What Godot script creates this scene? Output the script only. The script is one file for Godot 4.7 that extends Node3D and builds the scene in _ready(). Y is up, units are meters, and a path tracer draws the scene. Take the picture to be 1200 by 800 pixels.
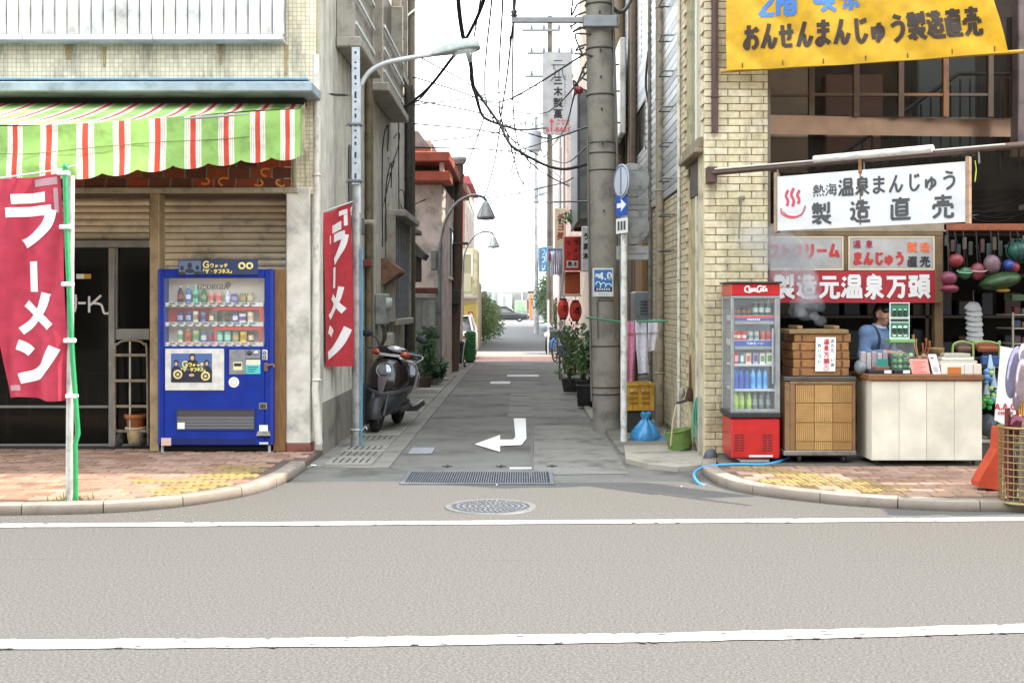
extends Node3D

const NTH := ["first", "second", "third", "fourth", "fifth", "sixth", "seventh", "eighth", "ninth", "tenth", "eleventh", "twelfth", "thirteenth", "fourteenth"]
const EYE := 1.55
const FPX := 1400.0

# A mesh under construction; counter-clockwise corners face outwards and are stored the way the engine wants them.
class M:
	var v := PackedVector3Array()
	var n := PackedVector3Array()
	var u := PackedVector2Array()
	var ix := PackedInt32Array()
	var cuts := []  # where each shape begins: [first corner, first index]

	func mark() -> void:
		cuts.append([v.size(), ix.size()])

	func tri(a: Vector3, b: Vector3, c: Vector3) -> void:
		var nn := (b - a).cross(c - a).normalized()
		var k := v.size()
		v.append_array(PackedVector3Array([a, b, c]))
		n.append_array(PackedVector3Array([nn, nn, nn]))
		u.append_array(PackedVector2Array([Vector2.ZERO, Vector2.RIGHT, Vector2.ONE]))
		ix.append_array(PackedInt32Array([k, k + 2, k + 1]))

	func quad(a: Vector3, b: Vector3, c: Vector3, d: Vector3) -> void:
		var nn := (c - a).cross(d - b).normalized()
		var k := v.size()
		v.append_array(PackedVector3Array([a, b, c, d]))
		n.append_array(PackedVector3Array([nn, nn, nn, nn]))
		u.append_array(PackedVector2Array([Vector2(0, 1), Vector2(1, 1), Vector2(1, 0), Vector2(0, 0)]))
		ix.append_array(PackedInt32Array([k, k + 2, k + 1, k, k + 3, k + 2]))

	func oq(a: Vector3, b: Vector3, c: Vector3, d: Vector3, o: Vector3) -> void:
		if (c - a).cross(d - b).dot((a + b + c + d) * 0.25 - o) < 0:
			quad(d, c, b, a)
		else:
			quad(a, b, c, d)

	func ot(a: Vector3, b: Vector3, c: Vector3, o: Vector3) -> void:
		if (b - a).cross(c - a).dot((a + b + c) / 3.0 - o) < 0:
			tri(a, c, b)
		else:
			tri(a, b, c)

	func box(c: Vector3, s: Vector3, b := 0.0, t := Basis.IDENTITY) -> M:
		mark()
		var h := s * 0.5
		b = minf(b, minf(h.x, minf(h.y, h.z)) * 0.9)
		var p := func(ax: int, sx: float, sy: float, sz: float) -> Vector3:
			var q := Vector3(sx * (h.x - b), sy * (h.y - b), sz * (h.z - b))
			q[ax] += signf([sx, sy, sz][ax]) * b
			return c + t * q
		for s1 in [-1.0, 1.0]:
			oq(p.call(0, s1, -1, -1), p.call(0, s1, 1, -1), p.call(0, s1, 1, 1), p.call(0, s1, -1, 1), c)
			oq(p.call(1, -1, s1, -1), p.call(1, 1, s1, -1), p.call(1, 1, s1, 1), p.call(1, -1, s1, 1), c)
			oq(p.call(2, -1, -1, s1), p.call(2, 1, -1, s1), p.call(2, 1, 1, s1), p.call(2, -1, 1, s1), c)
			if b > 0:
				for s2 in [-1.0, 1.0]:
					oq(p.call(0, s1, s2, -1), p.call(0, s1, s2, 1), p.call(1, s1, s2, 1), p.call(1, s1, s2, -1), c)
					oq(p.call(0, s1, -1, s2), p.call(0, s1, 1, s2), p.call(2, s1, 1, s2), p.call(2, s1, -1, s2), c)
					oq(p.call(1, -1, s1, s2), p.call(1, 1, s1, s2), p.call(2, 1, s1, s2), p.call(2, -1, s1, s2), c)
					for s3 in [-1.0, 1.0]:
						ot(p.call(0, s1, s2, s3), p.call(1, s1, s2, s3), p.call(2, s1, s2, s3), c)
		return self

	# from corner to corner
	func bx(a: Vector3, b: Vector3, bev := 0.0) -> M:
		return box((a + b) * 0.5, (b - a).abs(), bev)

	# rows of points as one smooth surface; wrap joins the ends of each row
	func sheet(rows: Array, wrap := false, flip := false) -> M:
		mark()
		var nr := rows.size()
		var nc: int = rows[0].size()
		var k := v.size()
		var nn := PackedVector3Array()
		nn.resize(nr * nc)
		var last := nc if wrap else nc - 1
		for i in nr - 1:
			for j in last:
				var j2 := (j + 1) % nc
				var a: Vector3 = rows[i][j]
				var b: Vector3 = rows[i][j2]
				var c: Vector3 = rows[i + 1][j2]
				var d: Vector3 = rows[i + 1][j]
				var f := (c - a).cross(d - b)
				var ids := [k + i * nc + j, k + i * nc + j2, k + (i + 1) * nc + j2, k + (i + 1) * nc + j]
				if flip:
					f = -f
					ix.append_array(PackedInt32Array([ids[0], ids[1], ids[2], ids[0], ids[2], ids[3]]))
				else:
					ix.append_array(PackedInt32Array([ids[0], ids[2], ids[1], ids[0], ids[3], ids[2]]))
				for q in ids:
					nn[q - k] += f
		for i in nr:
			for j in nc:
				v.append(rows[i][j])
				u.append(Vector2(float(j) / maxf(1, nc if wrap else nc - 1), float(i) / maxf(1, nr - 1)))
		for f in nn:
			n.append(f.normalized() if f.length_squared() > 1e-20 else Vector3.UP)
		return self

	func grid(nu: int, nv: int, f: Callable, flip := false) -> M:
		var rows := []
		for i in nv + 1:
			var r := PackedVector3Array()
			for j in nu + 1:
				r.append(f.call(float(j) / nu, float(i) / nv))
			rows.append(r)
		return sheet(rows, false, flip)

	func fan(ring: PackedVector3Array, up: Vector3) -> void:
		var c := Vector3.ZERO
		for p in ring:
			c += p
		c /= ring.size()
		for j in ring.size():
			var a := ring[j]
			var b := ring[(j + 1) % ring.size()]
			if (b - a).cross(c - a).dot(up) < 0:
				tri(b, a, c)
			else:
				tri(a, b, c)

	func tube(pts: Array, r: Variant, sides := 8, caps := true) -> M:
		var rows := []
		var d: Vector3 = (pts[1] - pts[0]).normalized()
		var x := d.cross(Vector3.UP if absf(d.y) < 0.9 else Vector3.RIGHT).normalized()
		for i in pts.size():
			var e: Vector3 = (pts[mini(i + 1, pts.size() - 1)] - pts[maxi(i - 1, 0)]).normalized()
			x = (x - e * x.dot(e)).normalized()
			var y := e.cross(x)
			var rr: float = r[i] if r is Array else r
			var row := PackedVector3Array()
			for j in sides:
				var a := TAU * j / sides
				row.append(pts[i] + (x * cos(a) + y * sin(a)) * rr)
			rows.append(row)
		sheet(rows, true)
		if caps:
			fan(rows[0], pts[0] - pts[1])
			fan(rows[-1], pts[-1] - pts[-2])
		return self

	# profile of (radius, height); a point given twice is a crease
	func lathe(prof: Array, o: Vector3, sides := 16, t := Basis.IDENTITY) -> M:
		var rows := []
		for i in prof.size():
			var row := PackedVector3Array()
			for j in sides:
				var a := -TAU * j / sides
				row.append(o + t * Vector3(cos(a) * prof[i].x, prof[i].y, sin(a) * prof[i].x))
			if i > 0 and prof[i].is_equal_approx(prof[i - 1]):
				if rows.size() > 1:
					sheet(rows, true)
				rows = []
			rows.append(row)
		if rows.size() > 1:
			sheet(rows, true)
		return self

	func cyl(a: Vector3, b: Vector3, r: float, sides := 12) -> M:
		return tube([a, b], r, sides)

	func ell(c: Vector3, r: Vector3, seg := 12, t := Basis.IDENTITY) -> M:
		var rows := []
		var rings := maxi(4, seg * 2 / 3)
		for i in rings + 1:
			var b := -PI / 2 + PI * i / rings
			var row := PackedVector3Array()
			for j in seg:
				var a := -TAU * j / seg
				row.append(c + t * Vector3(cos(a) * cos(b) * r.x, sin(b) * r.y, sin(a) * cos(b) * r.z))
			rows.append(row)
		return sheet(rows, true)

	# a torus about the axis d
	func ring(c: Vector3, d: Vector3, R: float, r: float, seg := 20, sides := 8) -> M:
		var x := d.cross(Vector3.UP if absf(d.y) < 0.9 else Vector3.RIGHT).normalized()
		var y := d.cross(x).normalized()
		var rows := []
		for i in seg + 1:
			var a := TAU * i / seg
			var e := x * cos(a) + y * sin(a)
			var row := PackedVector3Array()
			for j in sides:
				var b := TAU * j / sides
				row.append(c + e * (R + r * cos(b)) + d.normalized() * (r * sin(b)))
			rows.append(row)
		return sheet(rows, true)

	# an outline in the plane (o, ex, ey), with depth behind it
	func prism(poly: PackedVector2Array, o: Vector3, ex: Vector3, ey: Vector3, depth: float) -> M:
		mark()
		var ez := ex.cross(ey).normalized()
		if not Geometry2D.is_polygon_clockwise(poly):
			poly = poly.duplicate()
			poly.reverse()
		var ids := Geometry2D.triangulate_polygon(poly)
		var at := func(i: int, back: bool) -> Vector3: return o + ex * poly[i].x + ey * poly[i].y - (ez * depth if back else Vector3.ZERO)
		for t in ids.size() / 3:
			for back in ([false, true] if depth > 0 else [false]):
				var a: Vector3 = at.call(ids[t * 3], back)
				var b: Vector3 = at.call(ids[t * 3 + 1], back)
				var c: Vector3 = at.call(ids[t * 3 + 2], back)
				if (b - a).cross(c - a).dot(-ez if back else ez) < 0:
					tri(a, c, b)
				else:
					tri(a, b, c)
		if depth > 0:
			for i in poly.size():
				var j := (i + 1) % poly.size()
				var e := poly[j] - poly[i]
				var out := ex * (-e.y) + ey * e.x
				var a: Vector3 = at.call(i, false)
				var b: Vector3 = at.call(j, false)
				var c: Vector3 = at.call(j, true)
				var d: Vector3 = at.call(i, true)
				if (c - a).cross(d - b).dot(out) < 0:
					quad(d, c, b, a)
				else:
					quad(a, b, c, d)
		return self

	func add(o: M, t: Transform3D) -> M:
		mark()
		var k := v.size()
		for i in o.v.size():
			v.append(t * o.v[i])
			n.append((t.basis * o.n[i]).normalized())
		u.append_array(o.u)
		for i in o.ix:
			ix.append(i + k)
		return self

	func mesh(shift := Vector3.ZERO) -> ArrayMesh:
		var a := []
		a.resize(Mesh.ARRAY_MAX)
		var w := v
		if shift != Vector3.ZERO:
			w = PackedVector3Array()
			w.resize(v.size())
			for i in v.size():
				w[i] = v[i] - shift
		a[Mesh.ARRAY_VERTEX] = w
		a[Mesh.ARRAY_NORMAL] = n
		a[Mesh.ARRAY_TEX_UV] = u
		a[Mesh.ARRAY_INDEX] = ix
		var m := ArrayMesh.new()
		m.add_surface_from_arrays(Mesh.PRIMITIVE_TRIANGLES, a)
		return m

	# the shapes that do not touch one another, each as a mesh of its own
	func apart() -> Array:
		if cuts.size() < 2 or cuts.size() > 60 or cuts[0][0] > 0: return [self]
		var own := range(cuts.size())
		var hull := []
		for i in cuts.size():
			var to: int = cuts[i + 1][0] if i + 1 < cuts.size() else v.size()
			if to == cuts[i][0]: return [self]
			var a := AABB(v[cuts[i][0]], Vector3.ZERO)
			for j in range(cuts[i][0], to):
				a = a.expand(v[j])
			hull.append(a.grow(0.001))
		var again := true
		while again:
			again = false
			for i in cuts.size():
				for j in i:
					if own[i] != own[j] and hull[i].intersects(hull[j]):
						var was: int = own[i]
						for k in cuts.size():
							if own[k] == was: own[k] = own[j]
						again = true
		var out := {}
		for i in cuts.size():
			if not out.has(own[i]): out[own[i]] = M.new()
			var m: M = out[own[i]]
			var v1: int = cuts[i + 1][0] if i + 1 < cuts.size() else v.size()
			var i1: int = cuts[i + 1][1] if i + 1 < cuts.size() else ix.size()
			var by: int = m.v.size() - cuts[i][0]
			m.v.append_array(v.slice(cuts[i][0], v1))
			m.n.append_array(n.slice(cuts[i][0], v1))
			m.u.append_array(u.slice(cuts[i][0], v1))
			for j in range(cuts[i][1], i1): m.ix.append(ix[j] + by)
		return out.values()

	func base() -> Vector3:
		var b := AABB(v[0], Vector3.ZERO)
		for p in v:
			b = b.expand(p)
		return Vector3(b.get_center().x, b.position.y, b.get_center().z)

var taken := {}
var origin := {}
var mats := {}
var texs := {}
var rng := RandomNumberGenerator.new()

func numbered(called: String) -> String:
	taken[called] = taken.get(called, -1) + 1
	return called if taken[called] == 0 else "%s_%03d" % [called, taken[called]]

func tag(o: Node, label: String, category := "", group := "", kind := "") -> Node:
	if label: o.set_meta("label", label)
	if category: o.set_meta("category", category)
	if group: o.set_meta("group", group)
	if kind: o.set_meta("kind", kind)
	return o

# a thing: a Node3D at its base, whose children are its parts
func thing(called: String, label: String, category: String, at: Vector3, group := "") -> Node3D:
	var o := Node3D.new()
	o.name = numbered(called)
	o.position = at
	origin[o] = at
	add_child(o)
	tag(o, label, category, group)
	return o

const WHOLE := ["letter", "print", "mark", "lea", "crown", "body", "figure", "picture", "slat_panel", "sweet", "stem", "coil", "cable", "bricks", "net", "hair", "paving"]

func part(root: Node3D, called: String, m: M, mat: Material, label := "", stuff := false) -> MeshInstance3D:
	if not stuff and WHOLE.all(func(w): return not w in called):
		var bits := m.apart()
		for i in range(1, bits.size()):
			one_part(root, called, bits[i], mat, label, false)
		m = bits[0]
	return one_part(root, called, m, mat, label, stuff)

func one_part(root: Node3D, called: String, m: M, mat: Material, label := "", stuff := false) -> MeshInstance3D:
	var o := MeshInstance3D.new()
	o.name = called
	o.mesh = m.mesh(origin[root])
	o.material_override = mat
	origin[o] = origin[root]
	root.add_child(o, true)
	if label: o.set_meta("label", label)
	if stuff: o.set_meta("kind", "stuff")
	return o

func piece(root: Node3D, called: String, mesh: Mesh, mat: Material, at: Vector3, turn := Basis.IDENTITY) -> MeshInstance3D:
	var o := MeshInstance3D.new()
	o.name = called
	o.mesh = mesh
	o.material_override = mat
	o.transform = Transform3D(turn, at - origin[root])
	origin[o] = at
	root.add_child(o, true)
	return o

func solo(called: String, m: M, mat: Material, label: String, category: String, group := "") -> MeshInstance3D:
	var o := MeshInstance3D.new()
	o.name = numbered(called)
	var b := m.base()
	o.mesh = m.mesh(b)
	o.position = b
	origin[o] = b
	o.material_override = mat
	add_child(o)
	tag(o, label, category, group)
	return o

func struct(called: String, m: M, mat: Material) -> MeshInstance3D:
	var o := MeshInstance3D.new()
	o.name = numbered(called)
	o.mesh = m.mesh()
	origin[o] = Vector3.ZERO
	o.material_override = mat
	add_child(o)
	o.set_meta("kind", "structure")
	return o

func copy(o: Node3D, at: Vector3, label := "", turn := 0.0) -> Node3D:
	var c: Node3D = o.duplicate()
	c.name = numbered(String(o.name).split("_0")[0])
	add_child(c)
	c.position = at
	c.rotation.y = turn
	if label: c.set_meta("label", label)
	return c

# where a spot of the view lies when it is D metres ahead
func P(x: float, y: float, D: float) -> Vector3:
	return Vector3((x - 612.0) / FPX * D, EYE + (358.0 - y) / FPX * D, -D)

# the same on the ground at height h
func Gd(x: float, y: float, h := 0.0) -> Vector3:
	return P(x, y, (EYE - h) * FPX / (y - 358.0))

func pb(m: M, x0: float, y0: float, x1: float, y1: float, D: float, depth: float, bev := 0.0) -> M:
	return m.bx(P(x0, y1, D), P(x1, y0, D) - Vector3(0, 0, depth), bev)

# a box on a wall that runs down the alley at X: from D0 to D1 and Y0 to Y1, standing out by t (towards +X when t > 0)
func wb(m: M, X: float, D0: float, D1: float, Y0: float, Y1: float, t: float, bev := 0.0) -> M:
	return m.bx(Vector3(X, Y0, -D0), Vector3(X + t, Y1, -D1), bev)

func noise_tex(kind: String) -> NoiseTexture2D:
	if texs.has(kind): return texs[kind]
	var f := FastNoiseLite.new()
	f.seed = kind.hash() % 1000
	var lo := 0.6
	var hi := 1.0
	var side := 512
	match kind:
		"fine":
			f.frequency = 0.11; f.fractal_octaves = 3; lo = 0.86
		"speck":
			f.noise_type = FastNoiseLite.TYPE_SIMPLEX; f.frequency = 0.3; f.fractal_octaves = 2; lo = 0.68
		"blotch":
			f.frequency = 0.009; f.fractal_octaves = 6; lo = 0.86
		"grime":
			f.frequency = 0.006; f.fractal_octaves = 7; f.fractal_gain = 0.66; lo = 0.66
		"wood":
			f.frequency = 0.02; f.fractal_octaves = 4; lo = 0.72
		"cells":
			f.noise_type = FastNoiseLite.TYPE_CELLULAR; f.frequency = 0.05; lo = 0.6
	var t := NoiseTexture2D.new()
	t.width = side; t.height = side
	t.seamless = true
	t.noise = f
	var g := Gradient.new()
	g.set_color(0, Color(lo, lo, lo))
	g.set_color(1, Color(minf(hi, 1.0), minf(hi, 1.0), minf(hi, 1.0)))
	if kind == "grime":
		g.add_point(0.45, Color(0.93, 0.92, 0.9))
	t.color_ramp = g
	texs[kind] = t
	return t

# a material: colour as hex sRGB, roughness, an optional noise laid over the world's axes, sc repeats a metre
func mt(hex: String, rough := 0.8, tex := "", sc := 1.0, o := {}) -> StandardMaterial3D:
	var key := "%s %s %s %s %s" % [hex, rough, tex, sc, o]
	if mats.has(key): return mats[key]
	var m := StandardMaterial3D.new()
	m.albedo_color = Color(hex)
	m.roughness = rough
	m.metallic = o.get("metal", 0.0)
	m.metallic_specular = o.get("spec", 0.5)
	if tex:
		m.albedo_texture = noise_tex(tex)
		m.uv1_triplanar = true
		m.uv1_world_triplanar = not o.get("own", false)
		m.uv1_triplanar_sharpness = 8.0
		m.uv1_scale = o.get("vec", Vector3.ONE) * sc
		if o.has("bump"):
			m.heightmap_enabled = true
			m.heightmap_texture = noise_tex(o.get("bumptex", tex))
			m.heightmap_scale = o.bump
	if o.has("over"):
		m.detail_enabled = true
		m.detail_blend_mode = BaseMaterial3D.BLEND_MODE_MUL
		m.detail_albedo = noise_tex(o.over[0])
		m.detail_uv_layer = BaseMaterial3D.DETAIL_UV_2
		m.uv2_triplanar = true
		m.uv2_world_triplanar = not o.get("own", false)
		m.uv2_triplanar_sharpness = 8.0
		m.uv2_scale = (o.over[2] if o.over.size() > 2 else Vector3.ONE) * o.over[1]
	if o.has("coat"):
		m.clearcoat_enabled = true
		m.clearcoat = o.coat
		m.clearcoat_roughness = 0.08
	if o.has("alpha"):
		m.transparency = BaseMaterial3D.TRANSPARENCY_ALPHA
		m.albedo_color.a = o.alpha
	if o.has("emit"):
		m.emission_enabled = true
		m.emission = Color(hex)
		m.emission_energy_multiplier = o.emit
	if o.has("back"):
		m.backlight_enabled = true
		m.backlight = Color(o.back, o.back, o.back)
	mats[key] = m
	return m

func streaks(hex: String, sc := 0.5, rough := 0.9) -> StandardMaterial3D:
	return mt(hex, rough, "grime", 1.0, {"vec": Vector3(sc * 3.2, sc * 0.28, sc * 3.2), "over": ["blotch", 0.7], "spec": 0.3})

func metal(hex := "9a9c9c", rough := 0.45) -> StandardMaterial3D:
	return mt(hex, rough, "blotch", 0.9, {"metal": 0.6})

func image_mat(im: Image, rough := 0.8, o := {}) -> StandardMaterial3D:
	var m := StandardMaterial3D.new()
	m.albedo_texture = ImageTexture.create_from_image(im)
	m.roughness = rough
	if o.has("tri"):
		m.uv1_triplanar = true
		m.uv1_world_triplanar = true
		m.uv1_triplanar_sharpness = 16.0
		m.uv1_scale = o.tri
	if o.has("over"):
		m.detail_enabled = true
		m.detail_blend_mode = BaseMaterial3D.BLEND_MODE_MUL
		m.detail_albedo = noise_tex(o.over[0])
		m.detail_uv_layer = BaseMaterial3D.DETAIL_UV_2
		m.uv2_triplanar = true
		m.uv2_world_triplanar = true
		m.uv2_scale = (o.over[2] if o.over.size() > 2 else Vector3.ONE) * o.over[1]
	if o.has("back"):
		m.backlight_enabled = true
		m.backlight = Color(o.back, o.back, o.back)
	return m

# lettering: every sign as brush strokes on a field of 100 by 100, y down; ~ marks a curved stroke
var glyphs := {
	"ラ": "24,15 76,15|15,38 86,38|~86,38 78,62 58,82 36,94", "丨": "50,6 50,94", "ー": "10,50 90,50", "メ": "~74,10 62,45 40,72 14,92|~28,32 52,52 80,80", "ン": "~16,22 30,28 40,36|~14,88 45,78 68,58 88,24",
	"フ": "14,20 86,20|~86,20 78,56 58,80 28,94", "ト": "38,6 38,94|~38,38 58,46 82,60", "ク": "~40,6 32,28 12,50|36,24 84,24|~84,24 76,54 58,78 28,94", "リ": "26,10 26,60|~74,8 74,50 66,76 40,94",
	"ム": "~48,6 38,40 20,80|14,82 88,76|~66,48 78,68 90,94", "ウ": "50,4 50,22|16,24 16,50|16,24 86,24|~86,24 78,58 62,80 34,94", "ォ": "20,52 86,52|58,34 58,92|~56,54 42,72 18,88", "ッ": "24,46 32,64|46,42 54,60|~82,44 74,70 58,84 36,94",
	"チ": "~78,10 52,20 20,24|8,46 92,46|~54,22 52,60 46,80 24,94", "ザ": "6,34 84,34|28,12 28,60|~62,12 62,50 56,76 30,94|78,4 84,18|92,2 98,16", "タ": "~42,6 32,30 10,52|36,24 84,24|~84,24 76,54 58,78 28,94|34,46 66,68", "ネ": "50,4 54,20|18,26 78,26|~78,26 52,52 10,74|50,48 50,98|~62,54 76,62 88,74",
	"ス": "18,16 78,16|~78,16 62,48 38,74 10,94|~54,56 72,72 90,94", "ヨ": "18,14 82,14|82,10 82,94|22,50 82,50|16,90 82,90", "「": "60,10 60,56|57,10 90,10", "」": "40,44 40,90|10,90 43,90", "・": "42,50 58,50",
	"お": "12,32 68,32|~36,8 36,60 34,88 22,86 16,74 34,56 62,50 82,62 80,82 58,92|70,18 88,34", "ん": "~54,6 40,40 12,94|~14,92 34,56 48,54 52,70 58,90 74,86 90,58", "せ": "6,42 94,36|~30,12 30,70 38,88 82,88|~70,8 70,50 66,62 54,60",
	"ま": "14,22 86,22|16,44 84,44|~52,4 52,60 50,82 34,92 18,82 30,70 54,72 86,90", "じ": "~34,6 34,66 46,90 66,88 86,64|60,12 66,28|76,8 82,24", "ゆ": "~18,24 16,56 20,82|~20,80 26,54 50,28 78,34 84,58 66,74 50,64|~56,10 60,60 54,82 38,96",
	"う": "~30,8 50,14 72,18|~18,44 50,34 76,40 78,64 62,84 36,98", "つ": "~10,34 50,22 84,36 86,58 70,76 40,84", "め": "~24,22 30,52 46,82|~62,12 52,60 30,86 14,72 24,48 56,32 84,44 88,66 66,90", "た": "10,26 62,26|~38,6 30,50 14,94|56,48 88,48|~54,70 60,88 92,86", "い": "~20,20 20,60 32,84 42,66|~72,26 82,44 86,68",
	"温": "10,12 22,24|4,38 18,48|~4,94 16,76 26,58|40,8 40,46|37,8 89,8|86,8 86,46|40,27 86,27|37,46 89,46|34,58 34,90|31,58 95,58|92,58 92,90|53,58 53,90|73,58 73,90|24,92 102,92", "泉": "52,0 42,14|24,14 24,48|21,14 81,14|78,14 78,48|24,31 78,31|21,48 81,48|50,48 50,94|~50,94 46,98 36,92|~12,60 36,60 28,78 8,92|~86,54 70,64|~56,58 70,78 94,94",
	"製": "10,14 52,14|~16,2 12,14 4,22|2,28 58,28|30,0 30,54|12,38 12,52|12,38 50,38|50,38 50,52|66,6 66,42|86,0 86,48|86,48 76,46|50,54 50,64|4,64 96,64|~48,64 32,78 4,90|30,78 30,96|28,96 50,88|~52,64 66,82 98,97|~84,70 66,80",
	"造": "~46,2 40,16 32,26|40,14 86,14|62,0 62,36|30,36 96,36|44,50 44,78|42,50 84,50|82,50 82,78|42,77 84,77|10,8 20,20|2,40 22,40|~20,40 20,66 6,86|~8,84 24,82 40,94 98,95", "直": "12,12 92,12|50,0 48,24|32,24 32,78|30,24 82,24|80,24 80,78|32,42 80,42|32,60 80,60|30,77 82,77|12,30 12,94|10,93 96,93",
	"売": "14,14 88,14|50,0 50,32|24,32 78,32|10,44 10,60|8,44 92,44|90,44 90,60|~38,54 34,78 8,96|62,54 62,86|~62,84 64,93 90,93 92,78", "元": "18,14 84,14|4,40 96,40|~38,40 34,74 4,96|62,40 62,84|~62,82 64,93 90,93 94,74", "万": "4,14 96,14|~44,14 40,54 10,96|40,42 84,42|~83,42 81,82 72,93 58,86",
	"頭": "2,12 46,12|10,28 10,54|8,28 42,28|40,28 40,54|8,53 42,53|14,60 20,78|36,58 30,78|0,88 48,82|52,8 100,8|74,8 68,22|56,22 56,76|54,22 96,22|94,22 94,76|56,40 94,40|56,58 94,58|54,75 96,75|64,78 50,97|84,78 100,97", "熱": "6,14 46,14|26,0 26,28|0,28 50,28|18,30 6,44|34,30 48,42|6,50 46,50|26,38 26,64|0,66 50,60|54,20 84,20|~66,2 66,38 50,66|~82,20 82,52 96,64 99,50|52,36 68,48|14,76 6,96|36,76 40,94|60,76 66,94|82,74 95,94",
	"海": "10,12 22,24|4,38 18,48|~4,94 16,76 26,58|46,0 32,24|42,14 96,14|46,30 92,30|~46,30 40,74 38,80|90,30 85,95|28,54 100,54|40,79 96,79|64,32 58,76|85,95 72,92", "階": "8,4 8,98|6,8 32,8|~30,8 20,34 30,52 12,62|40,4 40,46|40,24 60,22|40,46 62,40|70,4 70,42|~70,42 98,42 98,32|94,12 72,24|66,44 60,56|46,56 46,96|44,56 90,56|88,56 88,96|46,75 88,75|44,95 90,95",
	"三": "14,18 86,18|20,50 80,50|6,86 94,86", "木": "6,30 94,30|50,2 50,98|~50,32 34,62 6,86|~50,32 66,62 94,86", "菓": "2,12 98,12|32,0 32,22|68,0 68,22|24,28 24,58|22,28 78,28|76,28 76,58|24,42 76,42|22,57 78,57|50,28 50,100|4,70 96,70|~48,70 30,86 6,96|~52,70 70,86 94,96", "美": "34,0 40,12|66,0 60,12|10,14 90,14|18,28 82,28|8,43 92,43|50,14 50,58|4,60 96,60|~50,60 36,82 6,96|~50,60 64,82 96,96",
	"喫": "6,24 6,68|4,24 32,24|30,24 30,68|4,67 32,67|36,14 62,14|36,28 62,28|36,42 64,40|50,4 50,52|66,12 96,12|~78,12 76,36 62,50|~94,12 94,46 84,46|34,66 100,66|~66,54 60,80 34,97|~68,66 78,84 100,97", "茶": "2,14 98,14|32,2 32,26|68,2 68,26|~50,24 34,42 4,58|~50,24 66,42 96,58|20,62 80,62|50,46 50,100|32,74 20,92|68,74 82,92", "2": "~14,30 24,10 52,4 80,18 76,44 44,68 14,94|14,93 88,93", "抜": "0,26 40,26|22,2 22,94|22,94 10,88|2,62 38,50|42,24 98,24|~64,2 62,50 38,94|~58,44 86,44 70,76 44,96|~62,60 78,82 100,96|82,4 94,14",
	"酒": "10,12 22,24|4,38 18,48|~4,94 16,76 26,58|32,10 100,10|40,30 40,96|38,30 96,30|94,30 94,96|38,94 96,94|58,10 56,54|76,10 76,54|40,72 94,72", "G": "~86,24 70,8 40,6 14,30 12,68 36,94 68,92 86,76|86,54 86,92|56,54 90,54", "水": "50,2 50,94|~50,94 44,98 34,92|~6,32 38,32 28,62 4,86|~90,22 56,40|~54,36 70,66 98,88",
}

func stroke_points(s: String, sc: float) -> Array:
	var curved := s.begins_with("~")
	var pts := []
	for w in s.trim_prefix("~").split(" "):
		var c := w.split(",")
		pts.append(Vector2(float(c[0]), float(c[1])) * sc)
	if not curved or pts.size() < 3:
		var out := [pts[0]]
		for i in pts.size() - 1:
			for k in 3:
				out.append(pts[i].lerp(pts[i + 1], (k + 1) / 3.0))
		return out
	var r := []
	for i in pts.size() - 1:
		for k in 5:
			r.append(pts[i].cubic_interpolate(pts[i + 1], pts[maxi(i - 1, 0)], pts[mini(i + 2, pts.size() - 1)], k / 5.0))
	r.append(pts[-1])
	return r

var across := 1  # how finely a stroke follows the folds of cloth

# one stroke as a raised ribbon; f(point, lift) lays it on the sign
func ribbon(m: M, pts: Array, th: float, f: Callable, lift: float) -> void:
	var rows := []
	for i in pts.size():
		var d: Vector2 = (pts[mini(i + 1, pts.size() - 1)] - pts[maxi(i - 1, 0)]).normalized()
		var e := Vector2(-d.y, d.x) * th * 0.5
		var l := lift + 0.0004 * i / pts.size()
		var row := PackedVector3Array()
		for j in across + 1:
			row.append(f.call(pts[i] + e * (1.0 - 2.0 * j / across), l))
		rows.append(row)
	m.sheet(rows)

func ink(m: M, text: String, f: Callable, cell: float, th: float, step: Vector2, at := Vector2.ZERO, squash := 1.0) -> M:
	var o := at
	for ch in text:
		if glyphs.has(ch) or ch == "ゅ":
			var k := 0
			for s in glyphs["ゆ" if ch == "ゅ" else ch].split("|"):
				var pts := stroke_points(s, cell / 100.0)
				for i in pts.size():
					if ch == "ゅ":
						pts[i] = pts[i] * 0.8 + Vector2(cell * 0.08, cell * 0.2)
					pts[i] = pts[i] * Vector2(squash, 1) + o
				ribbon(m, pts, th * cell, f, 0.0025 + 0.0005 * (k % 9))
				k += 1
		o += step
	return m

# a flat board's lettering: top left corner, its right and its downward direction
func on_board(o: Vector3, ex: Vector3, ey: Vector3) -> Callable:
	var n := ey.cross(ex).normalized()
	return func(p: Vector2, l: float) -> Vector3: return o + ex * p.x + ey * p.y + n * l

func print_text(text: String, size: float, o: Vector3, bold := true, basis := Basis.IDENTITY, face := "Droid Sans") -> M:
	var t := TextMesh.new()
	var sf := SystemFont.new()
	sf.font_names = PackedStringArray([face])
	sf.font_weight = 700 if bold else 400
	t.font = sf
	t.text = text
	t.font_size = 64
	t.pixel_size = size / 64.0
	t.depth = 0.003
	t.curve_step = 2.0
	var m := M.new()
	var a := t.get_mesh_arrays()
	var s := M.new()
	s.v = a[Mesh.ARRAY_VERTEX]
	s.n = a[Mesh.ARRAY_NORMAL]
	s.u.resize(s.v.size())
	if a[Mesh.ARRAY_INDEX] != null:
		s.ix = a[Mesh.ARRAY_INDEX]
	else:
		for i in s.v.size():
			s.ix.append(i)
	return m.add(s, Transform3D(basis, o))

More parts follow.
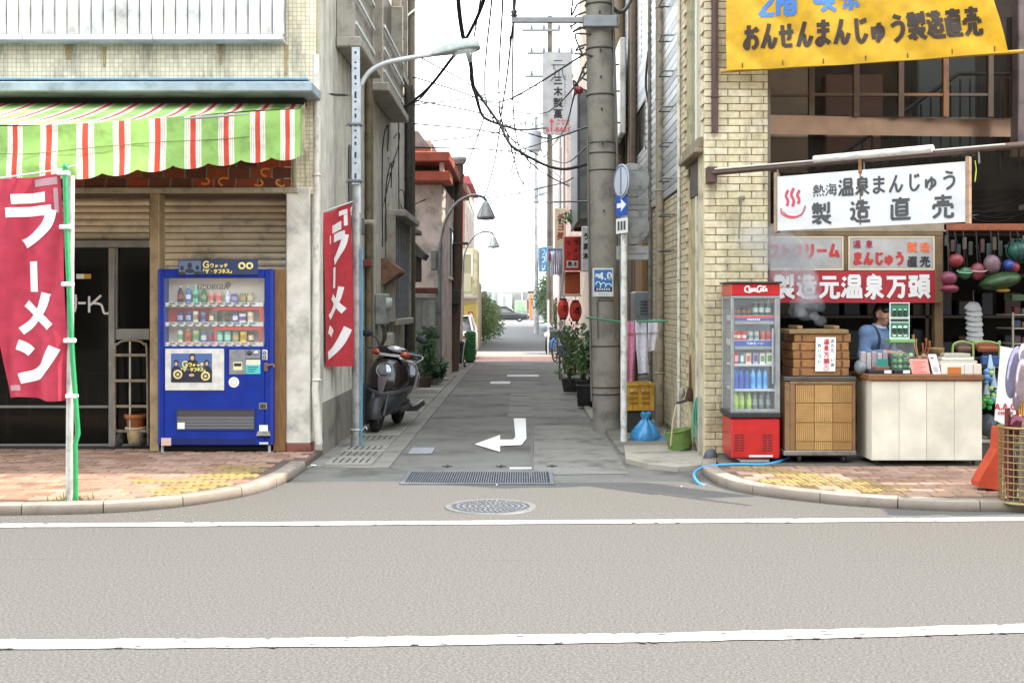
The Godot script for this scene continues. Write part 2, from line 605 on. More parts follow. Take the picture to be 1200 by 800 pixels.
# joined tapered capsules meshed as one skin (surface nets): bones are [a, b, ra, rb]
func skin(bones: Array, cell: float, k: float) -> M:
	var lo := Vector3.INF
	var hi := -Vector3.INF
	for b in bones:
		var r := maxf(b[2], b[3]) + 3 * cell
		lo = lo.min(b[0] - Vector3.ONE * r).min(b[1] - Vector3.ONE * r)
		hi = hi.max(b[0] + Vector3.ONE * r).max(b[1] + Vector3.ONE * r)
	var nx := int((hi.x - lo.x) / cell) + 2
	var ny := int((hi.y - lo.y) / cell) + 2
	var nz := int((hi.z - lo.z) / cell) + 2
	var f := PackedFloat32Array()
	f.resize(nx * ny * nz)
	f.fill(1.0)
	for b in bones:
		var r := maxf(b[2], b[3]) + k + 2 * cell
		var p0: Vector3 = ((b[0].min(b[1]) - Vector3.ONE * r - lo) / cell).floor()
		var p1: Vector3 = ((b[0].max(b[1]) + Vector3.ONE * r - lo) / cell).ceil()
		var ab: Vector3 = b[1] - b[0]
		var l2 := maxf(ab.length_squared(), 1e-9)
		for z in range(maxi(0, int(p0.z)), mini(nz, int(p1.z) + 1)):
			for y in range(maxi(0, int(p0.y)), mini(ny, int(p1.y) + 1)):
				for x in range(maxi(0, int(p0.x)), mini(nx, int(p1.x) + 1)):
					var q: Vector3 = lo + Vector3(x, y, z) * cell - b[0]
					var t := clampf(q.dot(ab) / l2, 0.0, 1.0)
					var d := (q - ab * t).length() - lerpf(b[2], b[3], t)
					var i := (z * ny + y) * nx + x
					var h := maxf(k - absf(f[i] - d), 0.0) / k
					f[i] = minf(f[i], d) - h * h * k * 0.25
	var m := M.new()
	var ids := {}
	var corner := [0, 1, nx, nx + 1, nx * ny, nx * ny + 1, nx * ny + nx, nx * ny + nx + 1]
	for z in nz - 1:
		for y in ny - 1:
			var row := (z * ny + y) * nx
			for x in nx - 1:
				var i := row + x
				var inside := 0
				for c in corner:
					if f[i + c] < 0: inside += 1
				if inside == 0 or inside == 8: continue
				var s := Vector3.ZERO
				var cnt := 0
				for e in [[0, 1], [2, 3], [4, 5], [6, 7], [0, 2], [1, 3], [4, 6], [5, 7], [0, 4], [1, 5], [2, 6], [3, 7]]:
					var fa := f[i + corner[e[0]]]
					var fb := f[i + corner[e[1]]]
					if (fa < 0) != (fb < 0):
						var t := fa / (fa - fb)
						var pa := Vector3(e[0] & 1, (e[0] >> 1) & 1, e[0] >> 2)
						var pb_ := Vector3(e[1] & 1, (e[1] >> 1) & 1, e[1] >> 2)
						s += pa.lerp(pb_, t)
						cnt += 1
				ids[i] = m.v.size()
				m.v.append(lo + (Vector3(x, y, z) + s / cnt) * cell)
				var g := Vector3(f[i + 1] - f[i] + f[i + corner[7]] - f[i + corner[6]], f[i + nx] - f[i] + f[i + corner[7]] - f[i + corner[5]], f[i + nx * ny] - f[i] + f[i + corner[7]] - f[i + corner[3]])
				m.n.append(g.normalized() if g.length() > 1e-9 else Vector3.UP)
				m.u.append(Vector2.ZERO)
	var st := [1, nx, nx * ny]
	for i in ids:
		for a in 3:
			var b1: int = st[(a + 1) % 3]
			var b2: int = st[(a + 2) % 3]
			var va := f[i]
			var vb := f[i + st[a]]
			if (va < 0) == (vb < 0): continue
			if not (ids.has(i - b1) and ids.has(i - b2) and ids.has(i - b1 - b2)): continue
			var q := [ids[i], ids[i - b1], ids[i - b1 - b2], ids[i - b2]]
			if va >= 0: q.reverse()
			m.ix.append_array(PackedInt32Array([q[0], q[1], q[2], q[0], q[2], q[3]]))
	# make the winding agree with the normals
	for t in m.ix.size() / 3:
		var a := m.v[m.ix[t * 3]]
		var nrm := (m.v[m.ix[t * 3 + 1]] - a).cross(m.v[m.ix[t * 3 + 2]] - a)
		if nrm.dot(m.n[m.ix[t * 3]]) > 0:
			var s := m.ix[t * 3 + 1]
			m.ix[t * 3 + 1] = m.ix[t * 3 + 2]
			m.ix[t * 3 + 2] = s
	return m

# many small bent leaves through an ellipsoid
func leaves(m: M, c: Vector3, r: Vector3, count: int, size: float, droop := 0.3) -> M:
	for i in count:
		var d := Vector3(rng.randfn(), rng.randfn(), rng.randfn()).normalized() * pow(rng.randf(), 0.45)
		var p := c + d * r
		var a := (d + Vector3(rng.randfn(), rng.randfn() - droop, rng.randfn()) * 0.7).normalized()
		var b := a.cross(Vector3(rng.randfn(), rng.randfn(), rng.randfn())).normalized()
		var s := size * rng.randf_range(0.6, 1.3)
		var nn := a.cross(b) * s * 0.15
		m.tri(p, p + a * s * 0.5 + b * s * 0.28 + nn, p + a * s)
		m.tri(p, p + a * s, p + a * s * 0.5 - b * s * 0.28 + nn)
	return m

func arc(a: Vector3, b: Vector3, sag: float, n := 14) -> Array:
	var out := []
	for i in n + 1:
		var t := float(i) / n
		out.append(a.lerp(b, t) - Vector3(0, sag * 4 * t * (1 - t), 0))
	return out

func curve3(pts: Array, n := 6) -> Array:
	var out := []
	for i in pts.size() - 1:
		for k in n:
			out.append(pts[i].cubic_interpolate(pts[i + 1], pts[maxi(i - 1, 0)], pts[mini(i + 2, pts.size() - 1)], float(k) / n))
	out.append(pts[-1])
	return out

# short names for what is written most often
func V(x: float, y: float, z: float) -> Vector3: return Vector3(x, y, z)
func U(x: float, y: float) -> Vector2: return Vector2(x, y)

var fogs := []

func _ready() -> void:
	rng.seed = 7
	# camera: a 42 mm lens with its horizon a little above the middle
	var cam := Camera3D.new()
	cam.name = "camera"
	cam.projection = Camera3D.PROJECTION_FRUSTUM
	cam.near = 0.1
	cam.far = 900.0
	cam.size = 800.0 / FPX * 0.1
	cam.frustum_offset = U(-12.0, -42.0) / FPX * 0.1
	cam.position = V(0, EYE, 0)
	add_child(cam)
	cam.current = true
	# sky, exposure and sun
	var sky := ProceduralSkyMaterial.new()
	sky.sky_top_color = Color("dde6f0")
	sky.sky_horizon_color = Color("f4f6f8")
	sky.sky_curve = 0.2
	sky.sky_energy_multiplier = 1.38
	sky.ground_bottom_color = Color("8a8880")
	sky.ground_horizon_color = Color("c8c8c4")
	sky.sun_angle_max = 8.0
	var env := Environment.new()
	env.background_mode = Environment.BG_SKY
	env.sky = Sky.new()
	env.sky.sky_material = sky
	env.tonemap_mode = Environment.TONE_MAPPER_LINEAR
	env.tonemap_exposure = 2.62
	env.sdfgi_enabled = true
	env.ssao_enabled = true
	env.ssil_enabled = true
	env.volumetric_fog_enabled = true
	env.volumetric_fog_density = 0.0
	var we := WorldEnvironment.new()
	we.name = "world"
	we.environment = env
	add_child(we)
	var sun := DirectionalLight3D.new()
	sun.name = "sun"
	sun.light_energy = 1.15
	sun.light_color = Color(1.0, 0.95, 0.88)
	sun.light_angular_distance = 0.6
	sun.shadow_enabled = true
	var el := deg_to_rad(50.0)
	var az := deg_to_rad(-8.1)
	add_child(sun)
	sun.look_at_from_position(V(cos(el) * cos(az), sin(el), cos(el) * sin(az)), Vector3.ZERO, Vector3.UP)
	ground()
	left_building()
	right_building()
	opposite_side()
	alley_left()
	alley_right()
	far_end()
	awning()
	vending_machine()
	left_things()
	scooter()
	poles()
	signs()
	stall()
	shop_goods()
	alley_things()
	wires()

func flat(m: M, pts: Array, h: float) -> M:
	var poly := PackedVector2Array()
	for p in pts:
		poly.append(U(p[0], p[1]))
	return m.prism(poly, V(0, h, 0), Vector3.RIGHT, Vector3.FORWARD, 0.0)

func slab(m: M, pts: Array, h: float, d: float) -> M:
	var poly := PackedVector2Array()
	for p in pts:
		poly.append(U(p[0], p[1]))
	return m.prism(poly, V(0, h, 0), Vector3.RIGHT, Vector3.FORWARD, d)

const LK := [[-16.0, 8.62], [-12.0, 8.66], [-8.4, 8.71], [-6.0, 8.76], [-4.8, 8.79], [-3.9, 8.82], [-3.2, 8.9], [-2.75, 9.1], [-2.44, 9.43], [-2.2, 9.86], [-2.08, 10.48], [-2.06, 11.3]]
const RK := [[1.74, 11.5], [1.66, 11.0], [1.68, 10.48], [1.8, 10.0], [2.05, 9.66], [2.56, 9.26], [3.2, 9.02], [3.9, 9.0], [4.8, 9.02], [6.2, 9.06], [8.6, 9.13], [12.0, 9.2], [16.0, 9.3]]
const SIDE_H := 0.075

func centre_line(X: float) -> float:
	return 5.535 + 0.056 * X + 0.01 * minf(X * X, 16.0)

func painted(m: M, f: Callable, half: float, x0: float, x1: float, h: float, wear: float) -> M:
	var n := 260
	var rows := []
	for i in n + 1:
		var X := lerpf(x0, x1, float(i) / n)
		var D: float = f.call(X)
		rows.append(PackedVector3Array([V(X, h, -(D - half + rng.randf() * wear)), V(X, h, -(D + half - rng.randf() * wear * 1.4))]))
	return m.sheet(rows, false)

func ground() -> void:
	var base := M.new()
	base.grid(24, 24, func(a, b): return V((a - 0.5) * 1400, -0.06, (b - 0.5) * 1400))
	struct("ground", base, mt("7d7a72", 0.95, "blotch", 0.1))
	var asphalt := mt("827e79", 0.92, "speck", 0.7, {"over": ["speck", 0.31], "bump": 0.08, "spec": 0.3})
	var road := struct("road", M.new().grid(30, 12, func(a, b): return V(lerpf(-45, 45, a), 0, lerpf(22, -10.46, b)), true), asphalt)
	var white := mt("e4e2da", 0.75, "speck", 3.0, {"over": ["blotch", 1.4]})
	var m := M.new()
	painted(m, func(X): return 8.53 + 0.035 * X, 0.075, -16, 16, 0.005, 0.006)
	part(road, "edge_line", m, white)
	m = M.new()
	painted(m, centre_line, 0.085, -14, 14, 0.005, 0.016)
	part(road, "centre_line", m, white)
	# where traffic has rubbed the paint away
	m = M.new()
	for i in 420:
		var X := rng.randf_range(-6.5, 6.5)
		var near := i % 3 > 0
		var D := (centre_line(X) if near else 8.53 + 0.035 * X) + (0.09 if near else 0.078) * (1.0 if rng.randf() < 0.5 else -1.0) * sqrt(rng.randf())
		var s := rng.randf_range(0.004, 0.02)
		m.quad(V(X - s, 0.0065, -D + s * 0.5), V(X + s * 0.8, 0.0065, -D + s * 0.7), V(X + s * 1.2, 0.0065, -D - s * 0.4), V(X - s * 0.7, 0.0065, -D - s * 0.6))
	part(road, "worn_paint", m, asphalt, "", true)
	# mended strips and cracks in the road
	var tar := mt("6a665f", 0.9, "fine", 2.0)
	m = M.new()
	for c in [[-30.0, 4.05, 30.0, 4.6], [-30.0, 7.35, 30.0, 7.2]]:
		var rows := []
		for i in 140:
			var t := i / 139.0
			var D := lerpf(c[1], c[3], t) + sin(i * 0.9) * 0.012 + rng.randf() * 0.02
			var w := 0.0015 + 0.003 * rng.randf()
			var X := lerpf(c[0], c[2], t) * 0.3
			rows.append(PackedVector3Array([V(X, 0.004, -D), V(X, 0.004, -D - w)]))
		m.sheet(rows)
	part(road, "crack", m, tar, "", true)
	# loose grit swept against the kerbs
	m = M.new()
	for i in 260:
		var X := rng.randf_range(-4.4, 4.6)
		var D := 8.62 + rng.randf() * rng.randf() * 1.3 if absf(X) < 1.6 else rng.randf_range(8.62, 8.82)
		var s := rng.randf_range(0.003, 0.009)
		m.box(V(X, s * 0.4, -D), V(s * 1.4, s, s), s * 0.3, Basis(Vector3.UP, rng.randf() * 3))
	part(road, "grit", m, mt("847e74", 0.9), "", true)

	# the alley
	var alley_mat := mt("878580", 0.92, "speck", 0.45, {"over": ["grime", 0.25], "bump": 0.4, "spec": 0.3})
	var alley := struct("alley_road", M.new().grid(8, 60, func(a, b): return V(lerpf(-2.05, 1.9, a), 0.0, lerpf(-10.46, -33.0, b)), true), alley_mat)
	m = M.new()
	flat(m, [[0.1, 10.9], [0.98, 11.0], [1.0, 15.6], [0.16, 15.4]], 0.004)
	flat(m, [[-0.2, 16.6], [0.95, 16.6], [0.95, 21.0], [-0.2, 21.0]], 0.004)
	part(alley, "patch", m, mt("999690", 0.95, "speck", 0.5, {"over": ["grime", 0.5], "bump": 0.4, "spec": 0.25}))
	m = M.new()
	for c in [[-1.2, 15.6, 1.0, 15.7], [-1.2, 18.9, 1.0, 19.0], [0.08, 10.8, 0.14, 16.0], [-1.2, 23.0, 1.0, 23.1], [-1.2, 13.9, 0.1, 13.9]]:
		var a := V(c[0], 0.007, -c[1])
		var b := V(c[2], 0.007, -c[3])
		var e := (b - a).cross(Vector3.UP).normalized() * 0.012
		m.quad(a - e, a + e, b + e, b - e)
	part(alley, "seam", m, tar)
	var arrow := M.new()
	var outline := PackedVector2Array()
	for q in [[556, 521.5], [586, 510.5], [586, 516], [601, 516], [604, 513], [602, 491], [616, 491], [617, 515], [611, 522.5], [586, 523.5], [586, 530.5]]:
		var g := Gd(q[0], q[1])
		outline.append(U(g.x, -g.z))
	arrow.prism(outline, V(0, 0.012, 0), Vector3.RIGHT, Vector3.FORWARD, 0.0)
	part(alley, "arrow_marking", arrow, mt("f0eee8", 0.8, "fine", 1.5))
	m = M.new()
	for q in [[574, 447.3, 598, 450.2], [594, 439.5, 631, 441.5], [597, 548.4, 623, 550.2]]:
		var a := Gd(q[0], q[3])
		var b := Gd(q[2], q[1])
		m.bx(V(a.x, 0.002, a.z), V(b.x, 0.011, b.z))
	part(alley, "lane_mark", m, white)
	for q in [[524, 547], [587, 547], [647, 547]]:
		var g := Gd(q[0], q[1])
		m = M.new()
		m.box(g + V(0, 0.009, 0), V(0.1, 0.004, 0.022)).box(g + V(0, 0.0125, 0), V(0.02, 0.004, 0.13))
		part(alley, "cross_mark", m, mt("2a2928", 0.9))
	# brick paved crossing and the road beyond it
	struct("crossing_pavement", M.new().grid(30, 6, func(a, b): return V(lerpf(-22, 30, a), 0.003, lerpf(-33.0, -37.2, b)), true), image_mat(brick_image(Color("9a7266"), Color("b0a49c"), 6, 12), 0.9, {"tri": V(0.8, 0.8, 0.8)}))
	struct("far_road", M.new().grid(20, 20, func(a, b): return V(lerpf(-2.6, 2.6, a) - (a - 0.5) * 0.0, 0.0, lerpf(-37.2, -104.0, b)), true), mt("565452", 0.92, "blotch", 0.3))
	m = M.new()
	flat(m, [[-22, 37.2], [30, 37.2], [30, 40.4], [-22, 40.4]], 0.006)
	struct("cross_street", m, mt("8a8782", 0.9, "blotch", 0.5))
	struct("shore_road", M.new().grid(20, 4, func(a, b): return V(lerpf(-160, 160, a), 0.0, lerpf(-104.0, -122.0, b)), true), mt("8a8986", 0.9, "blotch", 0.2))

	# pavements
	pavement("left_pavement", LK, [[-2.06, 12.15], [-2.06, 14.0], [-16.0, 14.0]], true)
	pavement("right_pavement", RK, [[16.0, 11.15], [1.78, 11.15]], false)
	# concrete strips along the alley walls
	var conc := mt("86837b", 0.92, "grime", 0.55, {"over": ["fine", 1.5], "bump": 0.3})
	var strip := struct("gutter_strip", M.new().bx(V(-2.06, -0.05, -11.35), V(-1.27, 0.012, -33.0)), conc)
	for i in 30:
		var z := 11.5 + i * 0.505
		m = M.new()
		var tilt := Basis(Vector3.RIGHT, rng.randf_range(-0.006, 0.006))
		m.box(V(-1.68, 0.016, -z - 0.25), V(0.46, 0.03, 0.49), 0.008, tilt)
		var lid := part(strip, "drain_lid", m, mt(["85827a", "7b7870", "8e8a81"][i % 3], 0.95, "grime", 0.8))
		m = M.new()
		for k in 6:
			m.box(V(-1.84 + k * 0.065, 0.0315, -z - 0.25), V(0.014, 0.003, 0.34))
		if i < 3 or i % 7 == 4: part(lid, "slot", m, mt("24231f", 1.0))
	var strip2 := struct("kerb_strip", M.new().bx(V(1.02, -0.05, -12.4), V(1.9, 0.035, -33.0), 0.01), mt("7f7c73", 0.95, "grime", 0.6, {"over": ["fine", 1.2]}))
	for i in 12:
		m = M.new()
		m.box(V(0.97, 0.015, -16.0 - i * 1.4 - 0.7), V(0.1, 0.07, 1.38), 0.015)
		part(strip2, "kerb_stone", m, mt(["8d897f", "7e7a71"][i % 2], 0.95, "grime", 0.9))
	m = M.new()
	slab(m, [[1.02, 11.75], [1.2, 11.35], [1.45, 11.15], [1.72, 11.3], [1.8, 11.9], [1.8, 12.9], [1.1, 12.9]], 0.045, 0.06)
	struct("concrete_apron", m, mt("a8a296", 0.95, "grime", 0.5, {"over": ["fine", 1.3], "bump": 0.3}))

	# iron drain grate across the alley's mouth
	var gr := thing("drain_grate", "long iron drain grate set across the mouth of the alley", "grate", V(-0.39, 0, -10.72))
	var iron := mt("66696d", 0.6, "blotch", 2.0, {"metal": 0.4})
	m = M.new()
	m.bx(V(-1.06, -0.02, -10.33), V(0.28, 0.014, -10.37), 0.004).bx(V(-1.06, -0.02, -11.07), V(0.28, 0.014, -11.11), 0.004)
	m.bx(V(-1.06, -0.02, -10.371), V(-1.02, 0.014, -11.069), 0.004).bx(V(0.24, -0.02, -10.371), V(0.28, 0.014, -11.069), 0.004)
	part(gr, "frame", m, iron)
	part(gr, "pit", M.new().bx(V(-1.019, 0.001, -10.372), V(0.239, 0.004, -11.068)), mt("2e2d2a", 1.0))
	m = M.new()
	for i in 58:
		var X := -1.005 + i * 0.0213
		m.bx(V(X, 0.004, -10.375), V(X + 0.009, 0.013, -11.065))
	part(gr, "bars", m, iron, "", true)
	m = M.new()
	for k in 4:
		m.bx(V(-1.018, 0.004, -10.5 - k * 0.145), V(0.238, 0.0118, -10.508 - k * 0.145))
	part(gr, "cross_bar", m, iron)
	# manhole
	var mh := thing("manhole_cover", "round patterned iron manhole cover in the road before the white line", "manhole cover", V(-0.243, 0, -9.19))
	part(mh, "ring", M.new().lathe([U(0.3, 0.0), U(0.3, 0.008), U(0.3, 0.008), U(0.35, 0.008), U(0.35, 0.008), U(0.355, 0.0)], V(-0.243, 0, -9.19), 40), mt("6f706f", 0.6, "grime", 3.0, {"metal": 0.4}))
	part(mh, "cover", M.new().lathe([U(0.0, 0.006), U(0.293, 0.006), U(0.293, 0.006), U(0.293, 0.0)], V(-0.243, 0, -9.19), 40), mt("4c4f53", 0.7, "grime", 3.0, {"metal": 0.3}))
	m = M.new()
	for r in 6:
		for k in 6 + r * 7:
			var a := TAU * k / (6 + r * 7) + r * 0.3
			var R := 0.03 + r * 0.046
			m.box(V(-0.243 + cos(a) * R, 0.0085, -9.19 + sin(a) * R), V(0.03, 0.006, 0.017), 0.003, Basis(Vector3.UP, -a + (0.6 if k % 2 else -0.6)))
	part(mh, "pattern", m, mt("6a6e74", 0.6, "blotch", 3.0, {"metal": 0.3}), "", true)
	m = M.new()
	var g0 := Gd(478, 532)
	m.bx(V(g0.x, 0.0, g0.z), V(g0.x + 0.25, 0.012, g0.z - 0.5), 0.003)
	solo("valve_cover", m, mt("8b8e92", 0.55, "blotch", 2.0, {"metal": 0.3}), "small grey rectangular lid in the alley floor beside the gutter strip", "cover")
	# scraps of paper and cigarette ends
	for q in [[367, 546, 0.05], [799, 571, 0.02], [582, 569, 0.015], [336, 541, 0.02], [735, 486, 0.03]]:
		m = M.new()
		var g := Gd(q[0], q[1], 0.02)
		m.box(g + V(0, 0.008, 0), V(q[2], 0.008, q[2] * 0.7), 0.003, Basis(Vector3.UP, q[0]))
		solo("litter_scrap", m, mt("d9d6cf", 0.9), {367: "white scrap of litter at the tip of the left pavement", 799: "white crumb of litter on the road left of the right kerb", 582: "tiny white crumb on the road just beyond the grate", 336: "pale scrap lying on the left pavement near its corner", 735: "pale scrap on the alley floor near the big pole"}[q[0]], "litter")

func brick_image(a: Color, grout: Color, w: int, h: int) -> Image:
	var im := Image.create(128, 128, false, Image.FORMAT_RGB8)
	im.fill(grout)
	var r := RandomNumberGenerator.new()
	r.seed = 5
	for y in 16:
		for x in 9:
			var c := a * r.randf_range(0.85, 1.12)
			c.a = 1
			im.fill_rect(Rect2i(x * 16 - (8 if y % 2 else 0), y * 8, 15, 7), c)
	return im

func tile_image(a: Color, grout: Color) -> Image:
	var im := Image.create(256, 256, false, Image.FORMAT_RGB8)
	im.fill(grout)
	var r := RandomNumberGenerator.new()
	r.seed = 9
	for y in 16:
		for x in 16:
			var c := a * r.randf_range(0.93, 1.05)
			c.a = 1
			im.fill_rect(Rect2i(x * 16 + 1, y * 16 + 1, 14, 14), c)
	return im

func pavement(called: String, kerb: Array, inner: Array, left: bool) -> void:
	var m := M.new()
	var all := kerb + inner
	slab(m, all, SIDE_H - 0.012, 0.12)
	var root := struct(called, m, mt("5f4e45", 0.95, "grime", 0.7))
	# kerb stones follow the curve
	var line := []
	for k in kerb.size():
		line.append(V(kerb[k][0], 0, -kerb[k][1]))
	var pts := curve3(line, 8)
	var run := []
	var acc := 0.0
	var cur := [pts[0]]
	for i in range(1, pts.size()):
		acc += pts[i].distance_to(pts[i - 1])
		cur.append(pts[i])
		if acc > (0.55 if absf(pts[i].x) < 4.4 else 2.0) or i == pts.size() - 1:
			run.append(cur)
			cur = [pts[i]]
			acc = 0.0
	for s in run:
		if s.size() < 2: continue
		var rows := []
		var n: int = s.size()
		for i in n:
			var t: Vector3 = (s[mini(i + 1, n - 1)] - s[maxi(i - 1, 0)]).normalized()
			var inn := Vector3.UP.cross(t)
			if inn.dot(V(-6 if left else 6, 0, -12) - s[i]) < 0: inn = -inn
			var p: Vector3 = s[i]
			if i == 0: p += t * 0.004
			if i == n - 1: p -= t * 0.004
			var h := SIDE_H + 0.004 + (rng.randf() * 0.003)
			rows.append(PackedVector3Array([p - inn * 0.012 + V(0, -0.03, 0), p - inn * 0.004 + V(0, h - 0.012, 0), p + inn * 0.01 + V(0, h, 0), p + inn * 0.13 + V(0, h, 0), p + inn * 0.13 + V(0, -0.03, 0)]))
		m = M.new()
		m.sheet(rows, true)
		m.fan(rows[0], s[0] - s[1])
		m.fan(rows[-1], s[-1] - s[-2])
		part(root, "kerb_stone", m, mt(["9c9083", "92877a", "a3978b"][rng.randi() % 3], 0.9, "grime", 0.8, {"over": ["fine", 1.4], "bump": 0.3}))
	# interlocking bricks, a few tones; the yellow ones are ribbed for the blind
	var inset := PackedVector2Array()
	for q in kerb: inset.append(U(q[0], q[1]))
	for q in inner: inset.append(U(q[0], q[1]))
	var line2 := PackedVector2Array()
	for q in pts: line2.append(U(q.x, -q.z))
	var bw := 0.2
	var bd := 0.17
	var shapes := []
	for k in 3:
		shapes.append(M.new().box(Vector3.ZERO, V(bw - 0.013, 0.04, bd - 0.014), 0.006 + 0.002 * k).mesh())
	var ribbed := M.new().box(Vector3.ZERO, V(bw - 0.013, 0.04, bd - 0.014), 0.006)
	for k in 3:
		ribbed.box(V(-0.06 + k * 0.06, 0.021, 0), V(0.03, 0.007, bd - 0.02), 0.003)
	var ribbed_mesh := ribbed.mesh()
	var reds := []
	for c in ["9f7d69", "a98871", "93715e", "ad8d7b", "a0816f"]:
		reds.append(mt(c, 0.92, "grime", 0.9, {"over": ["fine", 1.6]}))
	var yellows := [mt("967f4c", 0.9, "grime", 0.9), mt("8f7a52", 0.9, "grime", 0.9)]
	var spots := []
	for j in 30:
		var D := 8.7 + j * bd
		for i in 110:
			var X := (-11.0 if left else 1.5) + i * bw + (bw * 0.5 if j % 2 else 0.0)
			var c := U(X, D)
			var ok := true
			for e in [U(-0.1, -0.085), U(0.1, -0.085), U(-0.1, 0.085), U(0.1, 0.085)]:
				if not Geometry2D.is_point_in_polygon(c + e, inset): ok = false
			if not ok: continue
			for k in line2.size() - 1:
				if Geometry2D.get_closest_point_to_segment(c, line2[k], line2[k + 1]).distance_to(c) < 0.24: ok = false
			if ok: spots.append(c)
	spots.sort_custom(func(a, b): return score(a) < score(b))
	var rest := M.new()
	for i in spots.size():
		var c: Vector2 = spots[i]
		var yel := false
		if left:
			yel = absf(c.x + 2.78 - (c.y - 9.3) * 0.15) < 0.23 and c.y > 9.3 and c.y < 10.95 or absf(c.y - 10.1) < 0.12 and c.x > -3.3 and c.x < -2.6
		else:
			yel = absf(c.y - 9.95) < 0.2 and c.x < 3.0 or absf(c.x - 2.2 - (10.85 - c.y) * 0.52) < 0.2 and c.y > 9.4
		var at := V(c.x, SIDE_H - 0.02 + rng.randf_range(-0.002, 0.002), -c.y)
		var turn := Basis.from_euler(V(rng.randf_range(-0.012, 0.012), rng.randf_range(-0.012, 0.012), rng.randf_range(-0.012, 0.012)))
		if i < 300:
			piece(root, "paving_brick", ribbed_mesh if yel else shapes[rng.randi() % 3], yellows[rng.randi() % 2] if yel else reds[rng.randi() % 5], at, turn)
		else:
			rest.box(at, V(bw - 0.009, 0.04, bd - 0.009), 0.006, turn)
	part(root, "paving_bricks", rest, reds[1], "", true)

func score(c: Vector2) -> float:
	var px := 612 + FPX * c.x / c.y
	return c.y + (0.0 if px > -15 and px < 1215 else 50.0)

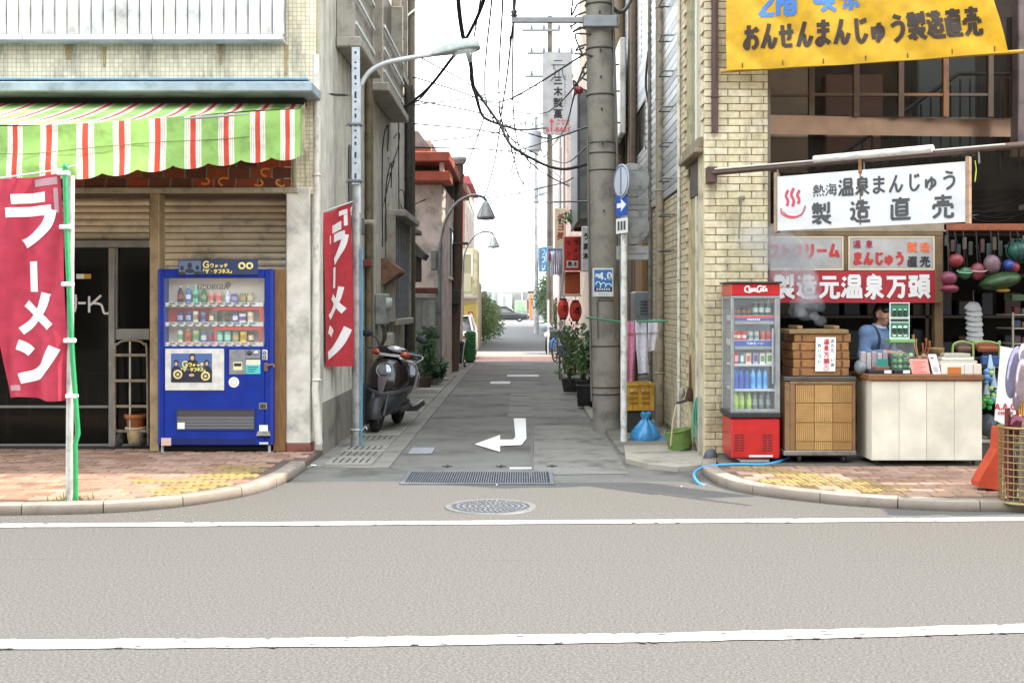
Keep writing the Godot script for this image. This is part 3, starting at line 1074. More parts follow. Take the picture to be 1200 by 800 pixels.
func left_building() -> void:
	var b := thing("corner_shop", "cream tiled corner shop with closed shutters under a striped awning", "building", V(-5.5, 0, -12.1))
	var plaster := streaks("dad6cb", 0.5)
	var mosaic := image_mat(tile_image(Color("d9d0b4"), Color("a49a7e")), 0.5, {"tri": Vector3.ONE * 1.45, "over": ["grime", 0.6, V(2.2, 0.5, 2.2)]})
	# the wall down the alley, with its window openings as recesses
	var m := M.new()
	m.bx(V(-2.3, 0, -12.3), V(-2.06, 11, -21.6))
	part(b, "alley_wall", m, plaster)
	m = M.new()
	m.bx(V(-2.061, 0.0, -12.302), V(-2.048, 0.55, -21.6))
	part(b, "plinth", m, mt("7c786e", 0.95, "grime", 0.6))
	m = M.new()
	m.bx(V(-11, 3.62, -12.1), V(-2.09, 11, -12.4))
	part(b, "front_wall", m, mosaic)
	m = M.new()
	m.bx(V(-2.41, 2.68, -12.08), V(-2.1, 3.62, -12.4))
	part(b, "tiled_pier", m, mosaic)
	m = M.new()
	m.bx(P(335, 520, 12.06) , P(363, 219, 12.06) - V(0, 0, 0.6), 0.012)
	part(b, "pillar", m, mt("d8d3c8", 0.85, "grime", 0.5, {"over": ["blotch", 0.8]}))
	m = M.new()
	pb(m, 335.5, 520, 363.5, 530, 12.055, 0.5, 0.005)
	part(b, "pillar_foot", m, mt("7d4a3c", 0.9, "grime", 1.5))
	m = M.new()
	m.bx(V(-11, 10.8, -12.1), V(-2.0, 11.1, -21.7))
	part(b, "roof", m, mt("8d8a84", 0.9))
	m = M.new()
	m.bx(V(-11, 0, -21.4), V(-2.31, 11, -21.6)).bx(V(-11.2, 0, -12.1), V(-11, 11, -21.6))
	part(b, "back_wall", m, plaster)
	m = M.new()
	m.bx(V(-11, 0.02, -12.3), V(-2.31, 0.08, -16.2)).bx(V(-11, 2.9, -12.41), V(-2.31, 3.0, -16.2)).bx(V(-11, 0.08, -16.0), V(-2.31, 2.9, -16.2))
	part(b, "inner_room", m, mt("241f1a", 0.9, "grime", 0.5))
	m = M.new()
	m.bx(V(-11, 2.3, -12.75), V(-2.41, 3.0, -12.85)).bx(V(-11, 2.68, -12.12), V(-2.41, 2.72, -12.84))
	part(b, "lintel", m, mt("6b5a48", 0.9, "grime", 0.7))
	# upper storey: white ribbed panels, each a piece of its own
	m = M.new()
	m.bx(V(-11, 4.22, -12.0), V(P(333, 0, 12).x, 8.0, -12.095))
	part(b, "panel_backing", m, mt("7d7f80", 0.9))
	var fin := M.new().box(V(0, 1.87, 0), V(0.112, 3.74, 0.05), 0.012).mesh()
	for i in 50:
		piece(b, "panel", fin, mt(["d9d9d6", "cfd0ce", "e2e1dd", "d4d2cc"][(i * 7) % 4], 0.55, "grime", 0.5), V(P(333, 0, 11.97).x - 0.06 - i * 0.121, 4.26, -11.975))
	m = M.new()
	for k in 4:
		m.bx(V(P(333, 0, 12).x - k * 1.3, 4.2, -11.9), V(P(333, 0, 12).x - k * 1.3 - 1.294, 4.255, -12.098), 0.006)
	part(b, "sill", m, mt("d8d8d4", 0.6, "grime", 0.8))
	# rust that has run down under the sill
	m = M.new()
	for q in [[258, 52, 8, 24], [335, 52, 8, 36], [80, 52, 12, 18], [122, 55, 7, 24]]:
		var rr := []
		for i in 6:
			var t := i / 5.0
			var w: float = q[2] * (1.0 - 0.5 * t) * rng.randf_range(0.6, 1.1) * 0.5
			rr.append(PackedVector3Array([P(q[0] - w, q[1] + q[3] * t, 12.097), P(q[0] + w, q[1] + q[3] * t, 12.097)]))
		m.sheet(rr, false, true)
	part(b, "rust_stain", m, mt("b59a63", 0.7, "grime", 3.0, {"alpha": 0.55}))
	# the metal box that the awning winds into
	m = M.new()
	m.bx(P(-330, 107, 11.55), P(365, 95, 11.55) - V(0, 0, 0.54), 0.012)
	part(b, "awning_box", m, mt("9fb0b8", 0.55, "grime", 0.7, {"over": ["blotch", 0.6], "metal": 0.2}))
	m = M.new()
	m.bx(P(-330, 95, 11.6) + V(0, 0.012, 0), P(360, 95, 11.6) + V(0, 0.034, -0.45), 0.004)
	part(b, "flashing", m, mt("5f8fae", 0.6, "grime", 1.2))
	m = M.new()
	pb(m, -330, 107.6, 356, 122, 11.9, 0.15)
	part(b, "awning_roller", m, mt("211f1d", 0.9))
	# glazed tiles above the shutters
	var tm := [mt("7a3b22", 0.3, "blotch", 2.0), mt("8a4426", 0.3, "blotch", 2.0), mt("5e3322", 0.3, "blotch", 2.0), mt("963d22", 0.28, "blotch", 2.0), mt("6b3d2a", 0.3, "blotch", 2.0)]
	m = M.new()
	m.bx(P(-330, 222, 12.09), P(341, 186, 12.09) - V(0, 0, 0.1))
	part(b, "tile_backing", m, mt("8a7a66", 0.9))
	for r in 3:
		for i in 34:
			var x0: float = 345 - (i + 1) * 25.6 + (0.0 if r % 2 else 9.0)
			m = M.new()
			pb(m, x0 + 0.8, 183 + r * 13.2, minf(x0 + 24.6, 340.5), 195.2 + r * 13.2, 12.075, 0.02, 0.004)
			part(b, "tile", m, tm[rng.randi() % 5])
	m = M.new()
	for q in [[312, 202, 9], [330, 214, 8], [303, 214, 7], [262, 213, 9], [240, 212, 7]]:
		var sw := []
		for i in 12:
			var a: float = -2.6 + i * 0.33 + q[0]
			sw.append(U(q[0] + cos(a) * q[2] * (0.5 + i * 0.04), q[1] + sin(a) * q[2] * 0.5))
		ribbon(m, sw, 2.2, func(p: Vector2, l: float): return P(p.x, p.y, 12.073 - l), 0.0)
	part(b, "tile_glaze", m, mt("cf7b3e", 0.3))
	m = M.new()
	m.bx(P(-330, 226, 12.04), P(349, 219.5, 12.04) - V(0, 0, 0.15), 0.008).bx(P(343, 219, 12.04), P(347, 183, 12.04) - V(0, 0, 0.05), 0.006)
	part(b, "tile_frame", m, mt("a39a84", 0.6, "grime", 1.0))
	# posts, boards and roller shutters
	m = M.new()
	pb(m, 175, 226, 186, 529, 12.06, 0.2, 0.006)
	part(b, "shutter_post", m, mt("a8916d", 0.5, "grime", 0.7, {"metal": 0.2}))
	m = M.new()
	pb(m, 319.5, 315, 335, 529, 12.07, 0.1, 0.006)
	part(b, "board", m, mt("8a6236", 0.75, "wood", 1.0, {"vec": V(5, 0.4, 5)}), "weathered brown board beside the vending machine")
	var slat_mats := [mt("ead9b8", 0.5, "grime", 0.6, {"metal": 0.15}), mt("e2cfac", 0.5, "grime", 0.6, {"metal": 0.15}), mt("f0e0c2", 0.5, "grime", 0.6, {"metal": 0.15})]
	for side in [[186.0, 335.0, 226.0, 12], [-330.0, 175.0, 226.0, 7]]:
		var sh := M.new()
		pb(sh, side[0], 224, side[1], side[2] + side[3] * 7.85, 12.66, 0.02)
		if side[0] > 0: pb(sh, side[0], 300, side[1], 529, 12.655, 0.02)
		var shutter := part(b, "shutter", sh, mt("4d402f", 0.8))
		for i in side[3]:
			m = M.new()
			var y: float = side[2] + i * 7.85
			var a := P(side[0], y + 7.0, 12.63)
			var c := P(side[1], y, 12.63)
			var rows := []
			for k in 6:
				var t := k / 5.0
				var bulge := sin(t * PI) * 0.014
				rows.append(PackedVector3Array([V(a.x, lerpf(c.y, a.y, t), a.z + bulge), V(c.x, lerpf(c.y, a.y, t), a.z + bulge)]))
			m.sheet(rows, false, true)
			part(shutter, "slat", m, slat_mats[rng.randi() % 3])
	# aluminium shop front with dark glass
	var alu := mt("8e8b84", 0.4, "blotch", 1.0, {"metal": 0.5})
	m = M.new()
	pb(m, -330, 281, 175, 290, 12.5, 0.12, 0.006)
	pb(m, -330, 520, 175, 525.5, 12.52, 0.08, 0.004)
	pb(m, 126.5, 290, 134, 524, 12.48, 0.1, 0.006)
	pb(m, 80, 290, 86, 524, 12.52, 0.06, 0.006)
	pb(m, -60, 290, -52, 524, 12.48, 0.1, 0.006)
	pb(m, 134.2, 385, 175, 398, 12.5, 0.05, 0.005)
	pb(m, 134.2, 290.2, 137, 385, 12.5, 0.05, 0.005)
	pb(m, -52, 475, 126, 478, 12.51, 0.03, 0.003)
	part(b, "door_frame", m, alu)
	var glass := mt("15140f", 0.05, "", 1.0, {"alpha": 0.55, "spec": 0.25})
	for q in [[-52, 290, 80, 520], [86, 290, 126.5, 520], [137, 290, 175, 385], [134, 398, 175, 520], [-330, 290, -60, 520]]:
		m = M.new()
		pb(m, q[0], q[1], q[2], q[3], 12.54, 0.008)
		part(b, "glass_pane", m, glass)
	m = M.new()
	for q in [["~66,350 68,358 74,352 74,344|~74,344 74,360 70,366 64,364", 0], ["77,354 86,354", 0], ["90,346 90,365|~104,345 94,354 90,357|~94,354 104,356 108,366 118,364", 0]]:
		for s in q[0].split("|"):
			ribbon(m, stroke_points(s, 1.0).map(func(p): return p + U(14, 1)), 2.6, func(p: Vector2, l: float): return P(p.x, p.y, 12.53 - l), 0.0)
	part(b, "door_lettering", m, mt("c9c6bf", 0.6))
	m = M.new()
	pb(m, 89, 321, 98, 326.5, 12.534, 0.003)
	part(b, "sticker", m, mt("d8d4c8", 0.6))
	m = M.new()
	pb(m, 98.2, 321, 106, 326.5, 12.534, 0.003)
	part(b, "sticker", m, mt("b98a2c", 0.6))
	# chairs and a table stand dimly inside
	m = M.new()
	m.bx(V(-6.0, 0.72, -13.6), V(-4.9, 0.76, -14.4), 0.01)
	for k in 4:
		m.cyl(V(-5.9 + (k % 2) * 0.9, 0.08, -13.7 - (k / 2) * 0.6), V(-5.9 + (k % 2) * 0.9, 0.72, -13.7 - (k / 2) * 0.6), 0.02, 6)
	solo("cafe_table", m, mt("6b4a30", 0.5), "brown table standing in the dark behind the glass door", "table")
	# downpipe at the corner
	m = M.new()
	m.tube([P(371, 64, 12.1), P(371, 200, 12.1), P(370.5, 440, 12.1), P(369, 455, 12.1), P(373.5, 520, 12.1)], 0.04, 10)
	m.ring(P(370.6, 445, 12.1), Vector3.UP, 0.04, 0.012, 12, 6).ring(P(371, 205, 12.1), Vector3.UP, 0.04, 0.012, 12, 6)
	solo("downpipe", m, mt("cfcac0", 0.6, "grime", 0.9), "white downpipe running down the corner of the cream tiled shop", "pipe")

	# --- on the wall in the alley
	var W := -2.055
	var dark := mt("2b2a27", 0.4)
	var frame := mt("9f998e", 0.6, "grime", 1.0)
	for q in [[13.25, 14.9, 4.52, 0.2], [15.95, 18.55, 4.52, 0.2]]:
		m = M.new()
		wb(m, W, q[0], q[1], q[2] + 0.06, 6.2, 0.02)
		var win := part(b, "window", m, dark)
		m = M.new()
		wb(m, W, q[0] - 0.06, q[0], q[2], 6.2, 0.2, 0.008)
		wb(m, W, q[1], q[1] + 0.06, q[2], 6.2, 0.2, 0.008)
		wb(m, W, q[0] - 0.1, q[1] + 0.1, q[2] - 0.12, q[2], 0.28, 0.015)
		part(win, "frame", m, frame)
		m = M.new()
		for k in 3:
			wb(m, W + 0.2, q[0], q[1], q[2] + 0.15 + k * 0.3, q[2] + 0.19 + k * 0.3, 0.02)
		part(win, "rail", m, mt("c9c8c2", 0.5))
		m = M.new()
		wb(m, W + 0.02, q[0] + 0.02, q[1] - 0.02, q[2] + 0.02, q[2] + 0.8, 0.15, 0.01)
		part(win, "guard_box", m, mt("aaa59b", 0.7, "grime", 1.2))
	m = M.new()
	wb(m, W, 18.9, 19.9, 5.3, 6.6, 0.02)
	var w3 := part(b, "window", m, dark)
	m = M.new()
	wb(m, W, 18.82, 18.9, 5.2, 6.7, 0.14)
	wb(m, W, 19.9, 19.98, 5.2, 6.7, 0.14)
	wb(m, W, 18.9, 19.9, 5.2, 5.3, 0.16)
	part(w3, "frame", m, frame)
	# ground floor window with bars and a rusty hood
	m = M.new()
	wb(m, W, 18.0, 20.4, 1.35, 2.9, 0.03)
	var w4 := part(b, "window", m, dark)
	m = M.new()
	wb(m, W, 17.9, 18.0, 1.3, 2.95, 0.15, 0.01)
	wb(m, W, 20.4, 20.5, 1.3, 2.95, 0.15, 0.01)
	wb(m, W, 18.0, 20.4, 1.25, 1.35, 0.2, 0.01)
	wb(m, W, 18.0, 20.4, 2.9, 3.0, 0.3, 0.01)
	part(w4, "frame", m, frame)
	for k in 9:
		m = M.new()
		m.cyl(V(W + 0.12, 1.35, -18.2 - k * 0.26), V(W + 0.12, 2.9, -18.2 - k * 0.26), 0.014, 6)
		part(w4, "bar", m, mt("8d8f90", 0.5, "blotch", 2.0, {"metal": 0.4}))
	m = M.new()
	m.prism(PackedVector2Array([U(0, 1.86), U(0.04, 1.86), U(0.28, 2.04), U(0.28, 2.08), U(0.05, 2.24), U(0, 2.24)]), V(W, 0, -17.4), Vector3.RIGHT, Vector3.UP, 0.75)
	part(b, "vent_hood", m, mt("7d5a48", 0.85, "grime", 2.0), "rusty brown metal hood on the alley wall")
	# pipes up the wall
	for q in [[427.5, 15.6, 0.05, -0.4, 9.0, "6d6149"], [430.5, 15.95, 0.035, 0.3, 9.0, "8b8468"], [453, 18.2, 0.022, 0.4, 3.1, "c3bda9"], [470.5, 20.9, 0.07, 0.1, 10.8, "3c3833"], [475, 21.35, 0.07, 0.05, 10.8, "57503f"], [477.5, 21.62, 0.06, 0.05, 3.4, "a49767"]]:
		m = M.new()
		m.cyl(V(W + q[2], maxf(q[3], 0.02), -q[1]), V(W + q[2], q[4], -q[1]), q[2], 8)
		for k in 5:
			m.ring(V(W + q[2], 0.6 + k * 1.6, -q[1]), Vector3.UP, q[2], 0.008, 10, 5)
		part(b, "pipe", m, mt(q[5], 0.65, "grime", 1.5))
	m = M.new()
	m.tube(curve3([V(W, 2.62, -15.4), V(W + 0.12, 2.62, -15.4), V(W + 0.15, 2.56, -15.4), V(W + 0.15, 2.48, -15.4)]), 0.035, 8)
	part(b, "vent_pipe", m, mt("8d8878", 0.6))
	# meters
	m = M.new()
	wb(m, W, 16.6, 17.1, 1.28, 1.72, 0.16, 0.02)
	var mb := part(b, "meter_box", m, mt("8f9490", 0.5, "grime", 1.5), "grey electric meter box on the alley wall")
	m = M.new()
	m.lathe([U(0.0, 0.05), U(0.07, 0.045), U(0.085, 0.0)], V(W + 0.16, 1.58, -16.72), 14, Basis(V(0, 0, 1), -PI / 2))
	m.lathe([U(0.0, 0.05), U(0.07, 0.045), U(0.085, 0.0)], V(W + 0.16, 1.58, -16.95), 14, Basis(V(0, 0, 1), -PI / 2))
	part(mb, "dial", m, mt("aab2ae", 0.15))
	m = M.new()
	for k in 3:
		m.tube(curve3([V(W + 0.08, 1.3, -16.65 - k * 0.12), V(W + 0.12, 1.12, -16.7 - k * 0.13), V(W + 0.06, 0.95, -16.8 - k * 0.1), V(W + 0.02, 0.6, -16.9 - k * 0.1)]), 0.014, 6)
	part(mb, "lead", m, mt("4a4842", 0.6))
	m = M.new()
	wb(m, W, 17.5, 17.9, 0.85, 1.15, 0.14, 0.02)
	part(b, "gas_meter", m, mt("b5b2a6", 0.5, "grime", 1.5))
	m = M.new()
	wb(m, W, 15.3, 15.5, 2.05, 2.14, 0.12, 0.01)
	part(b, "wall_lamp", m, mt("6e2c25", 0.5))
	# loops of old cable
	m = M.new()
	for q in [[17.8, 3.7, 0.5], [18.6, 4.2, 0.35], [19.4, 3.3, 0.4], [20.3, 3.5, 0.4]]:
		var lp := []
		for i in 11:
			var t := i / 10.0
			lp.append(V(W + 0.05 + 0.06 * sin(t * 5.0), q[1] + sin(t * 6.3 + q[0]) * q[2] * 0.5 - t * q[2], -q[0] - sin(t * 4.0) * 0.35))
		m.tube(curve3(lp, 3), 0.008, 5)
	for q in [[17.3, 2.4, 4.2], [17.75, 2.5, 3.7], [19.6, 3.0, 6.0]]:
		m.tube(curve3([V(W + 0.03, q[1], -q[0]), V(W + 0.03, q[2] - 0.4, -q[0]), V(W + 0.08, q[2], -q[0] - 0.25), V(W + 0.05, q[2] - 0.35, -q[0] - 0.5)]), 0.01, 5)
	part(b, "cable", m, mt("2d2b29", 0.7))
	m = M.new()
	wb(m, W, 14.1, 14.5, 2.65, 3.45, 0.08, 0.01)
	m.box(V(W + 0.1, 2.5, -14.3), V(0.1, 0.2, 0.2), 0.01)
	part(b, "junction_box", m, mt("5b5954", 0.6))
	for k in 3:
		m = M.new()
		m.ring(V(W + 0.1, 2.62 + k * 0.05, -13.8 - k * 0.12), V(1, 0.2, 0.3), 0.06, 0.01, 14, 5)
		part(b, "insulator_ring", m, mt("b9b5aa", 0.4))

func right_building() -> void:
	var b := thing("brick_building", "yellow brick corner building with a shop open below a glazed upper floor", "building", V(5.5, 0, -11.8))
	var mortar := mt("c4ba9c", 0.95, "grime", 0.8)
	var X0 := 1.80
	var m := M.new()
	m.bx(V(X0 + 0.012, 0, -11.812), V(2.425, 11, -12.3))
	part(b, "pier", m, mortar)
	m = M.new()
	m.bx(V(X0 + 0.012, 0, -12.95), V(2.1, 2.9, -15.35)).bx(V(X0 + 0.012, 2.9, -13.12), V(2.1, 11, -16.4)).bx(V(X0 + 0.012, 0, -15.75), V(2.1, 2.9, -16.4))
	m.bx(V(2.0, 0, -12.3), V(2.1, 2.9, -12.95)).bx(V(1.99, 0, -15.35), V(2.1, 2.9, -15.75)).bx(V(2.0, 2.9, -12.301), V(2.1, 11, -13.119))
	part(b, "alley_wall", m, mortar)
	m = M.new()
	m.bx(V(1.82, 10.9, -11.8), V(12, 11.2, -16.5))
	part(b, "roof", m, mt("8d8a84", 0.9))
	m = M.new()
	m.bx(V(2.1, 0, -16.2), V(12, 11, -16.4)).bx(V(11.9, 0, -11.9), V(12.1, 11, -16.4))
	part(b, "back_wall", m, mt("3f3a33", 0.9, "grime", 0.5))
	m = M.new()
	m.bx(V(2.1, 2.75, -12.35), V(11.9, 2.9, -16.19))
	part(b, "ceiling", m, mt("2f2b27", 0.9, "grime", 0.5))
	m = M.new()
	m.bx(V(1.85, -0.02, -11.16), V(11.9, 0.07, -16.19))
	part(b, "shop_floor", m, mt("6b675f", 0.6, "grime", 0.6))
	# glazed bricks, laid course by course
	var tones := []
	for c in ["dccfac", "d6c9a3", "e0d4b4", "d0c39d", "ddd1ae", "d8cba8"]:
		tones.append(mt(c, 0.5, "blotch", 2.5, {"over": ["grime", 0.7, V(2, 0.4, 2)]}))
	var near := []
	var rest := M.new()
	for r in 152:
		var y := 0.09 + r * 0.072
		var x := X0 if r % 2 else X0 - 0.118
		while x < 2.42:
			var a := maxf(x, X0)
			var c := minf(x + 0.226, 2.425)
			if c - a > 0.03:
				near.append([y if y < 4.75 else 99.0, V((a + c) / 2, y + 0.031, -11.803), V(c - a, 0.065, 0.024)])
			x += 0.236
		var z := 11.82 + (0.118 if r % 2 else 0.0)
		while z < 16.36:
			var c := minf(z + 0.226, 16.38)
			var open := z < 12.95 and c > 11.97 and y < 3.3 or z < 13.1 and c > 12.05 and y > 3.2 or z > 15.3 and c < 15.8 and y < 2.9
			var sided := y > 2.86 and z > 13.5
			if not open and not sided:
				near.append([z if y < 4.9 else 99.0, V(X0 + 0.003, y + 0.031, -(z + c) / 2), V(0.024, 0.065, c - z)])
			z += 0.236
	near.sort_custom(func(p, q): return p[0] < q[0])
	for i in near.size():
		var e: Array = near[i]
		var d := V(rng.randf_range(-0.0015, 0.0015), 0, rng.randf_range(-0.002, 0.002))
		if i < 300:
			var bm := M.new()
			bm.box(e[1] + d, e[2], 0.004)
			part(b, "brick", bm, tones[rng.randi() % 6])
		else:
			rest.box(e[1] + d, e[2], 0.004)
	part(b, "bricks", rest, tones[0], "", true)
	# white door and dark panel let into the alley side
	m = M.new()
	wb(m, 1.92, 12.0, 12.5, 0.09, 1.5, 0.04)
	var door := part(b, "door", m, mt("d9d1b4", 0.6, "grime", 0.8))
	m = M.new()
	wb(m, 1.925, 12.0, 12.5, 1.5, 2.68, 0.03)
	part(door, "pane", m, mt("8d8f8c", 0.15))
	m = M.new()
	wb(m, 1.82, 11.965, 12.0, 0.09, 2.7, 0.16, 0.004)
	wb(m, 1.82, 12.5, 12.56, 0.09, 2.7, 0.16, 0.004)
	part(door, "frame", m, mt("d5d2c6", 0.5, "grime", 0.9))
	m = M.new()
	wb(m, 1.83, 12.56, 12.95, 0.09, 2.7, 0.1)
	part(b, "side_panel", m, mt("b3a67c", 0.6, "grime", 1.0))
	m = M.new()
	wb(m, 1.815, 11.98, 12.93, 2.7, 3.08, 0.1, 0.006)
	part(b, "transom", m, mt("4a3c36", 0.6, "grime", 1.5))
	m = M.new()
	wb(m, 1.72, 11.93, 13.15, 3.08, 3.13, 0.25, 0.01)
	wb(m, 1.76, 11.93, 13.15, 3.13, 3.24, 0.22, 0.01)
	part(b, "ledge", m, mt("8d8069", 0.7, "grime", 1.2))
	m = M.new()
	wb(m, 1.93, 12.05, 13.1, 3.24, 10.8, 0.03)
	var win := part(b, "window", m, mt("2b2622", 0.1))
	m = M.new()
	wb(m, 1.81, 12.0, 12.06, 3.24, 10.8, 0.14, 0.005)
	wb(m, 1.81, 12.42, 12.5, 3.24, 10.8, 0.11, 0.005)
	part(win, "frame", m, mt("c9c7ba", 0.5))
	m = M.new()
	wb(m, 1.86, 12.5, 13.1, 3.24, 10.8, 0.06)
	part(win, "pane", m, mt("7f8a72", 0.12))
	# siding planks
	var sm := [mt("c3cacb", 0.4, "blotch", 1.0, {"metal": 0.3}), mt("d0d5d6", 0.4, "blotch", 1.0, {"metal": 0.3}), mt("b6bdbf", 0.45, "blotch", 1.0, {"metal": 0.3})]
	var backing := M.new()
	wb(backing, X0 - 0.01, 13.56, 16.38, 2.86, 7.3, 0.02)
	part(b, "siding_backing", backing, mt("2c2c2a", 0.9))
	for i in 44:
		m = M.new()
		var y := 2.88 + i * 0.1
		m.box(V(X0 - 0.02, y + 0.045, -14.97), V(0.024, 0.08, 2.8), 0.004, Basis(V(0, 0, 1), 0.16))
		part(b, "siding_plank", m, sm[(i * 5) % 3])
	# pipes on the brick side
	for q in [[13.48, 0.02, 0.1, 10.0, "d3d0c4"], [15.05, 0.055, 0.04, 10.0, "9a8f7b"], [16.45, 0.03, 0.1, 10.0, "8a877e"], [11.9, 0.035, 3.25, 10.0, "4b2c25"]]:
		m = M.new()
		var front: bool = q[0] < 12.0
		var at := V(X0 - q[1] - 0.01, 0, -q[0]) if not front else P(838, 0, 11.75) * V(1, 0, 1)
		m.cyl(at + V(0, q[2], 0), at + V(0, q[3], 0), q[1], 10)
		for k in 6:
			m.ring(at + V(0, 0.7 + k * 1.15 if not front else 3.6 + k * 1.1, 0), Vector3.UP, q[1], 0.01, 12, 5)
		part(b, "pipe", m, mt(q[4], 0.55, "grime", 1.5))
	for k in 12:
		m = M.new()
		var y := 2.2 + k * 0.42
		m.tube([V(X0, y, -14.0), V(X0 - 0.16, y, -14.0), V(X0 - 0.16, y, -14.35), V(X0, y, -14.35)], 0.01, 5)
		part(b, "rung", m, mt("5d5a54", 0.5))
	m = M.new()
	m.tube([P(869, 232, 11.72), P(866, 279, 11.7)], 0.012, 6)
	m.box(P(870, 232, 11.75), V(0.06, 0.04, 0.05), 0.01)
	part(b, "rod", m, mt("6b6657", 0.6))

	# glazing above the shop
	var alu := mt("5a4a3c", 0.35, "blotch", 1.0, {"metal": 0.4})
	m = M.new()
	m.bx(V(2.425, 0.08, -11.83), V(2.46, 4.6, -12.3))
	part(b, "corner_trim", m, mt("6b5f54", 0.5, "grime", 1.0))
	var glass := mt("1c1814", 0.04, "", 1.0, {"alpha": 0.45, "spec": 0.22})
	for k in 5:
		var x0 := 901.0 + k * 52.6
		m = M.new()
		pb(m, x0, 30, x0 + 50, 137, 12.15, 0.01)
		part(b, "window_pane", m, glass)
		m = M.new()
		pb(m, x0 + 47.5, 30, x0 + 54, 137, 12.12, 0.06, 0.004)
		pb(m, x0 - 1, 109, x0 + 47.4, 112.5, 12.13, 0.04, 0.004)
		part(b, "mullion", m, alu if k != 3 else mt("80522a", 0.5, "grime", 1.0))
	m = M.new()
	m.bx(P(1166, 137, 12.15), P(1500, 20, 12.15) - V(0, 0, 0.01))
	part(b, "window_pane", m, glass)
	m = M.new()
	m.quad(P(901, 157, 12.0), P(1195, 160.5, 12.45), P(1195, 141, 12.45), P(901, 134.5, 12.0))
	m.quad(P(901, 134.5, 12.0), P(1195, 141, 12.45), P(1195, 139, 12.9), P(901, 133, 12.5))
	m.quad(P(901, 156, 12.5), P(1195, 159, 12.9), P(1195, 160.5, 12.45), P(901, 157, 12.0))
	part(b, "fascia", m, mt("8a6c54", 0.28, "blotch", 0.8, {"metal": 0.45}))
	m = M.new()
	m.bx(P(1194, 170, 12.0), P(1203, -20, 12.0) - V(0, 0, 0.2), 0.01)
	part(b, "post", m, mt("6a5c5a", 0.4, "grime", 1.0, {"metal": 0.3}))
	m = M.new()
	pb(m, 902, 160, 1500, 262, 12.3, 0.01)
	part(b, "window_pane", m, glass)
	# an upper room with a stair behind the panes
	m = M.new()
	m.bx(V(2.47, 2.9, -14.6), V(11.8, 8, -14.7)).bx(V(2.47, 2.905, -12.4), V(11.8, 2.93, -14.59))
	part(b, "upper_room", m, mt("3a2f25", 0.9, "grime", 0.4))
	m = M.new()
	for k in 24:
		m.cyl(V(3.6 + k * 0.11, 2.93, -13.4), V(3.6 + k * 0.11, 3.25 + maxf(0, 9 - k) * -0.0 + minf(k, 12) * 0.07, -13.4), 0.012, 5)
	m.tube([V(3.3, 3.05, -13.4), V(4.9, 4.15, -13.4), V(6.4, 4.15, -13.4)], 0.025, 6)
	part(b, "stair_rail", m, mt("17130f", 0.5))
	m = M.new()
	m.bx(V(2.9, 2.93, -14.0), V(3.35, 8, -14.3))
	part(b, "column", m, mt("8d7356", 0.5, "grime", 0.6))
	for k in 4:
		m = M.new()
		m.bx(V(3.6 + k * 1.1, 3.3, -14.2), V(4.3 + k * 1.1, 4.3 + (k % 2) * 0.4, -14.4), 0.02)
		part(b, "cabinet", m, mt(["5f3a22", "4a5148", "6e4a2c", "3f3a33"][k], 0.6))
	# the lintel band and posts of the shop opening
	m = M.new()
	pb(m, 896, 262, 1110, 271.5, 12.02, 0.3, 0.006)
	part(b, "lintel", m, mt("8c7f6a", 0.6, "grime", 1.0))
	m = M.new()
	pb(m, 1096, 271.6, 1106, 545, 12.03, 0.1, 0.005)
	part(b, "shop_post", m, mt("6b5334", 0.6, "grime", 1.0))
	m = M.new()
	m.bx(P(1106.2, 270, 12.02), P(1700, 262, 12.02) - V(0, 0, 0.25), 0.006)
	part(b, "red_beam", m, mt("8d4a26", 0.55, "grime", 0.8), "reddish brown beam over the shop opening")
	m = M.new()
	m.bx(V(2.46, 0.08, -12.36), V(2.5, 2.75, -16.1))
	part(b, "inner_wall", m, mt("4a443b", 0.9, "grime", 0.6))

	# the next shop's awning and goods beyond the frame keep the pavement in patchy shade
	var n := thing("slatted_awning", "slatted awning of the shop next door", "awning", V(7.0, 2.6, -10.5))
	for q in [[11.0, 10.28], [10.16, 9.93], [9.8, 9.55], [9.42, 9.2]]:
		m = M.new()
		m.bx(V(4.9, 2.55, -q[0]), V(9.5, 2.62, -q[1]), 0.01)
		part(n, "slat", m, mt("6d5a44", 0.8, "grime", 0.6))
	m = M.new()
	for x in [4.95, 7.2, 9.4]:
		m.bx(V(x, 2.5, -11.9), V(x + 0.05, 2.549, -9.2))
	part(n, "rafter", m, mt("4b4640", 0.7))

# across the street, behind the viewer: what the glass mirrors
func opposite_side() -> void:
	for q in [[-26.0, -9.2, 8.5, "a39a8c", "grey plastered shop house across the street, left of the viewer"], [-9.0, 4.8, 11.0, "8f857a", "brown tiled building across the street behind the viewer"], [5.0, 24.0, 9.0, "b0a898", "pale shop house across the street, right of the viewer"]]:
		var b := block("opposite_building", q[4], q[0], q[1], -9.5, -16.0, q[2], mt(q[3], 0.9, "grime", 0.3))
		for i in int((q[1] - q[0]) / 2.8):
			for y in [0.3, 3.6, 6.3]:
				part(b, "window", M.new().bx(V(q[0] + 0.5 + i * 2.8, y, 9.47), V(q[0] + 2.6 + i * 2.8, y + (2.4 if y < 1 else 1.5), 9.6)), mt("1f2224", 0.2))

func block(called: String, label: String, x0: float, x1: float, D0: float, D1: float, h: float, mat: Material) -> Node3D:
	var b := thing(called, label, "building", V((x0 + x1) / 2, 0, -D0))
	part(b, "wall", M.new().bx(V(x0, -0.05, -D0), V(x1, h, -D1), 0.02), mat)
	return b

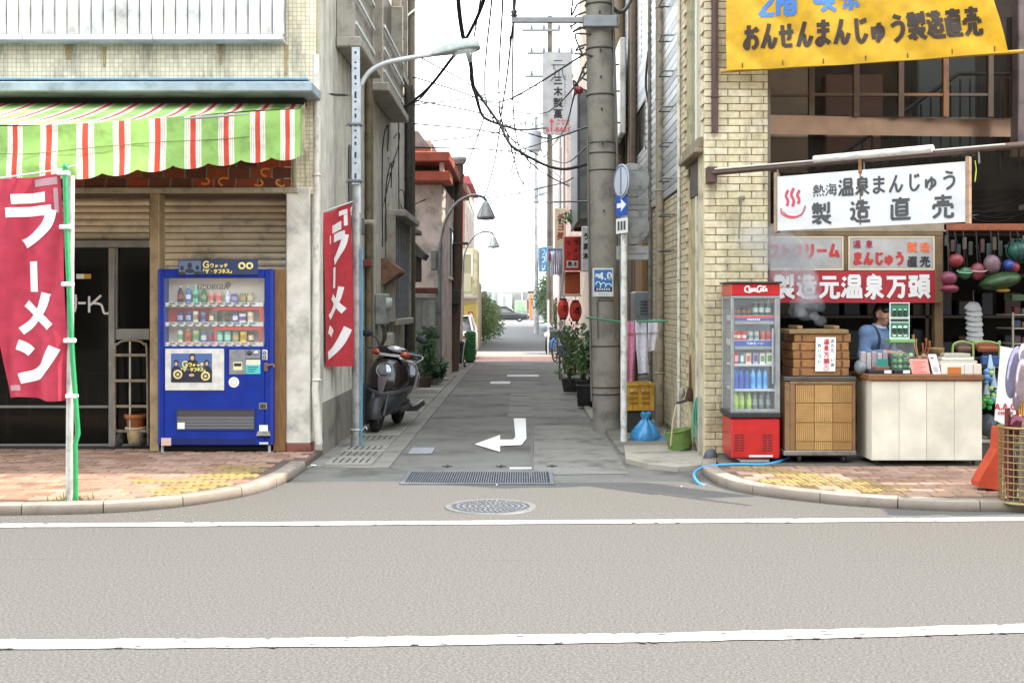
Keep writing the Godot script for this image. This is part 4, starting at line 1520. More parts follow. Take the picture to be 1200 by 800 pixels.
func window_on(b: Node3D, face: String, a: float, c: float, y0: float, y1: float, at: float, glass: Material, frame: Material) -> void:
	# face "front": a, c are X and at is D; face "side": a, c are D and at is X (seen from the alley's middle)
	var m := M.new()
	var s := -0.03 if at > 0 else 0.03
	if face == "front":
		m.bx(V(a, y0, -at + 0.01), V(c, y1, -at - 0.01))
	else:
		m.bx(V(at + s * 0.3, y0, -a), V(at - s, y1, -c))
	var w := part(b, "window", m, glass)
	m = M.new()
	for e in [[a, c, y0 - 0.06, y0], [a, c, y1, y1 + 0.05], [a - 0.05, a, y0 - 0.06, y1 + 0.05], [c, c + 0.05, y0 - 0.06, y1 + 0.05], [(a + c) / 2 - 0.02, (a + c) / 2 + 0.02, y0, y1]]:
		if face == "front":
			m.bx(V(e[0], e[2], -at + 0.035), V(e[1], e[3], -at - 0.009))
		else:
			m.bx(V(at + s, e[2], -e[0]), V(at - s * 0.9, e[3], -e[1]))
	part(w, "frame", m, frame)

func alley_left() -> void:
	var red := mt("a8503c", 0.7, "grime", 0.8)
	var glass := mt("3a4042", 0.1)
	var white := mt("cfcdc6", 0.6)
	# pink house
	var b := block("pink_house", "pink plastered house with red eaves beyond the stained grey wall", -7.0, -1.64, 24.6, 33.0, 4.05, mt("e3d2ce", 0.9, "grime", 0.35, {"over": ["blotch", 0.6]}))
	var m := M.new()
	m.bx(P(440, 212, 24.0), P(527, 200, 24.0) - V(0, 0, 1.0), 0.02)
	part(b, "lower_eave", m, red)
	m = M.new()
	m.bx(P(440, 189, 23.9), P(527, 177, 23.9) - V(0, 0, 9.0), 0.02)
	part(b, "roof", m, red)
	m = M.new()
	m.bx(P(440, 200, 24.9), P(517, 189, 24.9) - V(0, 0, 5.0))
	part(b, "balcony", m, mt("3f3d38", 0.9))
	m = M.new()
	m.bx(P(515, 201, 24.1), P(520, 188, 24.1) - V(0, 0, 0.3), 0.01)
	part(b, "balcony_post", m, mt("c9c2b8", 0.8))
	m = M.new()
	m.bx(P(440, 177, 25.5), P(505, 164, 25.5) - V(0, 0, 4.0))
	part(b, "attic", m, mt("d2b7a6", 0.9, "grime", 1.0))
	m = M.new()
	m.prism(PackedVector2Array([U(-5.0, 4.9), U(-1.95, 4.9), U(-2.2, 5.25), U(-5.0, 5.28)]), V(0, 0, -25.3), Vector3.RIGHT, Vector3.UP, 4.5)
	part(b, "attic_roof", m, mt("8a8c8a", 0.7, "grime", 0.8))
	m = M.new()
	m.bx(P(450, 343, 23.3), P(512, 337, 23.3) - V(0, 0, 1.2), 0.01)
	part(b, "lean_to_roof", m, mt("6e4038", 0.8, "grime", 1.0))
	window_on(b, "side", 26.5, 28.5, 2.2, 3.3, -1.64, glass, white)
	window_on(b, "side", 30.0, 31.5, 1.0, 2.2, -1.64, glass, white)
	# what hangs on the end of the stained wall
	var ac := thing("air_conditioner", "small grey box unit bracketed high on the end of the stained wall", "air conditioner", P(484, 275, 22.2))
	part(ac, "case", M.new().bx(P(478, 268, 22.2), P(486.5, 243, 22.2) - V(0, 0, 0.5), 0.02), mt("b6b4ac", 0.5, "grime", 1.0))
	part(ac, "bracket", M.new().bx(P(478, 274, 22.1), P(491, 269, 22.1) - V(0, 0, 0.6), 0.01), mt("58544c", 0.7))
	var ev := thing("little_eave", "small dark tiled eave sticking out over the alley past the stained wall", "eave", P(485, 320, 22.0))
	part(ev, "roof", M.new().prism(PackedVector2Array([U(-2.2, 2.76), U(-2.06, 2.78), U(-1.78, 2.5), U(-1.84, 2.4), U(-2.2, 2.62)]), V(0, 0, -21.9), Vector3.RIGHT, Vector3.UP, 1.0), mt("55514b", 0.8, "grime", 1.5))
	part(ev, "cabinet", M.new().bx(V(-2.2, 2.0, -21.95), V(-1.92, 2.5, -22.8), 0.02), mt("38352f", 0.8))
	# fence
	var f := thing("sheet_fence", "pale grey sheet metal fence between the stained wall and the lamp post", "fence", V(-1.9, 0, -23.0))
	for k in 5:
		m = M.new()
		m.bx(V(-2.32 + k * 0.128, 0.02, -23.0 - (k % 2) * 0.012), V(-2.196 + k * 0.128, 1.68, -23.03), 0.006)
		part(f, "panel", m, mt(["8b8d8b", "94968f", "83857f"][k % 3], 0.6, "grime", 0.9))
	part(f, "return", M.new().bx(V(-1.7, 0.0, -23.03), V(-1.66, 1.62, -24.58)), mt("86877f", 0.8, "grime", 0.8))
	part(f, "cap_rail", M.new().bx(V(-2.33, 1.68, -22.98), V(-1.66, 1.72, -23.05), 0.006), mt("77786f", 0.7))
	# beyond the crossing
	b = block("white_house", "narrow white house with a small red roof beyond the crossing", -7, -2.0, 44.0, 50.0, 6.0, mt("d6d2c8", 0.85, "grime", 0.4))
	part(b, "roof", M.new().prism(PackedVector2Array([U(-7.2, 6.0), U(-1.8, 6.0), U(-1.95, 6.3), U(-7.2, 6.35)]), V(0, 0, -43.6), Vector3.RIGHT, Vector3.UP, 6.0), mt("b8555a", 0.7, "grime", 0.8))
	for k in 3:
		part(b, "pipe", M.new().cyl(V(-2.25 + k * 0.09, 0.1, -43.95), V(-2.25 + k * 0.09, 5.9, -43.95), 0.025, 6), mt("b8625a" if k == 1 else "b3b0a6", 0.6))
	window_on(b, "front", -3.0, -2.45, 4.2, 5.2, 44.0, glass, white)
	b = block("beige_house", "low beige shop house with a yellow wall and red vertical sign beyond the crossing", -7, -1.55, 41.0, 43.5, 3.5, mt("c4bd98", 0.85, "grime", 0.4))
	part(b, "yellow_wall", M.new().bx(P(541, 386, 40.97), P(558.5, 356, 40.97) - V(0, 0, 0.1)), mt("cfc06a", 0.8, "grime", 0.6))
	part(b, "canopy", M.new().bx(P(520, 350, 40.2), P(559, 346, 40.2) - V(0, 0, 0.8), 0.02), mt("8d8a80", 0.6))
	part(b, "board", M.new().bx(P(541, 342, 40.96), P(552, 320, 40.96) - V(0, 0, 0.1)), mt("a8a284", 0.8))
	window_on(b, "front", -2.3, -1.75, 2.6, 3.3, 41.0, mt("8f8a70", 0.3), white)
	part(b, "sign", M.new().bx(P(548, 379, 40.8), P(554, 365, 40.8) - V(0, 0, 0.1), 0.01), mt("a8302a", 0.5))
	var tx := M.new()
	ink(tx, "酒", on_board(P(549, 366.5, 40.79), Vector3.RIGHT, Vector3.DOWN), 0.12, 0.12, U(0, 0.13))
	part(b, "sign_lettering", tx, white)
	part(b, "side_wall", M.new().bx(V(-1.72, 0.0, -43.5), V(-1.6, 2.4, -47)), mt("b3ad98", 0.9, "grime", 0.5))

func alley_right() -> void:
	var glass := mt("2f3434", 0.08)
	var white := mt("c9c7c0", 0.5)
	var m := M.new()
	# behind the big pole
	var b := block("siding_house", "house clad in grey metal siding behind the big concrete pole", 1.88, 8, 16.6, 24.0, 10.0, mt("5d584c", 0.9, "grime", 0.4))
	var sm := [mt("b3b9bb", 0.4, "blotch", 1.0, {"metal": 0.3}), mt("c0c5c6", 0.4, "blotch", 1.0, {"metal": 0.3}), mt("a6adaf", 0.45, "blotch", 1.0, {"metal": 0.3})]
	for i in 46:
		m = M.new()
		var y := 2.6 + i * 0.1
		var d1 := 21.3 if y < 3.9 or y > 4.6 else 17.9
		m.box(V(1.865, y + 0.045, -(16.65 + d1) / 2), V(0.024, 0.08, d1 - 16.65), 0.004, Basis(V(0, 0, 1), 0.16))
		part(b, "siding_plank", m, sm[(i * 5) % 3])
	window_on(b, "side", 18.0, 21.0, 3.95, 4.65, 1.88, glass, mt("6f716c", 0.5))
	window_on(b, "side", 18.6, 20.4, 5.4, 6.6, 1.88, glass, mt("6f716c", 0.5))
	for q in [[19.3, 0.055, "6a5a4c"], [19.9, 0.05, "7d6a58"], [21.6, 0.12, "8f7e69"], [16.75, 0.03, "9a978e"]]:
		m = M.new()
		m.cyl(V(1.86 - q[1], 0.1, -q[0]), V(1.86 - q[1], 9.5, -q[0]), q[1], 8)
		part(b, "pipe", m, mt(q[2], 0.6, "grime", 1.2))
	part(b, "timber_panel", M.new().bx(V(1.78, 1.75, -17.7), V(1.86, 2.5, -18.8), 0.01), mt("9a7440", 0.7, "wood", 1.0, {"vec": V(4, 0.5, 4)}))
	part(b, "timber_panel", M.new().bx(V(1.78, 1.5, -18.9), V(1.86, 2.5, -19.9), 0.01), mt("6b5038", 0.7, "wood", 1.0, {"vec": V(4, 0.5, 4)}))
	m = M.new()
	m.bx(V(1.6, 0.9, -16.9), V(1.86, 1.75, -17.6), 0.015)
	var mc := part(b, "meter_cabinet", m, mt("8b9296", 0.5, "grime", 1.2, {"metal": 0.3}), "grey louvred meter cabinet on the wall")
	for k in 5:
		part(mc, "louvre", M.new().box(V(1.75, 1.62 - k * 0.045, -16.885), V(0.16, 0.012, 0.02), 0.002, Basis(Vector3.RIGHT, 0.5)), mt("666c70", 0.5))
	part(b, "plinth", M.new().bx(V(1.75, 0.0, -15.4), V(2.2, 0.5, -18.0), 0.02), mt("6f6a60", 0.95, "grime", 0.8))
	part(b, "hanging_sign", M.new().bx(V(1.5, 4.3, -21.8), V(1.6, 5.7, -23.5), 0.02), mt("c9b3ac", 0.5, "grime", 0.6))
	part(b, "hanging_sign", M.new().bx(V(1.62, 4.4, -19.8), V(1.72, 6.0, -21.5), 0.02), mt("e0dfda", 0.5, "grime", 0.6))
	# the tall one behind
	b = block("tall_stained_house", "tall beige stained house rising behind the big pole", 1.75, 9, 26.5, 36.7, 12.0, mt("b7a692", 0.9, "grime", 0.35, {"over": ["blotch", 0.5]}))
	for k in 4:
		window_on(b, "side", 27.2 + k * 1.4, 28.0 + k * 1.4, 4.3, 5.4, 1.75, glass, white)
		window_on(b, "side", 27.2 + k * 1.4, 28.0 + k * 1.4, 7.0, 8.1, 1.75, glass, white)
	b = block("grey_house", "grey house with a long sheet metal signboard over the alley", 1.62, 8, 24.0, 26.5, 7.2, mt("7f7a70", 0.9, "grime", 0.4))
	part(b, "signboard", M.new().bx(V(1.13, 3.3, -24.2), V(1.7, 5.9, -27.5), 0.015), mt("737877", 0.6, "grime", 0.5))
	part(b, "signboard_edge", M.new().bx(V(1.115, 3.25, -24.17), V(1.16, 5.95, -27.52), 0.008), mt("4c4f4e", 0.6))
	window_on(b, "side", 24.4, 26.0, 1.0, 2.2, 1.62, glass, white)
	m = M.new()
	m.bx(V(1.2, 5.95, -28.0), V(1.75, 6.5, -28.9), 0.03)
	var ac := part(b, "air_conditioner", m, mt("a8a79f", 0.5, "grime", 0.8))
	part(ac, "bracket", M.new().bx(V(1.15, 5.86, -27.9), V(1.75, 5.94, -29.0), 0.01), mt("77736a", 0.6))
	# beyond the crossing
	b = block("pale_pink_house", "tall pale pink building beyond the crossing on the right", 1.5, 8, 41.0, 58.0, 9.5, mt("d8c4be", 0.85, "grime", 0.25))
	for k in 5:
		window_on(b, "side", 42 + k * 3.0, 43.4 + k * 3.0, 5.0, 6.4, 1.5, glass, white)
		window_on(b, "side", 42 + k * 3.0, 43.4 + k * 3.0, 7.6, 8.8, 1.5, glass, white)
	for k in 2:
		part(b, "pipe", M.new().cyl(V(1.46, 0.1, -41.5 - k * 4), V(1.46, 9.4, -41.5 - k * 4), 0.05, 6), mt("8a7f78", 0.6))
	window_on(b, "front", 1.7, 2.6, 5.0, 6.2, 41.0, glass, white)
	b = block("low_shop_house", "low shop house with a flat roof farther down the alley on the right", 1.75, 8, 58.5, 90.0, 5.0, mt("c9c2b6", 0.85, "grime", 0.3))
	for k in 4:
		window_on(b, "side", 60 + k * 5.0, 63 + k * 5.0, 2.6, 3.8, 1.75, glass, white)
	part(b, "cornice", M.new().bx(V(1.6, 4.8, -58.4), V(8, 5.05, -90.1), 0.02), mt("9c968c", 0.8))

func far_end() -> void:
	# the wall and sheds by the shore
	var w := thing("shore_wall", "long pale grey wall closing the far end of the alley", "wall", V(0, 0, -126))
	for k in 40:
		part(w, "panel", M.new().bx(V(-60 + k * 3, -0.05, -126), V(-57.03 + k * 3, 2.95 + (k % 5) * 0.02, -126.3), 0.02), mt(["a9aaa8", "b3b4b1", "a0a2a1"][(k * 7) % 3], 0.9, "grime", 0.1))
	part(w, "coping", M.new().bx(V(-60, 2.95, -125.9), V(60, 3.15, -126.4)), mt("c3c3bf", 0.9))
	struct("sea", M.new().grid(4, 4, func(a, b): return V(lerpf(-400, 400, a), -0.03, lerpf(-130, -600, b)), true), mt("7f9098", 0.15))
	var g := thing("green_container", "pale green container by the far wall", "container", P(612, 364, 124))
	part(g, "body", M.new().bx(P(603, 365, 124.0), P(617, 352, 124.0) - V(0, 0, 1.5), 0.03), mt("9dbf95", 0.7, "grime", 0.2))
	part(g, "door", M.new().bx(P(608, 364.5, 123.98), P(612, 353, 123.98) - V(0, 0, 0.05)), mt("86ab80", 0.7))
	var s := thing("shed", "grey shed standing before the far wall", "shed", P(586, 364, 124))
	part(s, "wall", M.new().bx(P(583, 364, 124.5), P(600, 345, 124.5) - V(0, 0, 1.0), 0.03), mt("b9bab8", 0.8, "grime", 0.2))
	part(s, "door", M.new().bx(P(588, 363, 124.45), P(592, 347, 124.45) - V(0, 0, 0.04)), mt("8f9190", 0.8))
	part(s, "roof", M.new().bx(P(582, 345, 124.9), P(601, 343.8, 124.9) - V(0, 0, 1.4), 0.02), mt("8c8d8c", 0.8))
	var o := thing("orange_post", "orange gate post with a small dark sign at the far end", "post", P(622, 373, 113))
	part(o, "post", M.new().bx(P(620.5, 373, 113), P(624, 345, 113) - V(0, 0, 0.3), 0.03), mt("c0713a", 0.7))
	part(o, "sign", M.new().bx(P(618.5, 343.5, 113), P(628, 340.8, 113) - V(0, 0, 0.1), 0.02), mt("4a3d3a", 0.7))
	var ob := thing("street_box", "small dark red box on a pole beside the orange post", "box", P(618, 373, 112))
	part(ob, "box", M.new().bx(P(617.2, 362, 112), P(619.8, 351, 112) - V(0, 0, 0.2), 0.03), mt("7a3b40", 0.6))
	part(ob, "leg", M.new().bx(P(618.2, 374, 112), P(618.9, 362, 112) - V(0, 0, 0.05)), mt("58504c", 0.6))
	var t := thing("traffic_board", "small brown board on the far wall right of the orange post", "sign", P(628, 360, 113))
	part(t, "board", M.new().bx(P(625, 352, 113), P(629, 347.5, 113) - V(0, 0, 0.1), 0.02), mt("8a5a52", 0.6))
	part(t, "leg", M.new().bx(P(626.7, 374, 113.05), P(627.4, 352, 113.05) - V(0, 0, 0.05)), mt("8d8a86", 0.6))
	for q in [[578, 312, 0.09, 9.0], [588, 310, 0.08, 8.0]]:
		var lp := thing("far_lamp_post", "tall thin lamp post far away %s of the lane's end" % ("left" if q[0] < 580 else "just right"), "lamp post", P(q[0], 374, 118) * V(1, 0, 1), "lamp posts along the shore")
		var X: float = (q[0] - 612) / FPX * 118
		part(lp, "pole", M.new().cyl(V(X, 0, -118), V(X, q[3], -118), q[2], 6), mt("a3a6a8", 0.6))
		part(lp, "arm", M.new().tube([V(X, q[3], -118), V(X + 0.8, q[3] + 0.3, -118), V(X + 1.6, q[3] + 0.3, -118)], 0.05, 6), mt("a3a6a8", 0.6))
		part(lp, "lamp", M.new().ell(V(X + 1.9, q[3] + 0.25, -118), V(0.5, 0.12, 0.2), 8), mt("c3c6c8", 0.6))
	# hedge and bushes along the far stretch
	var leafm := [mt("4f6a2c", 0.7, "", 1.0, {"back": 0.3}), mt("5d7434", 0.7, "", 1.0, {"back": 0.3}), mt("3f5a30", 0.7, "", 1.0, {"back": 0.3}), mt("6f7c34", 0.7, "", 1.0, {"back": 0.3})]
	for q in [[-1.75, 49.0, 0.62, 2.2, "dense green shrub at the near end of the far hedge"], [-1.7, 52.0, 0.6, 2.3, "yellowish green shrub in the middle of the far hedge"], [-1.65, 56.0, 0.75, 2.1, "low spreading shrub that ends the far hedge"]]:
		var bush := thing("shrub", q[4], "shrub", V(q[0], 0, -q[1]), "shrubs of the far hedge")
		var m := M.new()
		for k in 5:
			leaves(m, V(q[0] + rng.randf_range(-0.25, 0.3), q[3] * (0.25 + 0.13 * k), -q[1] + rng.randf_range(-1.0, 1.0)), V(q[2] * 0.8, q[3] * 0.24, 1.1), 420, 0.12)
		part(bush, "crown", m, leafm[int(q[1]) % 4])
		m = M.new()
		for k in 4:
			m.tube([V(q[0], 0, -q[1]), V(q[0] + rng.randf_range(-0.2, 0.2), q[3] * 0.7, -q[1] + rng.randf_range(-0.6, 0.6))], [0.04, 0.01], 5)
		part(bush, "stem", m, mt("4a4032", 0.9))
	for q in [[1.35, 62.0, 2.6, "rounded green bush by the kerb near the far end"], [1.4, 72.0, 3.4, "tall loose tree farther down on the right"], [1.6, 52.0, 2.0, "low bush beside the dark wooden pole"]]:
		var tr := thing("small_tree", q[3], "tree", V(q[0], 0, -q[1]))
		var m := M.new()
		for k in 6:
			leaves(m, V(q[0] + rng.randf_range(-0.4, 0.4), q[2] * (0.35 + 0.11 * k), -q[1] + rng.randf_range(-0.6, 0.6)), V(0.5, q[2] * 0.17, 0.6), 260, 0.15)
		part(tr, "crown", m, leafm[int(q[1]) % 3])
		part(tr, "trunk", M.new().tube([V(q[0], 0, -q[1]), V(q[0] + 0.1, q[2] * 0.75, -q[1])], [0.07, 0.02], 6), mt("4a4032", 0.9))
	# black taxi crossing, and a parked white car
	car("black_taxi", "black taxi crossing the far end of the alley", "taxi", V(-1.65, 0, -114), PI / 2, mt("16171a", 0.25, "", 1.0, {"coat": 0.8}), true)
	car("white_car", "white car with red tail parked beyond the bins on the left", "car", V(-2.12, 0, -36.2), PI, mt("dededb", 0.3, "", 1.0, {"coat": 0.6}), false)

# a saloon 4.6 m long heading along its own +Z
func car(called: String, label: String, cat: String, at: Vector3, turn: float, paint: Material, taxi: bool) -> void:
	var c := thing(called, label, cat, Vector3.ZERO)
	var side := [[-2.3, 0.35, 0.55, 0.8], [-2.28, 0.3, 0.86, 0.82], [-1.7, 0.22, 0.95, 0.86], [-0.9, 0.2, 0.96, 0.87], [0.7, 0.2, 0.96, 0.87], [1.2, 0.2, 0.92, 0.86], [2.0, 0.24, 0.8, 0.83], [2.28, 0.3, 0.68, 0.78], [2.3, 0.38, 0.58, 0.75]]
	var rows := []
	for s in side:
		var w: float = s[3]
		rows.append(PackedVector3Array([V(-w * 0.9, s[1], s[0]), V(-w, s[1] + 0.12, s[0]), V(-w, s[2] - 0.12, s[0]), V(-w * 0.9, s[2], s[0]), V(0, s[2] + 0.02, s[0]), V(w * 0.9, s[2], s[0]), V(w, s[2] - 0.12, s[0]), V(w, s[1] + 0.12, s[0]), V(w * 0.9, s[1], s[0])]))
	var m := M.new()
	m.sheet(rows, true)
	m.fan(rows[0], Vector3.FORWARD)
	m.fan(rows[-1], Vector3.BACK)
	part(c, "body", m, paint)
	m = M.new()
	rows = []
	for s in [[-1.75, 0.93, 0.8, 0.0], [-1.35, 1.4, 0.66, 0.0], [-0.6, 1.47, 0.65, 0.0], [0.15, 1.44, 0.65, 0.0], [0.95, 0.93, 0.8, 0.0]]:
		var w: float = s[2]
		rows.append(PackedVector3Array([V(-0.82, 0.9, s[0]), V(-w, s[1] - 0.03, s[0]), V(0, s[1] + 0.02, s[0]), V(w, s[1] - 0.03, s[0]), V(0.82, 0.9, s[0])]))
	m.sheet(rows, false, true)
	part(c, "cabin", m, mt("55534f", 0.1))
	m = M.new()
	for sx in [-1, 1]:
		for q in [[[-1.72, 0.94, 0.81], [-1.35, 1.42, 0.68]], [[-1.35, 1.42, 0.68], [0.15, 1.46, 0.67]], [[0.15, 1.46, 0.67], [0.95, 0.94, 0.81]], [[-0.45, 0.94, 0.83], [-0.42, 1.45, 0.67]]]:
			m.tube([V(q[0][2] * sx, q[0][1], q[0][0]), V(q[1][2] * sx, q[1][1], q[1][0])], 0.04, 6)
	m.box(V(0, 1.46, -0.6), V(1.28, 0.04, 1.5), 0.018)
	part(c, "pillar", m, paint)
	for sx in [-1, 1]:
		for z in [-1.4, 1.38]:
			m = M.new()
			m.ring(V(0.74 * sx, 0.31, z), Vector3.RIGHT, 0.24, 0.075, 18, 8)
			var wh := part(c, "wheel", m, mt("1b1b1b", 0.9))
			m = M.new()
			m.lathe([U(0.0, 0.06), U(0.14, 0.07), U(0.19, 0.03)], V(0.74 * sx, 0.31, z), 14, Basis(V(0, 0, 1), -PI / 2 * sx))
			part(wh, "rim", m, mt("c9cacb", 0.4, "", 1.0, {"metal": 0.5}))
		m = M.new()
		m.box(V(0.6 * sx, 0.66, 2.24), V(0.36, 0.13, 0.12), 0.03)
		part(c, "headlight", m, mt("e3e6e6", 0.1))
		m = M.new()
		m.box(V(0.62 * sx, 0.74, -2.27), V(0.36, 0.16, 0.08), 0.03)
		part(c, "tail_light", m, mt("a8201c", 0.2))
	m = M.new()
	m.box(V(0, 0.42, 2.28), V(1.5, 0.14, 0.1), 0.04).box(V(0, 0.42, -2.28), V(1.5, 0.14, 0.1), 0.04)
	part(c, "bumper", m, mt("b0b2b3", 0.4) if taxi else paint)
	if taxi:
		m = M.new()
		m.box(V(0, 1.54, -0.3), V(0.32, 0.12, 0.14), 0.04)
		part(c, "roof_lamp", m, mt("e0d9a0", 0.4))
		m = M.new()
		for k in 3: m.box(V(0.0, 0.93, 0.55 - k * 0.3), V(1.765, 0.012, 0.28))
		part(c, "side_trim", m, mt("b9bbbc", 0.3))
	c.position = at
	if not taxi: c.scale = Vector3.ONE * 0.85
	c.rotation.y = turn

func awning() -> void:
	var a := thing("striped_awning", "green awning with red and white stripes and a scalloped hanging edge", "awning", V(-4.2, 2.6, -11.0))
	var im := Image.create(256, 8, false, Image.FORMAT_RGB8)
	im.fill(Color("8fb862"))
	for q in [[0, 10, "eae9de"], [10, 5, "9fae7a"], [15, 10, "eae9de"], [25, 4, "c98c6c"], [29, 12, "eae9de"], [41, 42, "cc4630"], [83, 12, "eae9de"], [95, 4, "c98c6c"], [99, 10, "eae9de"], [109, 5, "9fae7a"], [114, 10, "eae9de"]]:
		im.fill_rect(Rect2i(q[0], 0, q[1], 8), Color(q[2]))
	var cloth := image_mat(im, 0.85, {"back": 0.35, "over": ["grime", 0.9]})
	var front := func(X: float) -> Vector3:
		var t := clampf((X + 4.3) / 2.15, 0.0, 1.0)
		t = t * t * (3.0 - 2.0 * t) * 0.5 + t * 0.5
		return V(X, 3.09 + 0.37 * t, -(10.25 + 1.38 * t))
	var X0 := -9.6
	var X1 := -2.17
	var n := 220
	var top := M.new()
	top.grid(n, 6, func(s, t):
		var X := lerpf(X0, X1, s)
		var w := V(X, 3.575, -11.93)
		var p: Vector3 = w.lerp(front.call(X), t)
		return p - V(0, 0.03 * sin(t * PI) + 0.012 * sin(X * 3.1) * t, 0))
	for i in top.u.size():
		top.u[i] = U(lerpf(X0, X1, top.u[i].x) / 0.26, top.u[i].y)
	part(a, "canopy", top, cloth)
	var val := M.new()
	val.grid(n * 2, 8, func(s, t):
		var X := lerpf(X0, X1, s)
		var p: Vector3 = front.call(X)
		var sc := absf(sin((X + 0.08) * PI / 0.26))
		var h := 0.445 + 0.045 * pow(sc, 0.6)
		var rip: float = (sin(X * 21.0) * 0.5 + sin(X * 9.3 + 1.2) * 0.8 + sin(X * 5.1)) * 0.014 * t
		var fold: float = 0.03 * sin(t * 5.0 + X * 2.0) * t if X < -3.9 else 0.008 * sin(t * 6.0 + X * 5.0)
		return p + V(0, -h * t, rip + fold))
	for i in val.u.size():
		val.u[i] = U(lerpf(X0, X1, val.u[i].x) / 0.26, val.u[i].y)
	part(a, "valance", val, cloth)
	var m := M.new()
	m.grid(8, 6, func(s, t):
		var w := V(X1, 3.575, -11.93)
		var p: Vector3 = w.lerp(front.call(X1), s)
		return p + V(0.0, -0.46 * t, 0))
	for i in m.u.size():
		m.u[i] = U(m.u[i].x * 1.1, m.u[i].y)
	part(a, "side_flap", m, cloth)
	m = M.new()
	var bar := []
	for i in 40:
		bar.append(front.call(lerpf(X0, X1, i / 39.0)) - V(0, 0.02, 0.015))
	m.tube(bar, 0.013, 6)
	part(a, "front_bar", m, mt("8d8f8c", 0.5))
	m = M.new()
	for X in [-8.5, -5.9, -3.3]:
		m.tube([V(X, 3.3, -12.0), V(X + 0.25, 3.15, -11.2), front.call(X) - V(0, 0.03, 0.02)], 0.014, 6)
	part(a, "arm", m, mt("8d8f8c", 0.5))
	m = M.new()
	var seam := []
	for i in 60:
		var X := lerpf(-5.4, -2.6, i / 59.0)
		seam.append(front.call(X) + V(0, -0.23 - 0.012 * sin(X * 4.0), 0.02 + 0.01 * sin(X * 9.3)))
	m.tube(seam, 0.003, 4)
	part(a, "seam", m, mt("4f5a34", 0.9))

